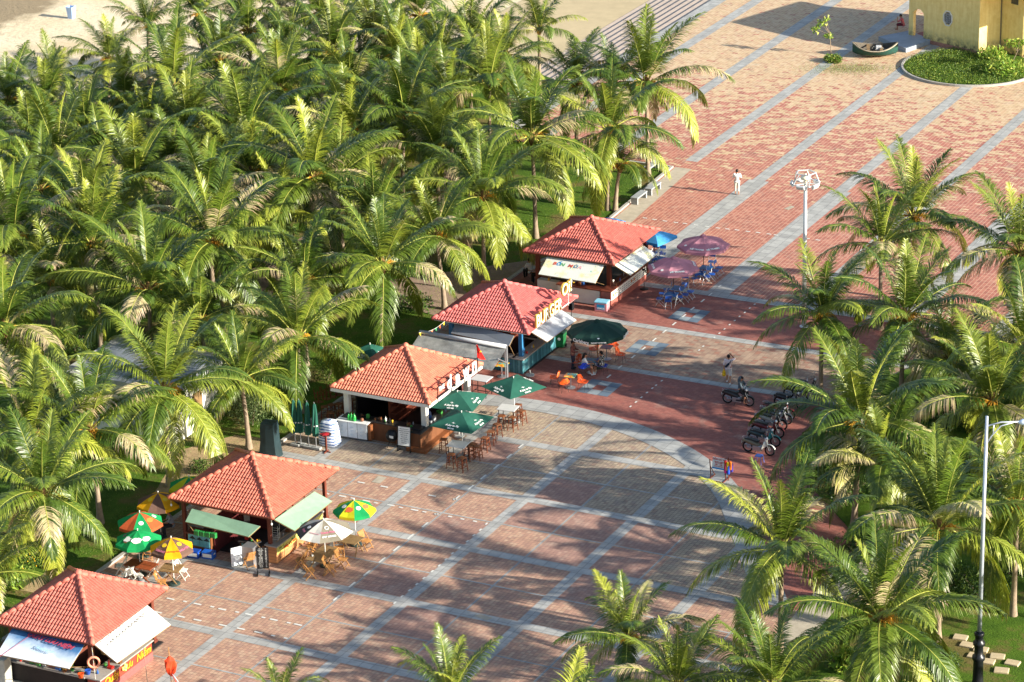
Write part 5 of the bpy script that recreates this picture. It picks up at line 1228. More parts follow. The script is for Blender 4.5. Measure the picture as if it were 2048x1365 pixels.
person('person in black and white print dress seated on a blue chair under the dark parasol', (at(1204,748).x, at(1204,748).y, .024), 1.5, sit(.46, .0, dict(elR=(.24,.1,.72), wrR=(.1,.14,1.0))), sk.mat, None, sleeve=.35, skirt=sk.mat, shoes=M('pale_sandals', (200,180,160)))
person('person in pink shirt sitting hunched on the step of the yellow building', (at(1806,55,.3).x, at(1806,55,.3).y, .10), 1.9, sit(.36, .16, dict(wrL=(-.05,.42,.95), elL=(-.12,.4,.62))), M('pink_red_shirt', (196,104,112), .8, .08), M('maroon_shorts', (96,30,44), .8, .08), leglen=.5, sleeve=.8)
person('person in pale shirt sitting in the shade behind the green flap kiosk', (at(346,1070).x, at(346,1070).y, .03), 2.3, sit(.46, .12), M('pale_grey_shirt', (150,156,166), .8, .08), M('dark_trousers', (48,46,50), .8, .08), sleeve=.8)
person('person in white shirt at the tables behind the farthest kiosk', (at(1061,560).x, at(1061,560).y, .03), 1.2, sit(.46, .1), m_wcl, M('black_trousers', (30,30,32), .8, .08), sleeve=.8)
person('person in dull pink shirt at the tables behind the farthest kiosk', (at(1080,566).x, at(1080,566).y, .03), 2.2, sit(.46, .1), M('dull_pink_shirt', (150,104,110), .8, .08), M('black_trousers', (30,30,32), .8, .08), sleeve=.8)
# ================================================================ MOTORBIKES
def wheel(t, x, r=.285, cast=False):
    m = MB(); m.lathe([(r-.05,-.012),(r-.045,.012)], 24, 0, (x,0,r), 'y'); m = MB()
    V = []; n = 26; k2 = 6
    for i in range(n):
        a = 2*pi*i/n
        for k in range(k2): b = 2*pi*k/k2; rr = r-.018+.012*cos(b); V.append((x+rr*cos(a), .012*sin(b), r+rr*sin(a)))
    rm = MB(); rr_ = r-.055
    for i in range(n):
        a0, a1 = 2*pi*i/n, 2*pi*(i+1)/n
        rm.bar((x+rr_*cos(a0),0,r+rr_*sin(a0)),(x+rr_*cos(a1),0,r+rr_*sin(a1)),.05,.018,up=(0,1,0))
    for i in range(14):
        a = 2*pi*i/14; rm.bar((x+.03*cos(a),0,r+.03*sin(a)),(x+rr_*cos(a+.2),0,r+rr_*sin(a+.2)),.006)
    rm.lathe([(.04,-.05),(.04,.05)], 12, 0, (x,0,r), 'y'); w_ = rm.build('wheel', m_steel, t)
    ty = MB(); pts = [(x+(r-.03)*cos(2*pi*i/n), 0, r+(r-.03)*sin(2*pi*i/n)) for i in range(n+1)]; ty.tube(pts, .045, 8, 0, False); ty.build('tyre', M('tyre_rubber', (22,22,24), .8, .1), w_, True)
def bike(label, px, py, rz, rgb, rgb2, scooter=False):
    p = at(px, py); t = thing('motorbike', label, 'motorbike', (p.x+.62*cos(rz), p.y+.62*sin(rz), .024), rz, 'parked motorbikes under the palm' if not scooter else None)
    wheel(t, -.62); wheel(t, .62)
    mc_ = M('bike_paint_%d_%d_%d' % rgb, rgb, .3, .06, 5, .6); md = M('bike_paint_%d_%d_%d' % rgb2, rgb2, .35, .06, 5, .6)
    b = MB(); b.M = Matrix.Scale(1,4)
    prof = [(-.9,.62,.07),(-.62,.62,.14),(-.3,.56,.16),(-.05,.46,.13),(.1,.34,.10)]
    b.tube([(x,0,z) for x,z,r in prof], [r for x,z,r in prof], 10); b.build('body', mc_, t, True)
    s = MB(); V = []
    prof = [(-.78,.75,.09),(-.5,.765,.125),(-.15,.72,.13),(.02,.70,.10)]
    for x, z, w_ in prof: V += [(x,-w_,z-.05),(x,-w_*.85,z+.02),(x,w_*.85,z+.02),(x,w_,z-.05)]
    s.add(V, [(i*4+k,(i+1)*4+k,(i+1)*4+(k+1)%4,i*4+(k+1)%4) for i in range(3) for k in range(4)]+[(0,1,2,3),(15,14,13,12)]); s.build('seat', m_black, t)
    f = MB()
    wd = .2 if scooter else .16
    for sy in (-1, 1): f.add([(.30,sy*.04,.74),(.44,sy*.03,.74),(.46,sy*.05,.5),(.30,sy*wd,.62),(.22,sy*wd,.34),(.20,sy*.06,.28)], [(0,1,2,3),(3,2,5,4)] if sy > 0 else [(3,2,1,0),(4,5,2,3)])
    f.tube([(.40,0,.9),(.44,0,.62),(.5,0,.5)], [.07,.07,.05], 8)
    if scooter: f.bbox(-.1,.3,-.16,.16,.26,.34,.03)
    f.build('leg_shield', md, t)
    g = MB()
    for sy in (-.07,.07): g.tube([(.42,sy,.78),(.62,sy,.285)], .02, 6)
    g.build('front_fork', m_steel, t)
    fn = MB()
    for k in range(9): a0 = pi*(.12+.09*k); a1 = a0+pi*.1; fn.add([(.62+.33*cos(a0),-.05,.285+.33*sin(a0)),(.62+.33*cos(a0),.05,.285+.33*sin(a0)),(.62+.33*cos(a1),.05,.285+.33*sin(a1)),(.62+.33*cos(a1),-.05,.285+.33*sin(a1))], [(0,1,2,3)])
    fn.build('mudguard', md, t); fn = MB()
    for k in range(9): a0 = pi*(.15+.09*k); a1 = a0+pi*.1; fn.add([(-.62+.34*cos(a0),-.06,.285+.34*sin(a0)),(-.62+.34*cos(a0),.06,.285+.34*sin(a0)),(-.62+.34*cos(a1),.06,.285+.34*sin(a1)),(-.62+.34*cos(a1),-.06,.285+.34*sin(a1))], [(0,1,2,3)])
    fn.build('mudguard', mc_, t)
    h = MB(); h.tube([(.28,-.32,.97),(.36,-.15,.98),(.38,0,.95),(.36,.15,.98),(.28,.32,.97)], .014, 6); h.build('handlebar', m_black, t)
    h = MB(); h.ball((.46,0,.9), .075, 0, 8, (.8,1,1)); h.build('headlight', M('headlight_glass', (224,228,232), .08, .02, 3, .9), t, True)
    for sy in (-1, 1):
        h = MB(); h.tube([(.34,sy*.2,.98),(.32,sy*.28,1.14)], .008, 5); h.M = Matrix.Translation((.32,sy*.30,1.16)); h.lathe([(.05,-.01),(.055,.0),(.05,.01)], 10, 0, (0,0,0), 'x'); h.build('mirror', M('mirror_chrome', (230,234,240), .06, .01, 3, .9, .9), t)
    e = MB(); e.tube([(.1,.12,.28),(-.2,.14,.24),(-.45,.15,.26),(-.92,.16,.34)], [.02,.03,.045,.04], 8); e.build('exhaust', m_steel, t, True)
    e = MB(); e.bbox(-.32,.18,-.13,.13,.18,.46,.04); e.tube([(.05,0,.32),(.24,0,.34)], [.07,.06], 8); e.tube([(-.62,-.08,.29),(-.1,-.08,.3)], .02, 6); e.build('engine', m_steel, t)
    r = MB(); r.tube([(-.6,-.1,.8),(-.9,-.08,.8),(-.9,.08,.8),(-.6,.1,.8)], .01, 5); r.ball((-.88,0,.66), .04, 0, 6); r.build('rear_rack', m_steel, t)
    r = MB(); r.box(-.93,-.925,-.09,.09,.44,.58); r.build('number_plate', m_wt, t)
    st_ = MB(); st_.bar((-.1,-.08,.24),(-.16,-.24,0),.02); st_.build('side_stand', m_black, t)
    return t
bike('old motorbike with white leg shield, nearest the blue plastic stool', 1495.5, 904, -.05, (110,104,84), (226,226,216))
bike('dark motorbike with turquoise trim behind the white shield one', 1506, 887, .0, (34,60,62), (30,120,124))
bike('dark red motorbike with pale side stripe, third from the viewer', 1513, 870, .04, (90,24,30), (100,26,32))
bike('black motorbike with silver side panel, fourth from the viewer', 1520, 854, .02, (150,148,140), (40,42,50))
bike('maroon motorbike in the parked row, fifth from the viewer', 1536, 833, .0, (84,20,28), (96,24,30))
bike('black motorbike farthest up the parked row', 1558, 814, .05, (28,28,32), (34,36,42))
bike('black motorbike with bright mirror half hidden beyond the parked row', 1577, 797, .1, (30,30,34), (60,62,66))
bike('dark motorbike tucked between the silver panelled and the maroon one', 1530, 843, .03, (40,44,60), (44,48,64))
bike('black motorbike beyond the bright mirror one, mostly under fronds', 1592, 786, .05, (34,32,34), (40,40,42))
bike('black scooter carrying the person in the hooded jacket', 1455, 807, .02, (26,26,30), (34,34,38), True)
# ================================================================ LAMPS AND STREET FURNITURE
def gpt(px, py, h=0): p = at(px, py, h); return (p.x, p.y, .022)
p = at(1611, 368, 8.6); t = thing('floodlight_mast', 'tall white mast with a ring of floodlights rising behind the palms', 'floodlight mast', (p.x,p.y,.1))
m_mast = M('galvanised_white', (206,208,206), .4, .08, 3, .5, .2); m_rust = M('rusty_steel', (110,74,56), .8, .3, 8)
m = MB(); m.tube([(0,0,0),(0,0,4.5),(0,0,8.5)], [.13,.115,.095], 14); m.lathe([(.26,0),(.26,.03),(.14,.06)], 12); m.build('mast', m_mast, t, True)
m = MB(); n = 5
for z, r in ((8.55,.78),(9.15,.55)):
    for k in range(n): a, b = 2*pi*k/n+.3, 2*pi*(k+1)/n+.3; m.bar((r*cos(a),r*sin(a),z),(r*cos(b),r*sin(b),z),.05)
for k in range(n):
    a = 2*pi*k/n+.3; m.bar((.78*cos(a),.78*sin(a),8.55),(.55*cos(a+.3),.55*sin(a+.3),9.15),.05); m.bar((0,0,8.5),(.78*cos(a),.78*sin(a),8.55),.045)
m.build('ring_frame', m_mast, t)
for k in range(5):
    a = 2*pi*(k+.5)/5+.3; m = MB(); m.M = Matrix.Rotation(a,4,'Z') @ Matrix.Translation((.72,0,8.5)) @ Matrix.Rotation(.55,4,'Y'); m.bbox(-.06,.08,-.24,.24,-.12,.12,.02)
    o = m.build('floodlight', m_mast, t); g = MB(); g.M = m.M; g.box(.082,.09,-.2,.2,-.1,.1); g.build('glass', M('lamp_glass', (210,214,210), .15, .04, 3, .8), o)
m = MB(); m.ball((0,0,8.85), .3, 0, 8, (1,1,.5)); m.tube([(0,0,8.5),(0,0,9.1)], .06, 8); m.build('hub', M('cream_fairing', (222,216,192), .5, .12, 3), t, True)
p = at(1974, 830, 10.5); bp = at(1974, 830, 13.0); t = thing('street_lamp', 'silver street lamp with curved arm and black ornate base at the right edge', 'street lamp', (bp.x,bp.y,.03))
m_slv = M('silver_grey_paint', (186,192,204), .3, .05, 3, .6, .3); m_blk = M('black_cast_iron', (34,36,42), .35, .2, 6, .6, .3)
m = MB(); m.tube([(0,0,2.7),(0,0,7),(0,0,12.9)], [.1,.085,.065], 12); m.build('pole', m_slv, t, True)
m = MB(); m.M = Matrix.Scale(1.15,4); m.lathe([(.34,0),(.34,.18),(.26,.24),(.2,.5),(.19,1.3),(.24,1.36),(.24,1.5),(.17,1.56),(.16,1.9),(.22,1.96),(.23,2.08),(.16,2.14),(.15,2.3),(.19,2.36),(.19,2.46),(.11,2.52)], 20); m.build('ornate_base', m_blk, t, True)
R3 = _R.copy(); R3.z = 0; R3.normalize()
m = MB(); m.tube([Vector((0,0,12.45)), R3*.6+Vector((0,0,12.62)), R3*1.45+Vector((0,0,12.62))], .035, 8); m.tube([Vector((0,0,11.6)), R3*.22+Vector((0,0,12.0)), R3*.6+Vector((0,0,12.45)), R3*1.1+Vector((0,0,12.6))], .028, 8); m.tube([R3*.28+Vector((0,0,12.05)), R3*.3+Vector((0,0,12.55))], .03, 6); m.build('arm', m_slv, t, True)
m = MB(); m.M = Matrix.Translation(R3*1.62+Vector((0,0,12.6))) @ Matrix.Rotation(math.atan2(R3.y,R3.x),4,'Z'); m.lathe([(.05,-.3),(.13,-.15),(.15,.1),(.11,.28),(.04,.33)], 12, 0, (0,0,0), 'x'); m.build('lamp_head', M('lamp_head_white', (206,220,240), .3, .03, 3, .6), t, True)
def bench(label, px, py):
    p = at(px, py, .45); t = thing('stone_bench', label, 'bench', (p.x,p.y,.0), 0.02, 'grey stone benches on the lawn kerb')
    mt = M('grey_polished_granite', (150,154,156), .5, .12, 9, .4); m = MB(); m.bbox(-.24,.24,-.8,.8,.38,.47,.008); m.build('seat', mt, t)
    for s in (-1, 1): m = MB(); m.bbox(-.22,.22,s*.70-.08,s*.70+.08,0,.378,.004); m.build('leg', mt, t)
bench('nearer of the two grey stone benches on the kerb', 1278, 389); bench('second grey stone bench on the kerb, just beyond the nearest', 1306, 371); bench('grey stone bench half hidden beside the black bollard lamp', 1303, 329)
p = at(1322, 342); t = thing('bollard_lamp', 'short black bollard lamp at the corner of the lawn', 'bollard lamp', (p.x,p.y,.0)); m = MB(); m.lathe([(.16,0),(.16,.03),(.07,.05),(.065,.62)], 12); m.build('post', m_blk, t, True); m = MB(); m.lathe([(.06,.62),(.095,.66),(.1,.74),(.05,.8),(.01,.81)], 12); m.build('lamp_head', m_blk, t, True)
# ---- wheelie bin, fan, cooler, freezer etc.
p = at(1122, 696); t = thing('litter_bin', 'green litter bin at the end of the teal counter', 'litter bin', (p.x,p.y,.022), .1); mg = M('bin_green_plastic', (26,104,58), .5, .1)
m = MB(); m.add([(-.2,-.22,.08),(.2,-.22,.08),(.2,.22,.08),(-.2,.22,.08),(-.26,-.28,.92),(.26,-.28,.92),(.26,.28,.92),(-.26,.28,.92)], [(3,2,1,0),(4,5,6,7),(0,1,5,4),(1,2,6,5),(2,3,7,6),(3,0,4,7)]); m.build('body', mg, t)
m = MB(); m.bbox(-.29,.29,-.31,.31,.92,1.0,.02); m.build('lid', M('bin_dark_lid', (18,50,34), .5), t)
for s in (-1, 1): m = MB(); m.lathe([(.09,-.03),(.09,.03)], 12, 0, (s*.22,.22,.09), 'x'); m.build('wheel', m_black, t)
m = MB(); m.lathe([(.09,0),(.07,.006)], 12, 0, (.0,-.27,.6), 'y'); m.build('white_mark', m_wt, t)
p = at(1288.4, 579); t = thing('pedestal_fan', 'black pedestal fan beside the menu board counter', 'fan', (p.x,p.y,.022), -1.0)
m = MB(); m.lathe([(.26,0),(.26,.03),(.2,.05),(.03,.08)], 18); m.build('base', m_black, t); m = MB(); m.tube([(0,0,.05),(0,0,1.15)], .02, 8); m.build('pole', m_black, t)
m = MB()
for r in (.1,.18,.26): 
    for y in (.06,.16): m.tube([(r*cos(k*.4),y+.0,1.2+r*sin(k*.4)) for k in range(17)], .006, 4, 0, False)
for k in range(20): a = k*pi/10; m.bar((.02*cos(a),.05,1.2+.02*sin(a)),(.27*cos(a),.07,1.2+.27*sin(a)),.005); m.bar((.27*cos(a),.07,1.2+.27*sin(a)),(.27*cos(a),.15,1.2+.27*sin(a)),.005)
m.build('cage', m_black, t); m = MB()
for k in range(3): a = 2*pi*k/3; m.add([(0,.11,1.2),(.22*cos(a),.09,1.2+.22*sin(a)),(.22*cos(a+.7),.13,1.2+.22*sin(a+.7))], [(0,1,2)])
m.build('blades', M('fan_blade_grey', (90,90,96)), t); m = MB(); m.lathe([(.06,-.12),(.07,.0),(.04,.05)], 10, 0, (0,0,1.2), 'y'); m.build('motor', m_black, t)
p = at(1203, 622); t = thing('cooler_box', 'pink and blue ice cooler box in front of the farthest kiosk', 'cooler', (p.x,p.y+.1,.022), .1); m = MB(); m.bbox(-.38,.38,-.27,.27,0,.5,.02); m.build('body', M('faded_pink_plastic', (206,140,146), .5, .1), t)
m = MB(); m.bbox(-.4,.4,-.29,.29,.5,.58,.02); m.build('lid', M('pale_blue_lid', (130,190,214), .5, .1), t); m = MB(); m.box(-.24,.24,-.276,-.272,.1,.42); o = m.build('label_panel', M('blue_label', (40,140,190)), t)
m = MB(); put_text(m, "WALL'S", Matrix.Translation((0,-.279,.18)) @ Matrix.Rotation(pi/2,4,'X'), .13, 0, .002, .004); m.build('lettering', m_wt, o)
# cafe side: drinks cabinet, towels, boards, grill
p = at(707, 880); t = thing('drinks_cabinet', 'white tiled drinks cabinet with three doors left of the cafe kiosk', 'cabinet', (p.x,p.y,.022), .05); mcw = M('patterned_white_panel', (214,220,224), .4, .12, 4, .5)
m = MB(); m.bbox(-.85,.85,-.05,.65,.08,.98,.01); m.build('body', M('cabinet_gap_grey', (96,100,104), .5), t); m = MB(); m.bbox(-.95,.9,-.12,.7,.98,1.02,.008); m.build('countertop', M('cabinet_top', (222,224,222), .4), t)
for i in range(3):
    m = MB(); m.box(-.83+.56*i,-.3+.56*i,-.066,-.052,.12,.95); o = m.build('door', mcw, t); m = MB(); m.box(-.36+.56*i,-.345+.56*i,-.09,-.068,.45,.62); m.build('handle', m_steel, o)
    m = MB()
    for k in range(3): m.tube([(-.6+.56*i+.06*cos(q*.6),-.069,.3+.2*k+.035*sin(q*.6)) for q in range(9)], .006, 4)
    m.build('printed_pattern', M('blue_pattern_print', (110,160,190)), o)
m = MB(); m.bbox(.87,1.05,-.02,.62,.1,.92,.01); m.build('wooden_end', m_wood, t)
for i in range(5):
    m = MB(); m.lathe([(.085,0),(.09,.04),(.085,.2),(.05,.27),(.02,.3),(.022,.34)], 12); o = m.build('water_bottle', M('green_bottle_plastic', (40,170,70), .2, .08, 6, .6), None, True); o.location = (p.x-.28+.17*(i%3)+.05*(i//3), p.y+.1+.2*(i//3), 1.05)
    tag(o, 'bright green water bottle on the white drinks cabinet', 'bottle', 'green bottles on the drinks cabinet')
m = MB(); m.lathe([(.07,0),(.1,.06),(.08,.16),(.06,.18)], 10); o = m.build('clay_jar', M('brown_clay', (130,84,60), .6), None, True); o.location = (p.x+.45,p.y+.2,1.05); tag(o, 'brown clay jar beside the green bottles', 'jar')
k = N('striped_towel', .9, .1); PP = k.sep(k.coord('Object')); k.base(k.mix(k.math('LESS_THAN', k.math('FRACT', k.math('MULTIPLY', k.math('ADD', PP[2], k.math('MULTIPLY', k.noise(k.coord('Object'), 3, 2), .12)), 6.5)), .38), lin((214,220,232)), lin((74,104,160))))
p = at(653, 893); m = MB(); rg = random.Random(2); V = []; nu = 16
for z, r in ((0,.52),(.35,.50),(.8,.48),(1.15,.42),(1.3,.34),(1.34,.05)):
    for k_ in range(nu): a = 2*pi*k_/nu; q = r*(1+.05*sin(a*3+z*3)+rg.uniform(-.03,.03))*min(1.25, 1/max(abs(cos(a)),abs(sin(a)))**.8); V.append((q*cos(a)*1.0, q*sin(a)*.8, z+rg.uniform(-.02,.02)))
m.add(V, [(j*nu+i,j*nu+(i+1)%nu,(j+1)*nu+(i+1)%nu,(j+1)*nu+i) for j in range(5) for i in range(nu)]+[tuple(range(5*nu,6*nu))]); o = m.build('towel_pile', k.mat, None, True); o.location = (p.x,p.y+.35,.022); tag(o, 'pile covered with blue and white striped towels beside the folded parasols', 'towel pile')
p = at(653, 905); t = thing('side_table', 'small dark pedestal table with red cloth in front of the striped towels', 'table', (p.x,p.y,.022)); m = MB(); m.lathe([(.3,.98),(.3,1.0)], 16); m.build('tabletop', m_dark, t); m = MB(); m.bar((0,0,0),(0,0,.98),.08); m.build('pedestal', m_wood_d, t); m = MB(); m.bar((-.25,0,.02),(.25,0,.02),.05); m.bar((0,-.25,.02),(0,.25,.02),.05); m.build('foot', m_wood_d, t)
m = MB(); rg = random.Random(4); m.add([(.27*cos(k*.45)*rg.uniform(.7,1.2),.27*sin(k*.45)*rg.uniform(.7,1.2),1.02-.1*(k%2)) for k in range(14)]+[(0,0,1.07)], [(k,(k+1)%14,14) for k in range(14)]); o = m.build('cloth', M('red_cloth', (170,30,40), .8), None, True); o.location = (p.x,p.y,.03); tag(o, 'red cloth thrown over the small pedestal table', 'cloth')
p = at(538, 917); t = thing('covered_cabinet', 'tall object under a dark green cover behind the green flap kiosk', 'covered cabinet', (p.x,p.y+.2,.02), .1); m = MB(); V = []
for z, a_, b_ in ((0,.5,.42),(.4,.46,.38),(.9,.40,.34),(1.7,.38,.32),(1.95,.35,.3)): V += [(-a_,-b_,z),(-a_*.2,-b_*1.06,z),(a_,-b_,z),(a_*.95,0,z),(a_,b_,z),(-a_,b_,z)]
m.add(V, [(j*6+i,j*6+(i+1)%6,(j+1)*6+(i+1)%6,(j+1)*6+i) for j in range(4) for i in range(6)]+[tuple(range(24,30))]); m.build('cover', M('dark_green_tarpaulin', (38,56,60), .45, .2, 3), t)
p = at(811, 908); t = thing('notice_board', 'white notice board in black frame leaning before the cafe counter', 'notice board', (p.x-.15,p.y+.1,.022), .12); m = MB(); m.M = Matrix.Rotation(-.14,4,'X'); m.box(-.33,.33,-.012,.012,.35,1.35); bd = m.build('board', m_wt, t)
m = MB(); m.M = Matrix.Rotation(-.14,4,'X')
for i, s in enumerate(('Please leave your','valuables with us and','we will look after','them for you.','We are not','responsible for','lost items.','Thank you')): put_text(m, s, Matrix.Translation((0,-.014,1.24-.105*i)) @ Matrix.Rotation(pi/2,4,'X'), .07, 0, .001, .001)
m.build('lettering', m_bkp, bd); m = MB(); m.M = Matrix.Rotation(-.14,4,'X')
for x in (-.35,.35): m.bar((x,0,0),(x,0,1.4),.04)
m.bar((-.35,0,1.38),(.35,0,1.38),.04); m.bar((-.35,0,.33),(.35,0,.33),.04); m.bar((-.35,0,.03),(-.35,.45,.02),.04); m.bar((.35,0,.03),(.35,.45,.02),.04); m.build('frame', m_black, t)
p = at(780, 898); t = thing('kettle_grill', 'round black kettle grill with a white tag by the cafe counter', 'grill', (p.x,p.y+.25,.022)); m = MB(); m.ball((0,0,.62), .33, 0, 12, (1,1,1)); m.build('bowl', m_black, t, True)
for k in range(3): a = 2*pi*k/3; m = MB(); m.bar((.15*cos(a),.15*sin(a),.35),(.3*cos(a),.3*sin(a),0),.025); m.build('leg', m_black, t)
m = MB(); m.M = Matrix.Translation((.14,-.31,.68)); m.box(-.12,.12,-.01,.0,-.07,.07); m.build('tag', m_wt, t)
p = at(852, 843, 1.0)
for i in range(3):
    m = MB(); m.lathe([(.11,0),(.12,.04),(.11,.28),(.05,.36),(.05,.4)], 12); o = m.build('water_jug', M('blue_water_plastic', (50,110,200), .2, .08, 5, .6), None, True); o.location = (p.x+.0,p.y-.1+.24*i,1.06); tag(o, 'blue water jug at the corner of the cafe side counter', 'water jug', 'blue water jugs at the cafe')
# roller canopy of clear plastic between cafe and burger kiosks
a = at(840,664,2.55); b = at(1013,694,2.55); t = thing('roller_canopy', 'translucent grey roller canopy between the cafe and burger kiosks', 'canopy', (b.x,b.y,.022)); a = a-Vector((b.x,b.y,.022)); bb = Vector((0,0,b.z-.022))
m = MB(); m.tube([a, bb], .11, 12); m.build('roller', M('pale_grey_fabric_roll', (188,190,192), .5, .05), t, True)
k = N('clear_plastic_sheet', .25, .5); k.base(k.ramp(k.noise(k.coord('Object'), 1.2, 5, .7), [(.35, lin((120,120,116))), (.7, lin((176,176,170)))])); tr = k.n('ShaderNodeBsdfTransparent'); mx = k.n('ShaderNodeMixShader'); mx.inputs[0].default_value = .22; k.l(k.b.outputs[0], mx.inputs[1]); k.l(tr.outputs[0], mx.inputs[2]); k.l(mx.outputs[0], k.out.inputs[0])
m = MB(); V = []; nn_ = 10
for i in range(nn_+1):
    for j in range(5): q = a.lerp(bb, i/nn_); V.append((q.x, q.y-1.75*j/4, q.z-.1-.62*j/4-.05*sin(pi*j/4)+.02*sin(i*1.3+j)))
m.add(V, [(i*5+j,(i+1)*5+j,(i+1)*5+j+1,i*5+j+1) for i in range(nn_) for j in range(4)]); m.build('sheet', k.mat, t, True)
m = MB(); m.tube([(0,0,0),(0,0,2.6)], .06, 10); m.build('post', m_steel, t); m = MB(); m.tube([(-.16,.1,0),(-.16,.1,2.5)], .025, 8); m.tube([(0,0,1.6),(-.05,-1.0,2.2)], .03, 8); m.build('stay', m_steel, t)
m = MB(); m.tube([(a.x,a.y,0),(a.x,a.y,2.6)], .05, 10); m.build('post', m_steel, t)
# green flap kiosk goods
for px, py, l, rgb in ((418,1116,'blue drinks crate with white front on the ground by the drinks bar',(30,90,180)), (389,1114,'blue bottle crate left of the drinks bar, lower',(26,70,160)), (386,1096,'grey bottle crate behind the blue crate',(90,96,104))):
    p = at(px, py); t = thing('drinks_crate', l, 'crate', (p.x,p.y,.022), .1, None); m = MB(); m.bbox(-.3,.3,-.2,.2,0,.34,.015); m.build('body', M('crate_%d'%rgb[0], rgb, .5, .1), t); m = MB(); m.box(-.24,.24,-.206,-.202,.08,.26); m.build('front_label', m_wt, t); m = MB(); m.box(.302,.306,-.08,.08,.2,.26); m.build('handle', m_wt, t)
p = at(403, 1075, 1.0)
for i in range(4):
    m = MB(); m.bbox(-.14,.14,-.1,.1,0,.24,.02); o = m.build('bottle_pack', M('green_wrapped_pack', (50,140,70), .3, .3, 9, .5), None); o.location = (p.x-.3+.3*i,p.y+.1+.02*i,1.035); tag(o, 'green shrink wrapped bottle pack on the drinks bar with beach picture', 'bottle pack', 'green bottle packs on the drinks bar')
p = at(481, 1136); t = thing('freezer', 'steel faced freezer with open white door in the green flap kiosk', 'freezer', (p.x+.25,p.y+.45,.022), .0); m = MB(); m.bbox(-.3,.35,-.2,.4,.02,1.0,.01); m.build('body', m_steel, t); m = MB(); m.M = Matrix.Translation((-.3,-.2,0)) @ Matrix.Rotation(-2.2,4,'Z'); m.bbox(0,.55,-.03,.03,.06,1.0,.01); m.build('door', mcw, t)
p = at(527, 1150); t = thing('menu_board', 'tall black chalk menu board standing at the terracotta counter corner', 'menu board', (p.x,p.y,.022), .5); m = MB(); m.box(-.26,.26,-.015,.015,.3,1.4); bd = m.build('board', M('blackboard', (30,30,32), .6, .2), t)
m = MB(); rg = random.Random(8)
for i in range(14): put_text(m, rg.choice(('Cà phê','Sinh tố','Nước dừa','Trà đá','Nước mía','Bia','Sữa chua')), Matrix.Translation((-.08,-.018,1.34-.072*i)) @ Matrix.Rotation(pi/2,4,'X'), .06, 0, .001); m.box(.14,.2,-.02,-.017,1.33-.072*i,1.345-.072*i)
m.build('lettering', m_wt, bd); m = MB(); m.bar((-.28,0,0),(-.28,0,1.42),.03); m.bar((.28,0,0),(.28,0,1.42),.03); m.bar((-.28,-.25,.03),(-.28,.25,.03),.06); m.bar((.28,-.25,.03),(.28,.25,.03),.06); m.build('frame', m_black, t)
p = at(516, 1086, .95); m = MB(); m.lathe([(.05,0),(.16,.03),(.17,.04)], 14); t = m.build('plate', m_wt, None); t.location = (p.x,p.y,.96); tag(t, 'white plate of fruit on the small counter with beach picture', 'plate')
for x, y, c in ((-.06,.02,(230,140,40)),(.06,.04,(226,150,50)),(.0,-.05,(230,190,60)),(-.02,.1,(120,160,60))): m = MB(); m.ball((0,0,0), .06, 0, 7); o = m.build('fruit', M('fruit_%d_%d'%c[:2], c, .5), None, True); o.location = (p.x+x,p.y+y,1.055); tag(o, '%s fruit on the white plate' % ('green' if c[0] < 200 else 'yellow' if c[1] > 180 else 'orange'), 'fruit', 'fruit on the white plate')
p = at(551, 1078, .95); t = thing('wire_rack', 'white wire snack rack on the terracotta block counter', 'rack', (p.x,p.y,.955), .2); m = MB()
for z in (.02,.25,.5): m.tube([(-.18,-.12,z),(.18,-.12,z),(.18,.12,z),(-.18,.12,z),(-.18,-.12,z)], .008, 4)
m.build('shelf_wires', m_wt, t); m = MB()
for sx in (-1,1):
    for sy in (-1,1): m.bar((sx*.18,sy*.12,0),(sx*.18,sy*.12,.72),.014)
m.build('uprights', m_wt, t)
m = MB(); m.lathe([(.04,0),(.05,.07),(.045,.075)], 10); o = m.build('cup', m_wt, None); q = at(625, 1113, .75); o.location = (q.x,q.y,.75); tag(o, 'white cup at the left end of the long teak table', 'cup')
# souvenir kiosk: kite pole, drawer cabinet, bunting, lifebuoy, toys
p = at(345, 1398); t = thing('kite_pole', 'bamboo pole with a crumpled red orange cloth kite at the bottom edge', 'kite pole', (p.x,p.y,.02)); m = MB(); m.tube([(0,0,0),(-.01,0,2.5)], .018, 7); m.build('pole', m_wood_l, t)
m = MB(); rg = random.Random(12); V = []; n = 12
for z, r in ((1.15,.10),(1.3,.2),(1.6,.25),(1.9,.2),(2.05,.04)):
    for k_ in range(n): a = 2*pi*k_/n; q = r*(1+.22*sin(3*a+z*4)+rg.uniform(-.08,.08)); V.append((q*cos(a),q*sin(a),z+rg.uniform(-.03,.03)))
m.add(V, [(j*n+i,j*n+(i+1)%n,(j+1)*n+(i+1)%n,(j+1)*n+i) for j in range(4) for i in range(n)]); m.build('kite_cloth', M('orange_red_nylon', (222,66,30), .5, .15), t)
m = MB(); m.tube([(.1,0,1.2),(.3,.05,.9),(.45,.05,.5)], .018, 4); m.build('tail', M('white_blue_ribbon', (220,224,236)), t); m = MB(); m.tube([(.08,-.03,1.2),(.2,0,.95),(.36,0,.6)], .015, 4); m.build('tail', M('red_ribbon', (216,50,40)), t)
p = at(298, 1395); m = MB(); m.tube([(0,0,0),(-.12,.05,2.45)], .014, 6); o = m.build('thin_pole', M('grey_bamboo', (130,124,112)), None); o.location = (p.x,p.y,.02); tag(o, 'thin leaning grey pole in front of the souvenir counter', 'pole')
L1 = K['souvenir'].location
t = thing('drawer_cabinet', 'grey metal drawer cabinet under the blue banner flap', 'cabinet', (L1.x-1.9,L1.y-3.55,.022)); m = MB(); m.bbox(-.3,.3,-.25,.25,0,1.25,.01); m.build('body', M('worn_grey_metal', (168,168,158), .5, .15), t)
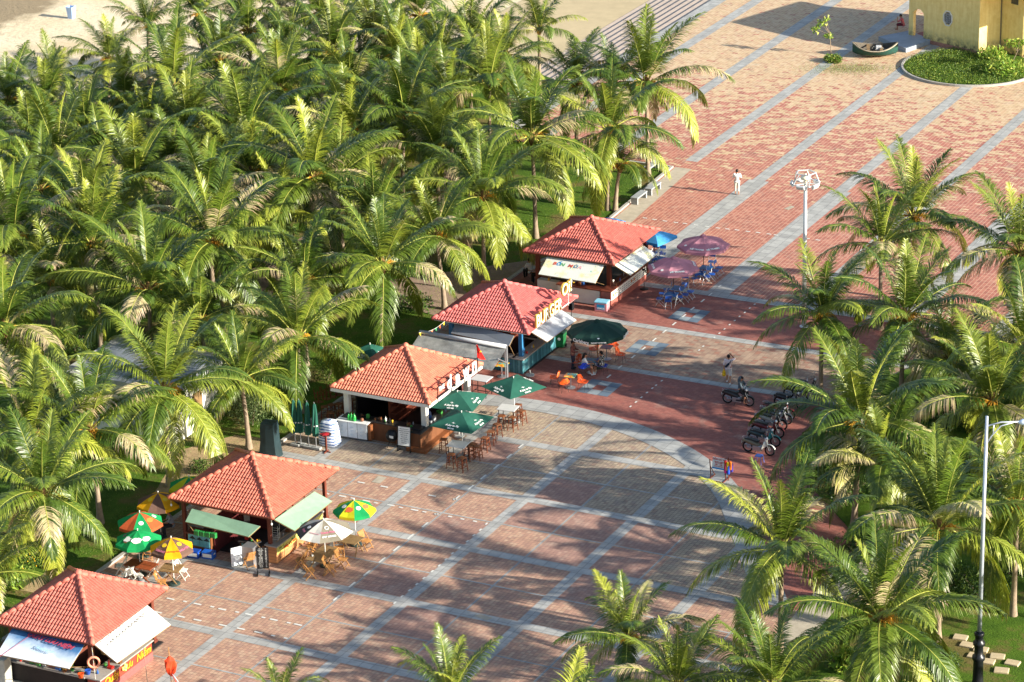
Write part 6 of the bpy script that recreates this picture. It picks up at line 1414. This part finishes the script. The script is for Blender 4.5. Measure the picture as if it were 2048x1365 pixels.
for i in range(3): m = MB(); m.box(-.27,.27,-.262,-.252,.08+.4*i,.42+.4*i); o = m.build('drawer', M('worn_grey_metal', (168,168,158)), t); m = MB(); m.box(-.06,.06,-.28,-.263,.22+.4*i,.25+.4*i); m.build('handle', m_steel, o)
q = at(183, 1318, 1.9); m = MB(); m.M = Matrix.Rotation(.5,4,'Z'); m.tube([(.25*cos(k*.33),0,.25*sin(k*.33)) for k in range(20)], .055, 8, 0, False); o = m.build('lifebuoy', M('salmon_plastic', (230,150,120), .5, .08), None, True); o.location = (q.x+.1,q.y,1.75); tag(o, 'salmon coloured lifebuoy hanging at the corner of the souvenir kiosk', 'lifebuoy')
bcol = [(236,200,40),(214,40,110),(130,200,60),(240,120,80),(60,150,90),(230,90,40)]
def bunting(label, p0, p1, n, sag=.25, drop=.22):
    p0 = Vector(p0); p1 = Vector(p1); t = thing('bunting', label, 'bunting', p0); d = p1-p0; pts = []
    for i in range(n*2+1): u = i/(n*2); pts.append(d*u-Vector((0,0,sag*sin(pi*u))))
    m = MB(); m.tube(pts, .008, 4); m.build('cord', m_wt, t)
    for i in range(n):
        a, b = pts[2*i], pts[2*i+1]*1.0; m = MB(); mid = (a+b)/2+Vector((.02,.02,-drop)); m.add([a,b,mid], [(0,1,2)]); m.build('pennant', M('pennant_%d'%(i%6), bcol[i%6], .6), t)
bunting('string of coloured pennants hanging down the corner post of the souvenir kiosk', (q.x,q.y+.1,2.4), (q.x+.2,q.y-.1,.9), 7, .1, .2)
bunting('string of pennants between the roller canopy and the burger kiosk roof', at(838,666,2.6), at(893,640,2.6), 7, .2, .2)
for px, py, h, c, l in ((176,1348,1.0,(40,90,190),'blue toy bucket on the souvenir front counter'),(162,1355,1.0,(226,90,40),'orange toy spade set beside the blue bucket'),(245,1335,.75,(240,220,120),'bunch of toy flowers hanging on the brick red counter'),(212,1305,1.05,(190,150,90),'straw hat stack at the end of the souvenir counter')):
    q = at(px, py, h); m = MB(); rg = random.Random(px)
    if 'hat' in l: [m.lathe([(.22,.04*i),(.2,.05+.04*i),(.09,.07+.04*i),(.07,.15+.04*i),(.01,.16+.04*i)], 14) for i in range(4)]
    elif 'flowers' in l:
        for i in range(7): m.ball((rg.uniform(-.12,.12)*.4+.05,rg.uniform(-.16,.16),rg.uniform(-.2,.2)), .07, 0, 6)
    else: m.lathe([(.09,0),(.14,.2),(.15,.21),(.13,.2),(.02,.19)], 12)
    o = m.build({'b':'toy_bucket','o':'toy_spade_set'}.get(l[0], 'straw_hats') if 'flowers' not in l else 'toy_flowers', M('toy_%d'%px, c, .5, .15, 9), None, True); o.location = (q.x,q.y,h-.02); tag(o, l, 'toy' if 'hat' not in l else 'hats')
# parking sign with life vests
q0 = at(1421, 957); t = thing('parking_sign', 'white parking notice with red letters on dark legs by the curved band', 'sign', (q0.x,q0.y,.024), -.04); m = MB(); m.M = Matrix.Rotation(-.16,4,'X'); m.box(.05,.82,-.012,.012,.52,1.12); bd = m.build('board', m_wt, t)
m = MB(); m.M = Matrix.Rotation(-.16,4,'X'); m.box(.05,.82,-.018,-.0125,.52,.6); m.build('blue_strip', M('sky_blue_print', (40,140,210)), bd)
m = MB(); m.M = Matrix.Rotation(-.16,4,'X')
for s, z, sz in (('ĐIỂM GIỮ XE',1.03,.12),('10h - 22h',.75,.11),('XE MÁY: 5.000đ',.90,.07),('XE ĐẠP: 3.000đ',.84,.06),('GIỮ XE NGÀY ĐÊM',.66,.055)): put_text(m, s, Matrix.Translation((.4,-.016,z)) @ Matrix.Rotation(pi/2,4,'X'), sz, 0, .002, .003)
m.build('lettering', m_rd, bd); m = MB(); m.bar((.02,.02,0),(.04,-.17,1.1),.04); m.bar((.84,.02,0),(.84,-.17,1.1),.04); m.bar((.02,-.3,.02),(.02,.5,.02),.04); m.bar((.84,-.3,.02),(.84,.5,.02),.04); m.bar((.02,.45,.0),(.04,-.1,.7),.03); m.bar((.84,.45,.0),(.84,-.1,.7),.03); m.bar((.02,-.3,.02),(.84,-.3,.02),.04); m.build('stand', m_wood_d, t)
q = at(1457, 962); t = thing('vest_stand', 'post hung with red, yellow and blue life vests beside the parking notice', 'vest stand', (q.x,q.y,.024)); m = MB(); m.tube([(0,0,0),(0,0,1.25)], .025, 8); m.bar((-.2,0,1.15),(.2,0,1.15),.03); m.build('post', m_wood_d, t)
for i, (x, y, z, c) in enumerate(((-.14,-.06,.85,(214,40,30)),(.0,-.1,.8,(240,200,30)),(.13,-.06,.85,(236,120,30)),(.05,-.12,.62,(30,80,180)),(-.1,-.12,.66,(200,40,120)),(.16,.05,.7,(60,50,140)))): fused('life_vest', [((x,y,z+.18),.07,(x,y-.02,z-.16),.085)], M('vest_%d'%i, c, .6, .08), t, .02)
p = at(1518, 928); t = thing('plastic_stool', 'translucent blue plastic stool beside the parked motorbikes', 'stool', (p.x,p.y,.024)); mbp = M('clear_blue_plastic', (90,120,200), .3, .06); m = MB(); m.bbox(-.18,.18,-.18,.18,.42,.46,.02); m.build('seat', mbp, t)
for sx in (-1,1):
    for sy in (-1,1): m = MB(); m.bar((sx*.2,sy*.2,0),(sx*.15,sy*.15,.42),.05,.02); m.build('leg', mbp, t)
p = at(281, 1166, .5); o = fused('bag', [((0,0,.05),.12,(.1,0,.0),.13), ((0,0,.1),.08,(-.08,0,.2),.06)], M('black_white_bag', (120,120,120), .6, .5, 9), None, .02); o.location = (p.x,p.y,.6); tag(o, 'black and white bag lying on a white folding chair', 'bag')
p = at(143, 37, -1.25); t = thing('beach_bin', 'pale blue bin standing alone on the sand', 'litter bin', (p.x,p.y,-1.25)); m = MB(); m.add([(-.2,-.2,0),(.2,-.2,0),(.2,.2,0),(-.2,.2,0),(-.28,-.28,.95),(.28,-.28,.95),(.28,.28,.95),(-.28,.28,.95)], [(3,2,1,0),(0,1,5,4),(1,2,6,5),(2,3,7,6),(3,0,4,7)]); m.build('body', M('pale_blue_plastic', (170,196,232), .5, .06), t); m = MB(); m.tube([(-.28,-.28,.95),(.28,-.28,.95),(.28,.28,.95),(-.28,.28,.95),(-.28,-.28,.95)], .03, 5); m.build('rim', M('pale_blue_plastic', (170,196,232)), t)
p = at(1143.5, 668); t = thing('loudspeaker', 'black loudspeaker on a thin pole behind the burger kiosk', 'loudspeaker', (p.x,p.y,.022)); m = MB(); m.tube([(0,0,0),(0,0,1.5)], .02, 8); m.build('pole', m_black, t); m = MB(); m.bbox(-.13,.13,-.12,.12,1.45,1.85,.02); m.build('speaker_box', m_black, t); m = MB(); m.lathe([(.25,0),(.25,.02),(.03,.05)], 14); m.build('base', m_black, t)
p = at(1060, 752); m = MB(); m.lathe([(.25,0),(.25,.05),(.05,.07),(.04,.3),(.03,.3)], 18); o = m.build('concrete_weight', m_baseg, None); o.location = (p.x,p.y,.024); tag(o, 'round grey weight without a parasol at the corner of the teal counter', 'weight')
# ================================================================ WHITE CABIN IN THE GROVE
wc = at(121, 742, 3.2); t = thing('cabin', 'white cabin with flat grey roof among the palms', 'cabin', (wc.x+3.6,wc.y+2.7,.0)); m = MB(); m.box(-3.1,3.1,-2.3,2.3,-.05,2.95); w_ = m.build('wall', m_white, t)
m = MB(); m.bbox(-3.6,3.6,-2.7,2.7,2.95,3.2,.02); rf = m.build('roof', M('pale_grey_roof', (176,176,172), .6, .12, 1.5), t); m = MB(); m.box(-3.0,3.0,-2.1,2.1,3.201,3.212); m.build('roof_felt', M('blue_grey_felt', (128,136,144), .6, .1, 1), rf)
for x in (-1.8,.2,2.1): m = MB(); m.box(x-.45,x+.45,-2.33,-2.302,1.1,2.1); f_ = m.build('window', m_steel, t); m = MB(); m.box(x-.38,x+.38,-2.34,-2.331,1.17,2.03); m.build('pane', M('dark_glass', (50,62,70), .1, .05, 2, .8), f_)
m = MB(); m.box(3.102,3.13,-.5,.4,0,2.1); d_ = m.build('door', m_teak_old, t); m = MB(); m.box(3.131,3.16,.25,.3,.95,1.1); m.build('handle', m_steel, d_)
# ================================================================ YELLOW BUILDING, BOAT AND ROUND BED
A0 = at(1817, 69, .35); A1 = at(1957, 111, .0); A0.z = 0; A1.z = 0
ex = (A1-A0); LW = ex.length; ang = math.atan2(ex.y, ex.x)
t = thing('pavilion', 'yellow walled building with arch and octagonal lattice window at the top right', 'building', (A0.x, A0.y, 0), ang)
k = N('yellow_stained_render', .85, .2); o_ = k.coord('Object'); PP = k.sep(o_); n1 = k.noise(o_, 2.2, 6, .75); mp_ = k.n('ShaderNodeMapping'); mp_.inputs['Scale'].default_value = (1.5,1.5,.2); k.l(o_, mp_.inputs[0]); n2 = k.noise(mp_.outputs[0], 3, 5, .7)
base_ = k.ramp(k.math('MULTIPLY_ADD', n1, .5, k.math('MULTIPLY', n2, .5)), [(.35, lin((226,198,122))), (.65, lin((250,230,160)))])
mo = k.math('MULTIPLY', k.math('SUBTRACT', 1.0, k.math('DIVIDE', PP[2], 1.1), clamp=True), k.math('MULTIPLY', k.math('SUBTRACT', n1, .40, clamp=True), 7.0), clamp=True); k.base(k.mix(mo, base_, lin((84,74,60)))); m_yw = k.mat
def wallbox(m, x0, x1, z0, z1, y0=0, y1=.3): m.box(x0,x1,y0,y1,z0,z1)
H = 4.7; ax0, ax1 = .42, 1.42; zs = 1.95
m = MB(); wallbox(m, 0, ax0, 0, H); wallbox(m, ax1, LW, 0, H)
na = 12; xc, ra = (ax0+ax1)/2, (ax1-ax0)/2
for i in range(na):
    a0, a1 = pi-pi*i/na, pi-pi*(i+1)/na; x0, z0, x1, z1 = xc+ra*cos(a0), zs+ra*sin(a0), xc+ra*cos(a1), zs+ra*sin(a1)
    m.add([(x0,0,z0),(x1,0,z1),(x1,0,H),(x0,0,H),(x0,.3,z0),(x1,.3,z1),(x1,.3,H),(x0,.3,H)], [(0,1,2,3),(7,6,5,4),(0,4,5,1)])
wl = m.build('wall', m_yw, t)
m = MB(); m.box(ax1-.02,LW+.03,-.06,-.004,0,.28); m.build('plinth', M('pink_stained_plinth', (176,124,104), .8, .25, 4), wl)
m = MB(); cx_w = LW*.56; cz_w = 2.25; rr_ = .5
for k_ in range(8): a0, a1 = pi/8+pi/4*k_, pi/8+pi/4*(k_+1); m.bar((cx_w+rr_*.85*cos(a0),-.03,cz_w+rr_*sin(a0)*1.15),(cx_w+rr_*.85*cos(a1),-.03,cz_w+rr_*sin(a1)*1.15),.09,.08)
fr = m.build('window', m_white, t); m = MB()
m.add([(cx_w+.42*.85*cos(pi/8+pi/4*k_),-.006,cz_w+.42*1.15*sin(pi/8+pi/4*k_)) for k_ in range(8)], [tuple(range(8))]); m.build('painted_recess_shade', m_dark, fr); m = MB()  # flat dark sheet on the wall paints the shade of an opening
for r in (.12,.24,.34): m.tube([(cx_w+r*.85*cos(q*.5),-.025,cz_w+r*1.1*sin(q*.5)) for q in range(14)], .018, 4)
for r in (-.3,-.15,0,.15,.3): m.bar((cx_w+r,-.025,cz_w-.42),(cx_w+r,-.025,cz_w+.42),.022); m.bar((cx_w-.36,-.022,cz_w+r),(cx_w+.36,-.022,cz_w+r),.022)
m.build('lattice', M('grey_lattice', (170,172,176)), fr)
Mi = t.matrix_basis.inverted() if False else (Matrix.Translation(t.location) @ Matrix.Rotation(ang,4,'Z')).inverted()
def loc(px, py, h=0): q = at(px, py, h); q.z = h; return Mi @ q
c0 = Vector((LW,0,0)); c1 = loc(1972,107); c2 = loc(2001,102); c3 = loc(2044,114)
for nm, a, b, th in (('corner_pillar', c0, c1, .35), ('wall', c1, c2, .3), ('wall', c2, c3, .3), ('corner_pillar', c3, c3+Vector((.5,.35,0)), .3), ('wall', c3+Vector((.5,.35,0)), c3+Vector((6,2.5,0)), .3)):
    d = (b-a); nrm = Vector((-d.y,d.x,0)).normalized()*th; m = MB(); vs = [a,b,b+nrm,a+nrm]; m.slab([(v.x,v.y) for v in vs], 0, H); m.build(nm, m_yw, t)
m = MB(); m.tube([(c2.x-.02,c2.y-.05,0),(c2.x-.02,c2.y-.05,H)], .05, 8); m.build('drain_pipe', M('grey_pipe', (120,110,96)), t)
m = MB(); dd = (c3-c2).normalized(); w0 = c2+dd*.9; w1 = c2+dd*1.6; w0.z = w1.z = 3.75; off = Vector((dd.y,-dd.x,0))*.02
m.add([w0+off,w1+off,w1+off+Vector((0,0,.8)),w0+off+Vector((0,0,.8))], [(0,1,2,3)]); m.build('high_window', M('dark_glass', (50,62,70)), t)
m = MB(); m.slab([(0,.31),(LW-.3,.31),(LW+2,3.5),(LW+2,7),(0,7)], .18, .2); m.slab([(0,6.7),(LW+3,6.7),(LW+3,7),(0,7)], 0, H); m.build('inner_floor', M('red_floor_tile', (140,70,56), .6, .1), t)
m = MB(); m.slab([(-.5,-.45),(LW+.6,-.45),(LW+6.8,1.6),(LW+6.8,7.5),(-.5,7.5)], H, H+.22); rf = m.build('roof', m_yw, t)
m = MB(); m.add([(-.3,-.2,H+.22),(LW+6.5,-.2,H+.22),(LW+6.5,7.2,H+.22),(-.3,7.2,H+.22),(3,3.5,H+1.0),(LW+3,3.5,H+1.0)], [(0,1,5,4),(1,2,5),(2,3,4,5),(3,0,4)]); m.build('roof_tiles', K['cafe'].children[0].data.materials[0] if K['cafe'].children else m_brick, rf)
# stone ramp before the arch
pts = [(1750,76),(1806,60),(1818,66),(1861,84),(1811,106),(1770,96)]
rp = [at(*p_, .3) for p_ in ((1757,74),(1818,62),(1863,80),(1812,98))]; rb = at(1738,92)
m = MB(); vs = [Vector((v.x,v.y,.32)) for v in rp]; m.slab([(v.x,v.y) for v in reversed(vs)] if False else [(vs[0].x,vs[0].y),(vs[3].x,vs[3].y),(vs[2].x,vs[2].y),(vs[1].x,vs[1].y)], .0, .32); struct(m.build('stone_platform', M('blue_grey_stone', (150,160,172), .7, .15, 2)))
# boat
p = at(1750, 112); t = thing('rowing_boat', 'old green and white rowing boat resting on the paving by the yellow building', 'boat', (p.x,p.y,.03), at(1796,106).xy.to_3d() and math.atan2(at(1797,103).y-at(1703,103).y, at(1797,103).x-at(1703,103).x))
k = N('weathered_boat_paint', .7, .3); PP = k.sep(k.coord('Object')); nz = k.noise(k.coord('Object'), 5, 5, .7); k.base(k.mix(k.math('MULTIPLY', k.math('SUBTRACT', nz, .45, clamp=True), 3.0), k.mix(k.math('GREATER_THAN', PP[2], .16), lin((150,140,112)), lin((34,78,68))), lin((60,62,54)))); m_hull = k.mat
def hull(s, inner=0):
    V = []; nu, nv = 20, 8
    for i in range(nu+1):
        u = i/nu*2-1; w_ = (.98*(1-abs(u)**2.7)+.015)*(1-inner*.06); zr = .56+.42*abs(u)**2.2
        for j in range(nv+1):
            a = pi*j/nv; V.append((u*1.65*(1-.04*inner), -cos(a)*w_*(1-.25*sin(a)), .03+inner*.05+(zr-.03)*(1-sin(a)**.55*(1-.25*u**4))))
    return V, [(i*(nv+1)+j,(i+1)*(nv+1)+j,(i+1)*(nv+1)+j+1,i*(nv+1)+j+1) for i in range(nu) for j in range(nv)]
m = MB(); V, Fh = hull(0); m.add(V, Fh); m.build('hull', m_hull, t, True)
m = MB(); V2, Fh = hull(0, 1); m.add(V2, [f[::-1] for f in Fh]); m.build('inner_planking', M('dark_wet_planks', (92,84,72), .8, .3, 6), t, True)
m = MB()
for s in (0, 8): m.tube([V[i*9+s] for i in range(21)], .045, 6)
m.build('gunwale', M('rope_bound_rim', (172,160,140), .9, .35, 16), t)
m = MB(); m.bar((-.5,-.86,.58),(-.5,.86,.58),.22,.04); m.bar((.45,-.86,.58),(.45,.86,.58),.22,.04); m.build('thwart', m_teak_old, t)
m = MB(); m.bbox(.05,.45,-.2,.25,.3,.72,.02); m.build('crate_box', M('bleached_box', (190,190,190), .7, .2), t)
m = MB(); rg = random.Random(9)
for i in range(14): a_ = rg.uniform(-1.2,1.1); b_ = rg.uniform(-.4,.4); m.bar((a_,b_,.36+rg.uniform(0,.2)),(a_+rg.uniform(-.6,.6),b_+rg.uniform(-.3,.3),.45+rg.uniform(0,.25)),.05)
m.build('loose_planks', M('grey_driftwood', (150,144,130), .9, .3, 6), t)
for sx in (-1.55, 1.5): m = MB(); m.bar((sx,0,0),(sx*1.02,0,1.0),.06); m.build('prop_post', M('grey_driftwood', (150,144,130)), t)
# ---- plants
def leafmat(name, a, b, c=None):
    k = N(name, .55, .4); r = k.n('ShaderNodeObjectInfo') if False else None; g = k.n('ShaderNodeNewGeometry'); f = k.n('ShaderNodeAttribute'); f.attribute_name = 'tint'
    st = [(0, lin(a)), (.6, lin(b))]+([(1, lin(c))] if c else []); col = k.ramp(f.outputs['Fac'], st); k.base(col); tr = k.n('ShaderNodeBsdfTranslucent'); k.l(col, tr.inputs[0]); mx = k.n('ShaderNodeMixShader'); mx.inputs[0].default_value = .25; k.l(k.b.outputs[0], mx.inputs[1]); k.l(tr.outputs[0], mx.inputs[2]); k.l(mx.outputs[0], k.out.inputs[0]); return k.mat
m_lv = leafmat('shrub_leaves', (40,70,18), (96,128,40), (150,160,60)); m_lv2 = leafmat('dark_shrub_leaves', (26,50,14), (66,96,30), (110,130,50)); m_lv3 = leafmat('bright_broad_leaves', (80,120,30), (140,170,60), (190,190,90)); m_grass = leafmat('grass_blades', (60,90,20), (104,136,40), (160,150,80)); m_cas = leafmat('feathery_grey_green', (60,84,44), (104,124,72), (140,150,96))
m_blos = M('yellow_flowers', (236,190,30), .6, .1)
def leaves(mb, fn, n, size, rng, asp=.5, upb=.3):
    if mb.tint is None: mb.tint = []
    for i in range(n):
        c = Vector(fn()); d = Vector((rng.gauss(0,1),rng.gauss(0,1),rng.gauss(0,1)+upb)).normalized(); e = d.orthogonal().normalized(); e = Quaternion(d, rng.random()*6.28) @ e
        s = size*rng.uniform(.6,1.3); mb.add([c-e*s*asp*.5, c+d*s*.45-e*s*asp*.1+e*0, c+d*s, c+d*s*.45+e*s*asp*.6], [(0,1,2,3)]); mb.tint.append(rng.random())
def blob_fn(rng, cx, cy, cz, rx, ry, rz_):
    def f():
        while True:
            v = Vector((rng.uniform(-1,1),rng.uniform(-1,1),rng.uniform(-1,1)))
            if .35 < v.length < 1: return (cx+v.x*rx, cy+v.y*ry, cz+v.z*rz_)
    return f
def shrub(label, px, py, r, h, mat, n=700, size=.14, name='shrub', cat='shrub', lumps=5, group=None, flowers=0, ry=None, z0=0.0):
    p = at(px, py); rng = random.Random(int(px+py*3)); t = thing(name, label, cat, (p.x,p.y,z0), 0, group); mb = MB(); mb.tint = []
    for k in range(lumps): a = 6.28*k/lumps; q = rng.uniform(.2,.6); leaves(mb, blob_fn(rng, r*q*cos(a), (ry or r)*q*sin(a), h*rng.uniform(.4,.6), r*.6, (ry or r)*.6, h*.5), n//lumps, size, rng)
    mb.build('foliage', mat, t); m = MB()
    for k in range(5): a = rng.random()*6.28; m.tube([(0,0,-.05),(.2*r*cos(a),.2*r*sin(a),h*.35),(.5*r*cos(a),.5*r*sin(a),h*.75)], [.03,.02,.01], 5)
    m.build('stems', m_bark, t)
    if flowers:
        m = MB()
        for k in range(flowers): a = rng.random()*6.28; q = rng.random()**.5; m.ball((r*q*cos(a)*.95,(ry or r)*q*sin(a)*.95,h*(.75+.25*rng.random())*(1-.4*q*q)), .03, 0, 4)
        m.build('flowers', m_blos, t)
    return t
shrub('feathery grey green bush below the small palm left of the folded parasols', 505, 850, 1.3, 2.0, m_cas, 2600, .16)
shrub('small rounded feathery bush at the end of the lawn by the bollard lamp', 1297, 318, .75, 1.5, m_cas, 1400, .13)
shrub('green bed of yellow flowered shrubs behind the nearest kiosk', 55, 1125, 1.6, .8, m_lv, 2600, .12, flowers=60, lumps=7)
shrub('hedge of bright shrubs left of the farthest kiosk', 1028, 470, 1.3, .8, m_lv, 2000, .12, lumps=6)
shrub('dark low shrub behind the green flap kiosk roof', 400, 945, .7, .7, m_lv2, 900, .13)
shrub('bushy plant hung with lights behind the cafe roof', 655, 760, 1.2, 1.3, m_lv, 1800, .12)
shrub('broad leaved clump at the left edge below the flower bed', 20, 1175, .9, .9, m_lv3, 500, .4)
shrub('clump of strap leaves at the foot of the ringed trunk palm', 1700, 1335, .9, .7, m_lv3, 420, .45)
shrub('low dark hedge beside the stepping stones', 1880, 1330, 1.0, .5, m_lv2, 1500, .13, lumps=7)
shrub('leafy bush below the yellow building, right of the bed', 2010, 150, 1.6, .9, m_lv3, 1300, .28, lumps=6)
shrub('pale leafy bush against the foot of the yellow wall', 1985, 120, 1.1, .8, m_lv3, 700, .26)
shrub('tuft of grassy weeds round the young tree on the paving', 1664, 124, .7, .45, m_grass, 1500, .2)
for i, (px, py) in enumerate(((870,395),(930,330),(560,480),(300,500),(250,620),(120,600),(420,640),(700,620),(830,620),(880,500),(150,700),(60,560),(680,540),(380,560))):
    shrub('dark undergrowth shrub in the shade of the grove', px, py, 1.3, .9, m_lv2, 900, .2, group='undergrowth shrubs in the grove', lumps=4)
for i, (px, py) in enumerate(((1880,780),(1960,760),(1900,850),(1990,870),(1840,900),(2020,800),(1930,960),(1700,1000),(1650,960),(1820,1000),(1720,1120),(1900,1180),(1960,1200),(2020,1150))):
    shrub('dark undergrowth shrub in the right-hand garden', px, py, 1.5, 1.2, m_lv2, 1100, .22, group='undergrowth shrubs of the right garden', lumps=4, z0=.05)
def young_tree(label, px, py, pts, clusters, n):
    p = at(px, py); rng = random.Random(int(px)); t = thing('young_tree', label, 'tree', (p.x,p.y,.0)); Rv = R3
    m = MB(); m.tube([Rv*a+Vector((0,0,z)) for a, z in pts], [.035*(1-.5*i/len(pts)) for i in range(len(pts))], 6)
    for a, z, r in clusters: m.tube([Rv*pts[-2][0]+Vector((0,0,pts[-2][1])), Rv*a+Vector((0,0,z))], [.018,.008], 4)
    m.build('trunk', m_bark, t); mb = MB(); mb.tint = []
    for a, z, r in clusters: leaves(mb, blob_fn(rng, Rv.x*a, Rv.y*a, z, r*1.2, r*1.2, r*.6), n, .26, rng, .75, .0)
    mb.build('crown', m_lv3, t)
young_tree('thin young tree with a few broad leaves standing alone on the paving', 1662, 110, [(0,0),(-.05,.9),(-.1,1.5),(-.45,2.3)], [(-.1,1.45,.28),(-.7,2.35,.35),(-.35,2.75,.3),(-1.1,2.0,.25)], 34)
young_tree('thin young tree leaning in the bush at the top right edge', 2018, 142, [(0,0),(.25,.7),(.55,1.4),(.6,1.9)], [(.5,2.0,.5),(1.1,2.1,.5),(.1,2.1,.35)], 60)
# round bed: low green ground cover inside a kerb
bc = (2.0, 79.75); br_ = 4.75; rng = random.Random(77); mb = MB(); mb.tint = []
def bedf():
    while True:
        a = rng.random()*6.28; q = br_*.98*sqrt(rng.random()); x, y = bc[0]+q*cos(a), bc[1]+q*sin(a)
        v = Mi @ Vector((x,y,0))
        if v.y < -.12: return (x, y, rng.uniform(.05,.26))
leaves(mb, bedf, 26000, .10, rng, .6, .6); o = mb.build('ground_cover', m_lv, None); o['kind'] = 'stuff'
m = MB(); m.sheet([(bc[0]+br_*cos(a*.13),bc[1]+br_*sin(a*.13)) for a in range(48)], .03); struct(m.build('bed_soil', m_lawn))
m = MB(); a0, a1 = radians(172), radians(372); n = 44; 
for i in range(n):
    b0, b1 = a0+(a1-a0)*i/n, a0+(a1-a0)*(i+1)/n; q = [(bc[0]+r*cos(b),bc[1]+r*sin(b)) for r, b in ((br_,b0),(br_+.14,b0),(br_+.14,b1),(br_,b1))]; m.slab(q, .0, .16)
struct(m.build('bed_kerb', m_kerb))
# lawn blades near the visible lawns, one uncountable mass
rng = random.Random(5); mb = MB(); mb.tint = []
def lawnf():
    while True:
        x, y = rng.uniform(-16,-9.1), rng.uniform(-26,50)
        if -12 < x or rng.random() < .5: return (x, y, -.03)
leaves(mb, lawnf, 30000, .07, rng, .35, 2.0); o = mb.build('grass', m_grass, None); o['kind'] = 'stuff'
def weedf():
    p_ = at(rng.gauss(1700,45), rng.gauss(138,6)); return (p_.x, p_.y, .01)
mb = MB(); mb.tint = []; leaves(mb, weedf, 3500, .09, rng, .3, 2.0); o = mb.build('weeds', m_grass, None); o['kind'] = 'stuff'
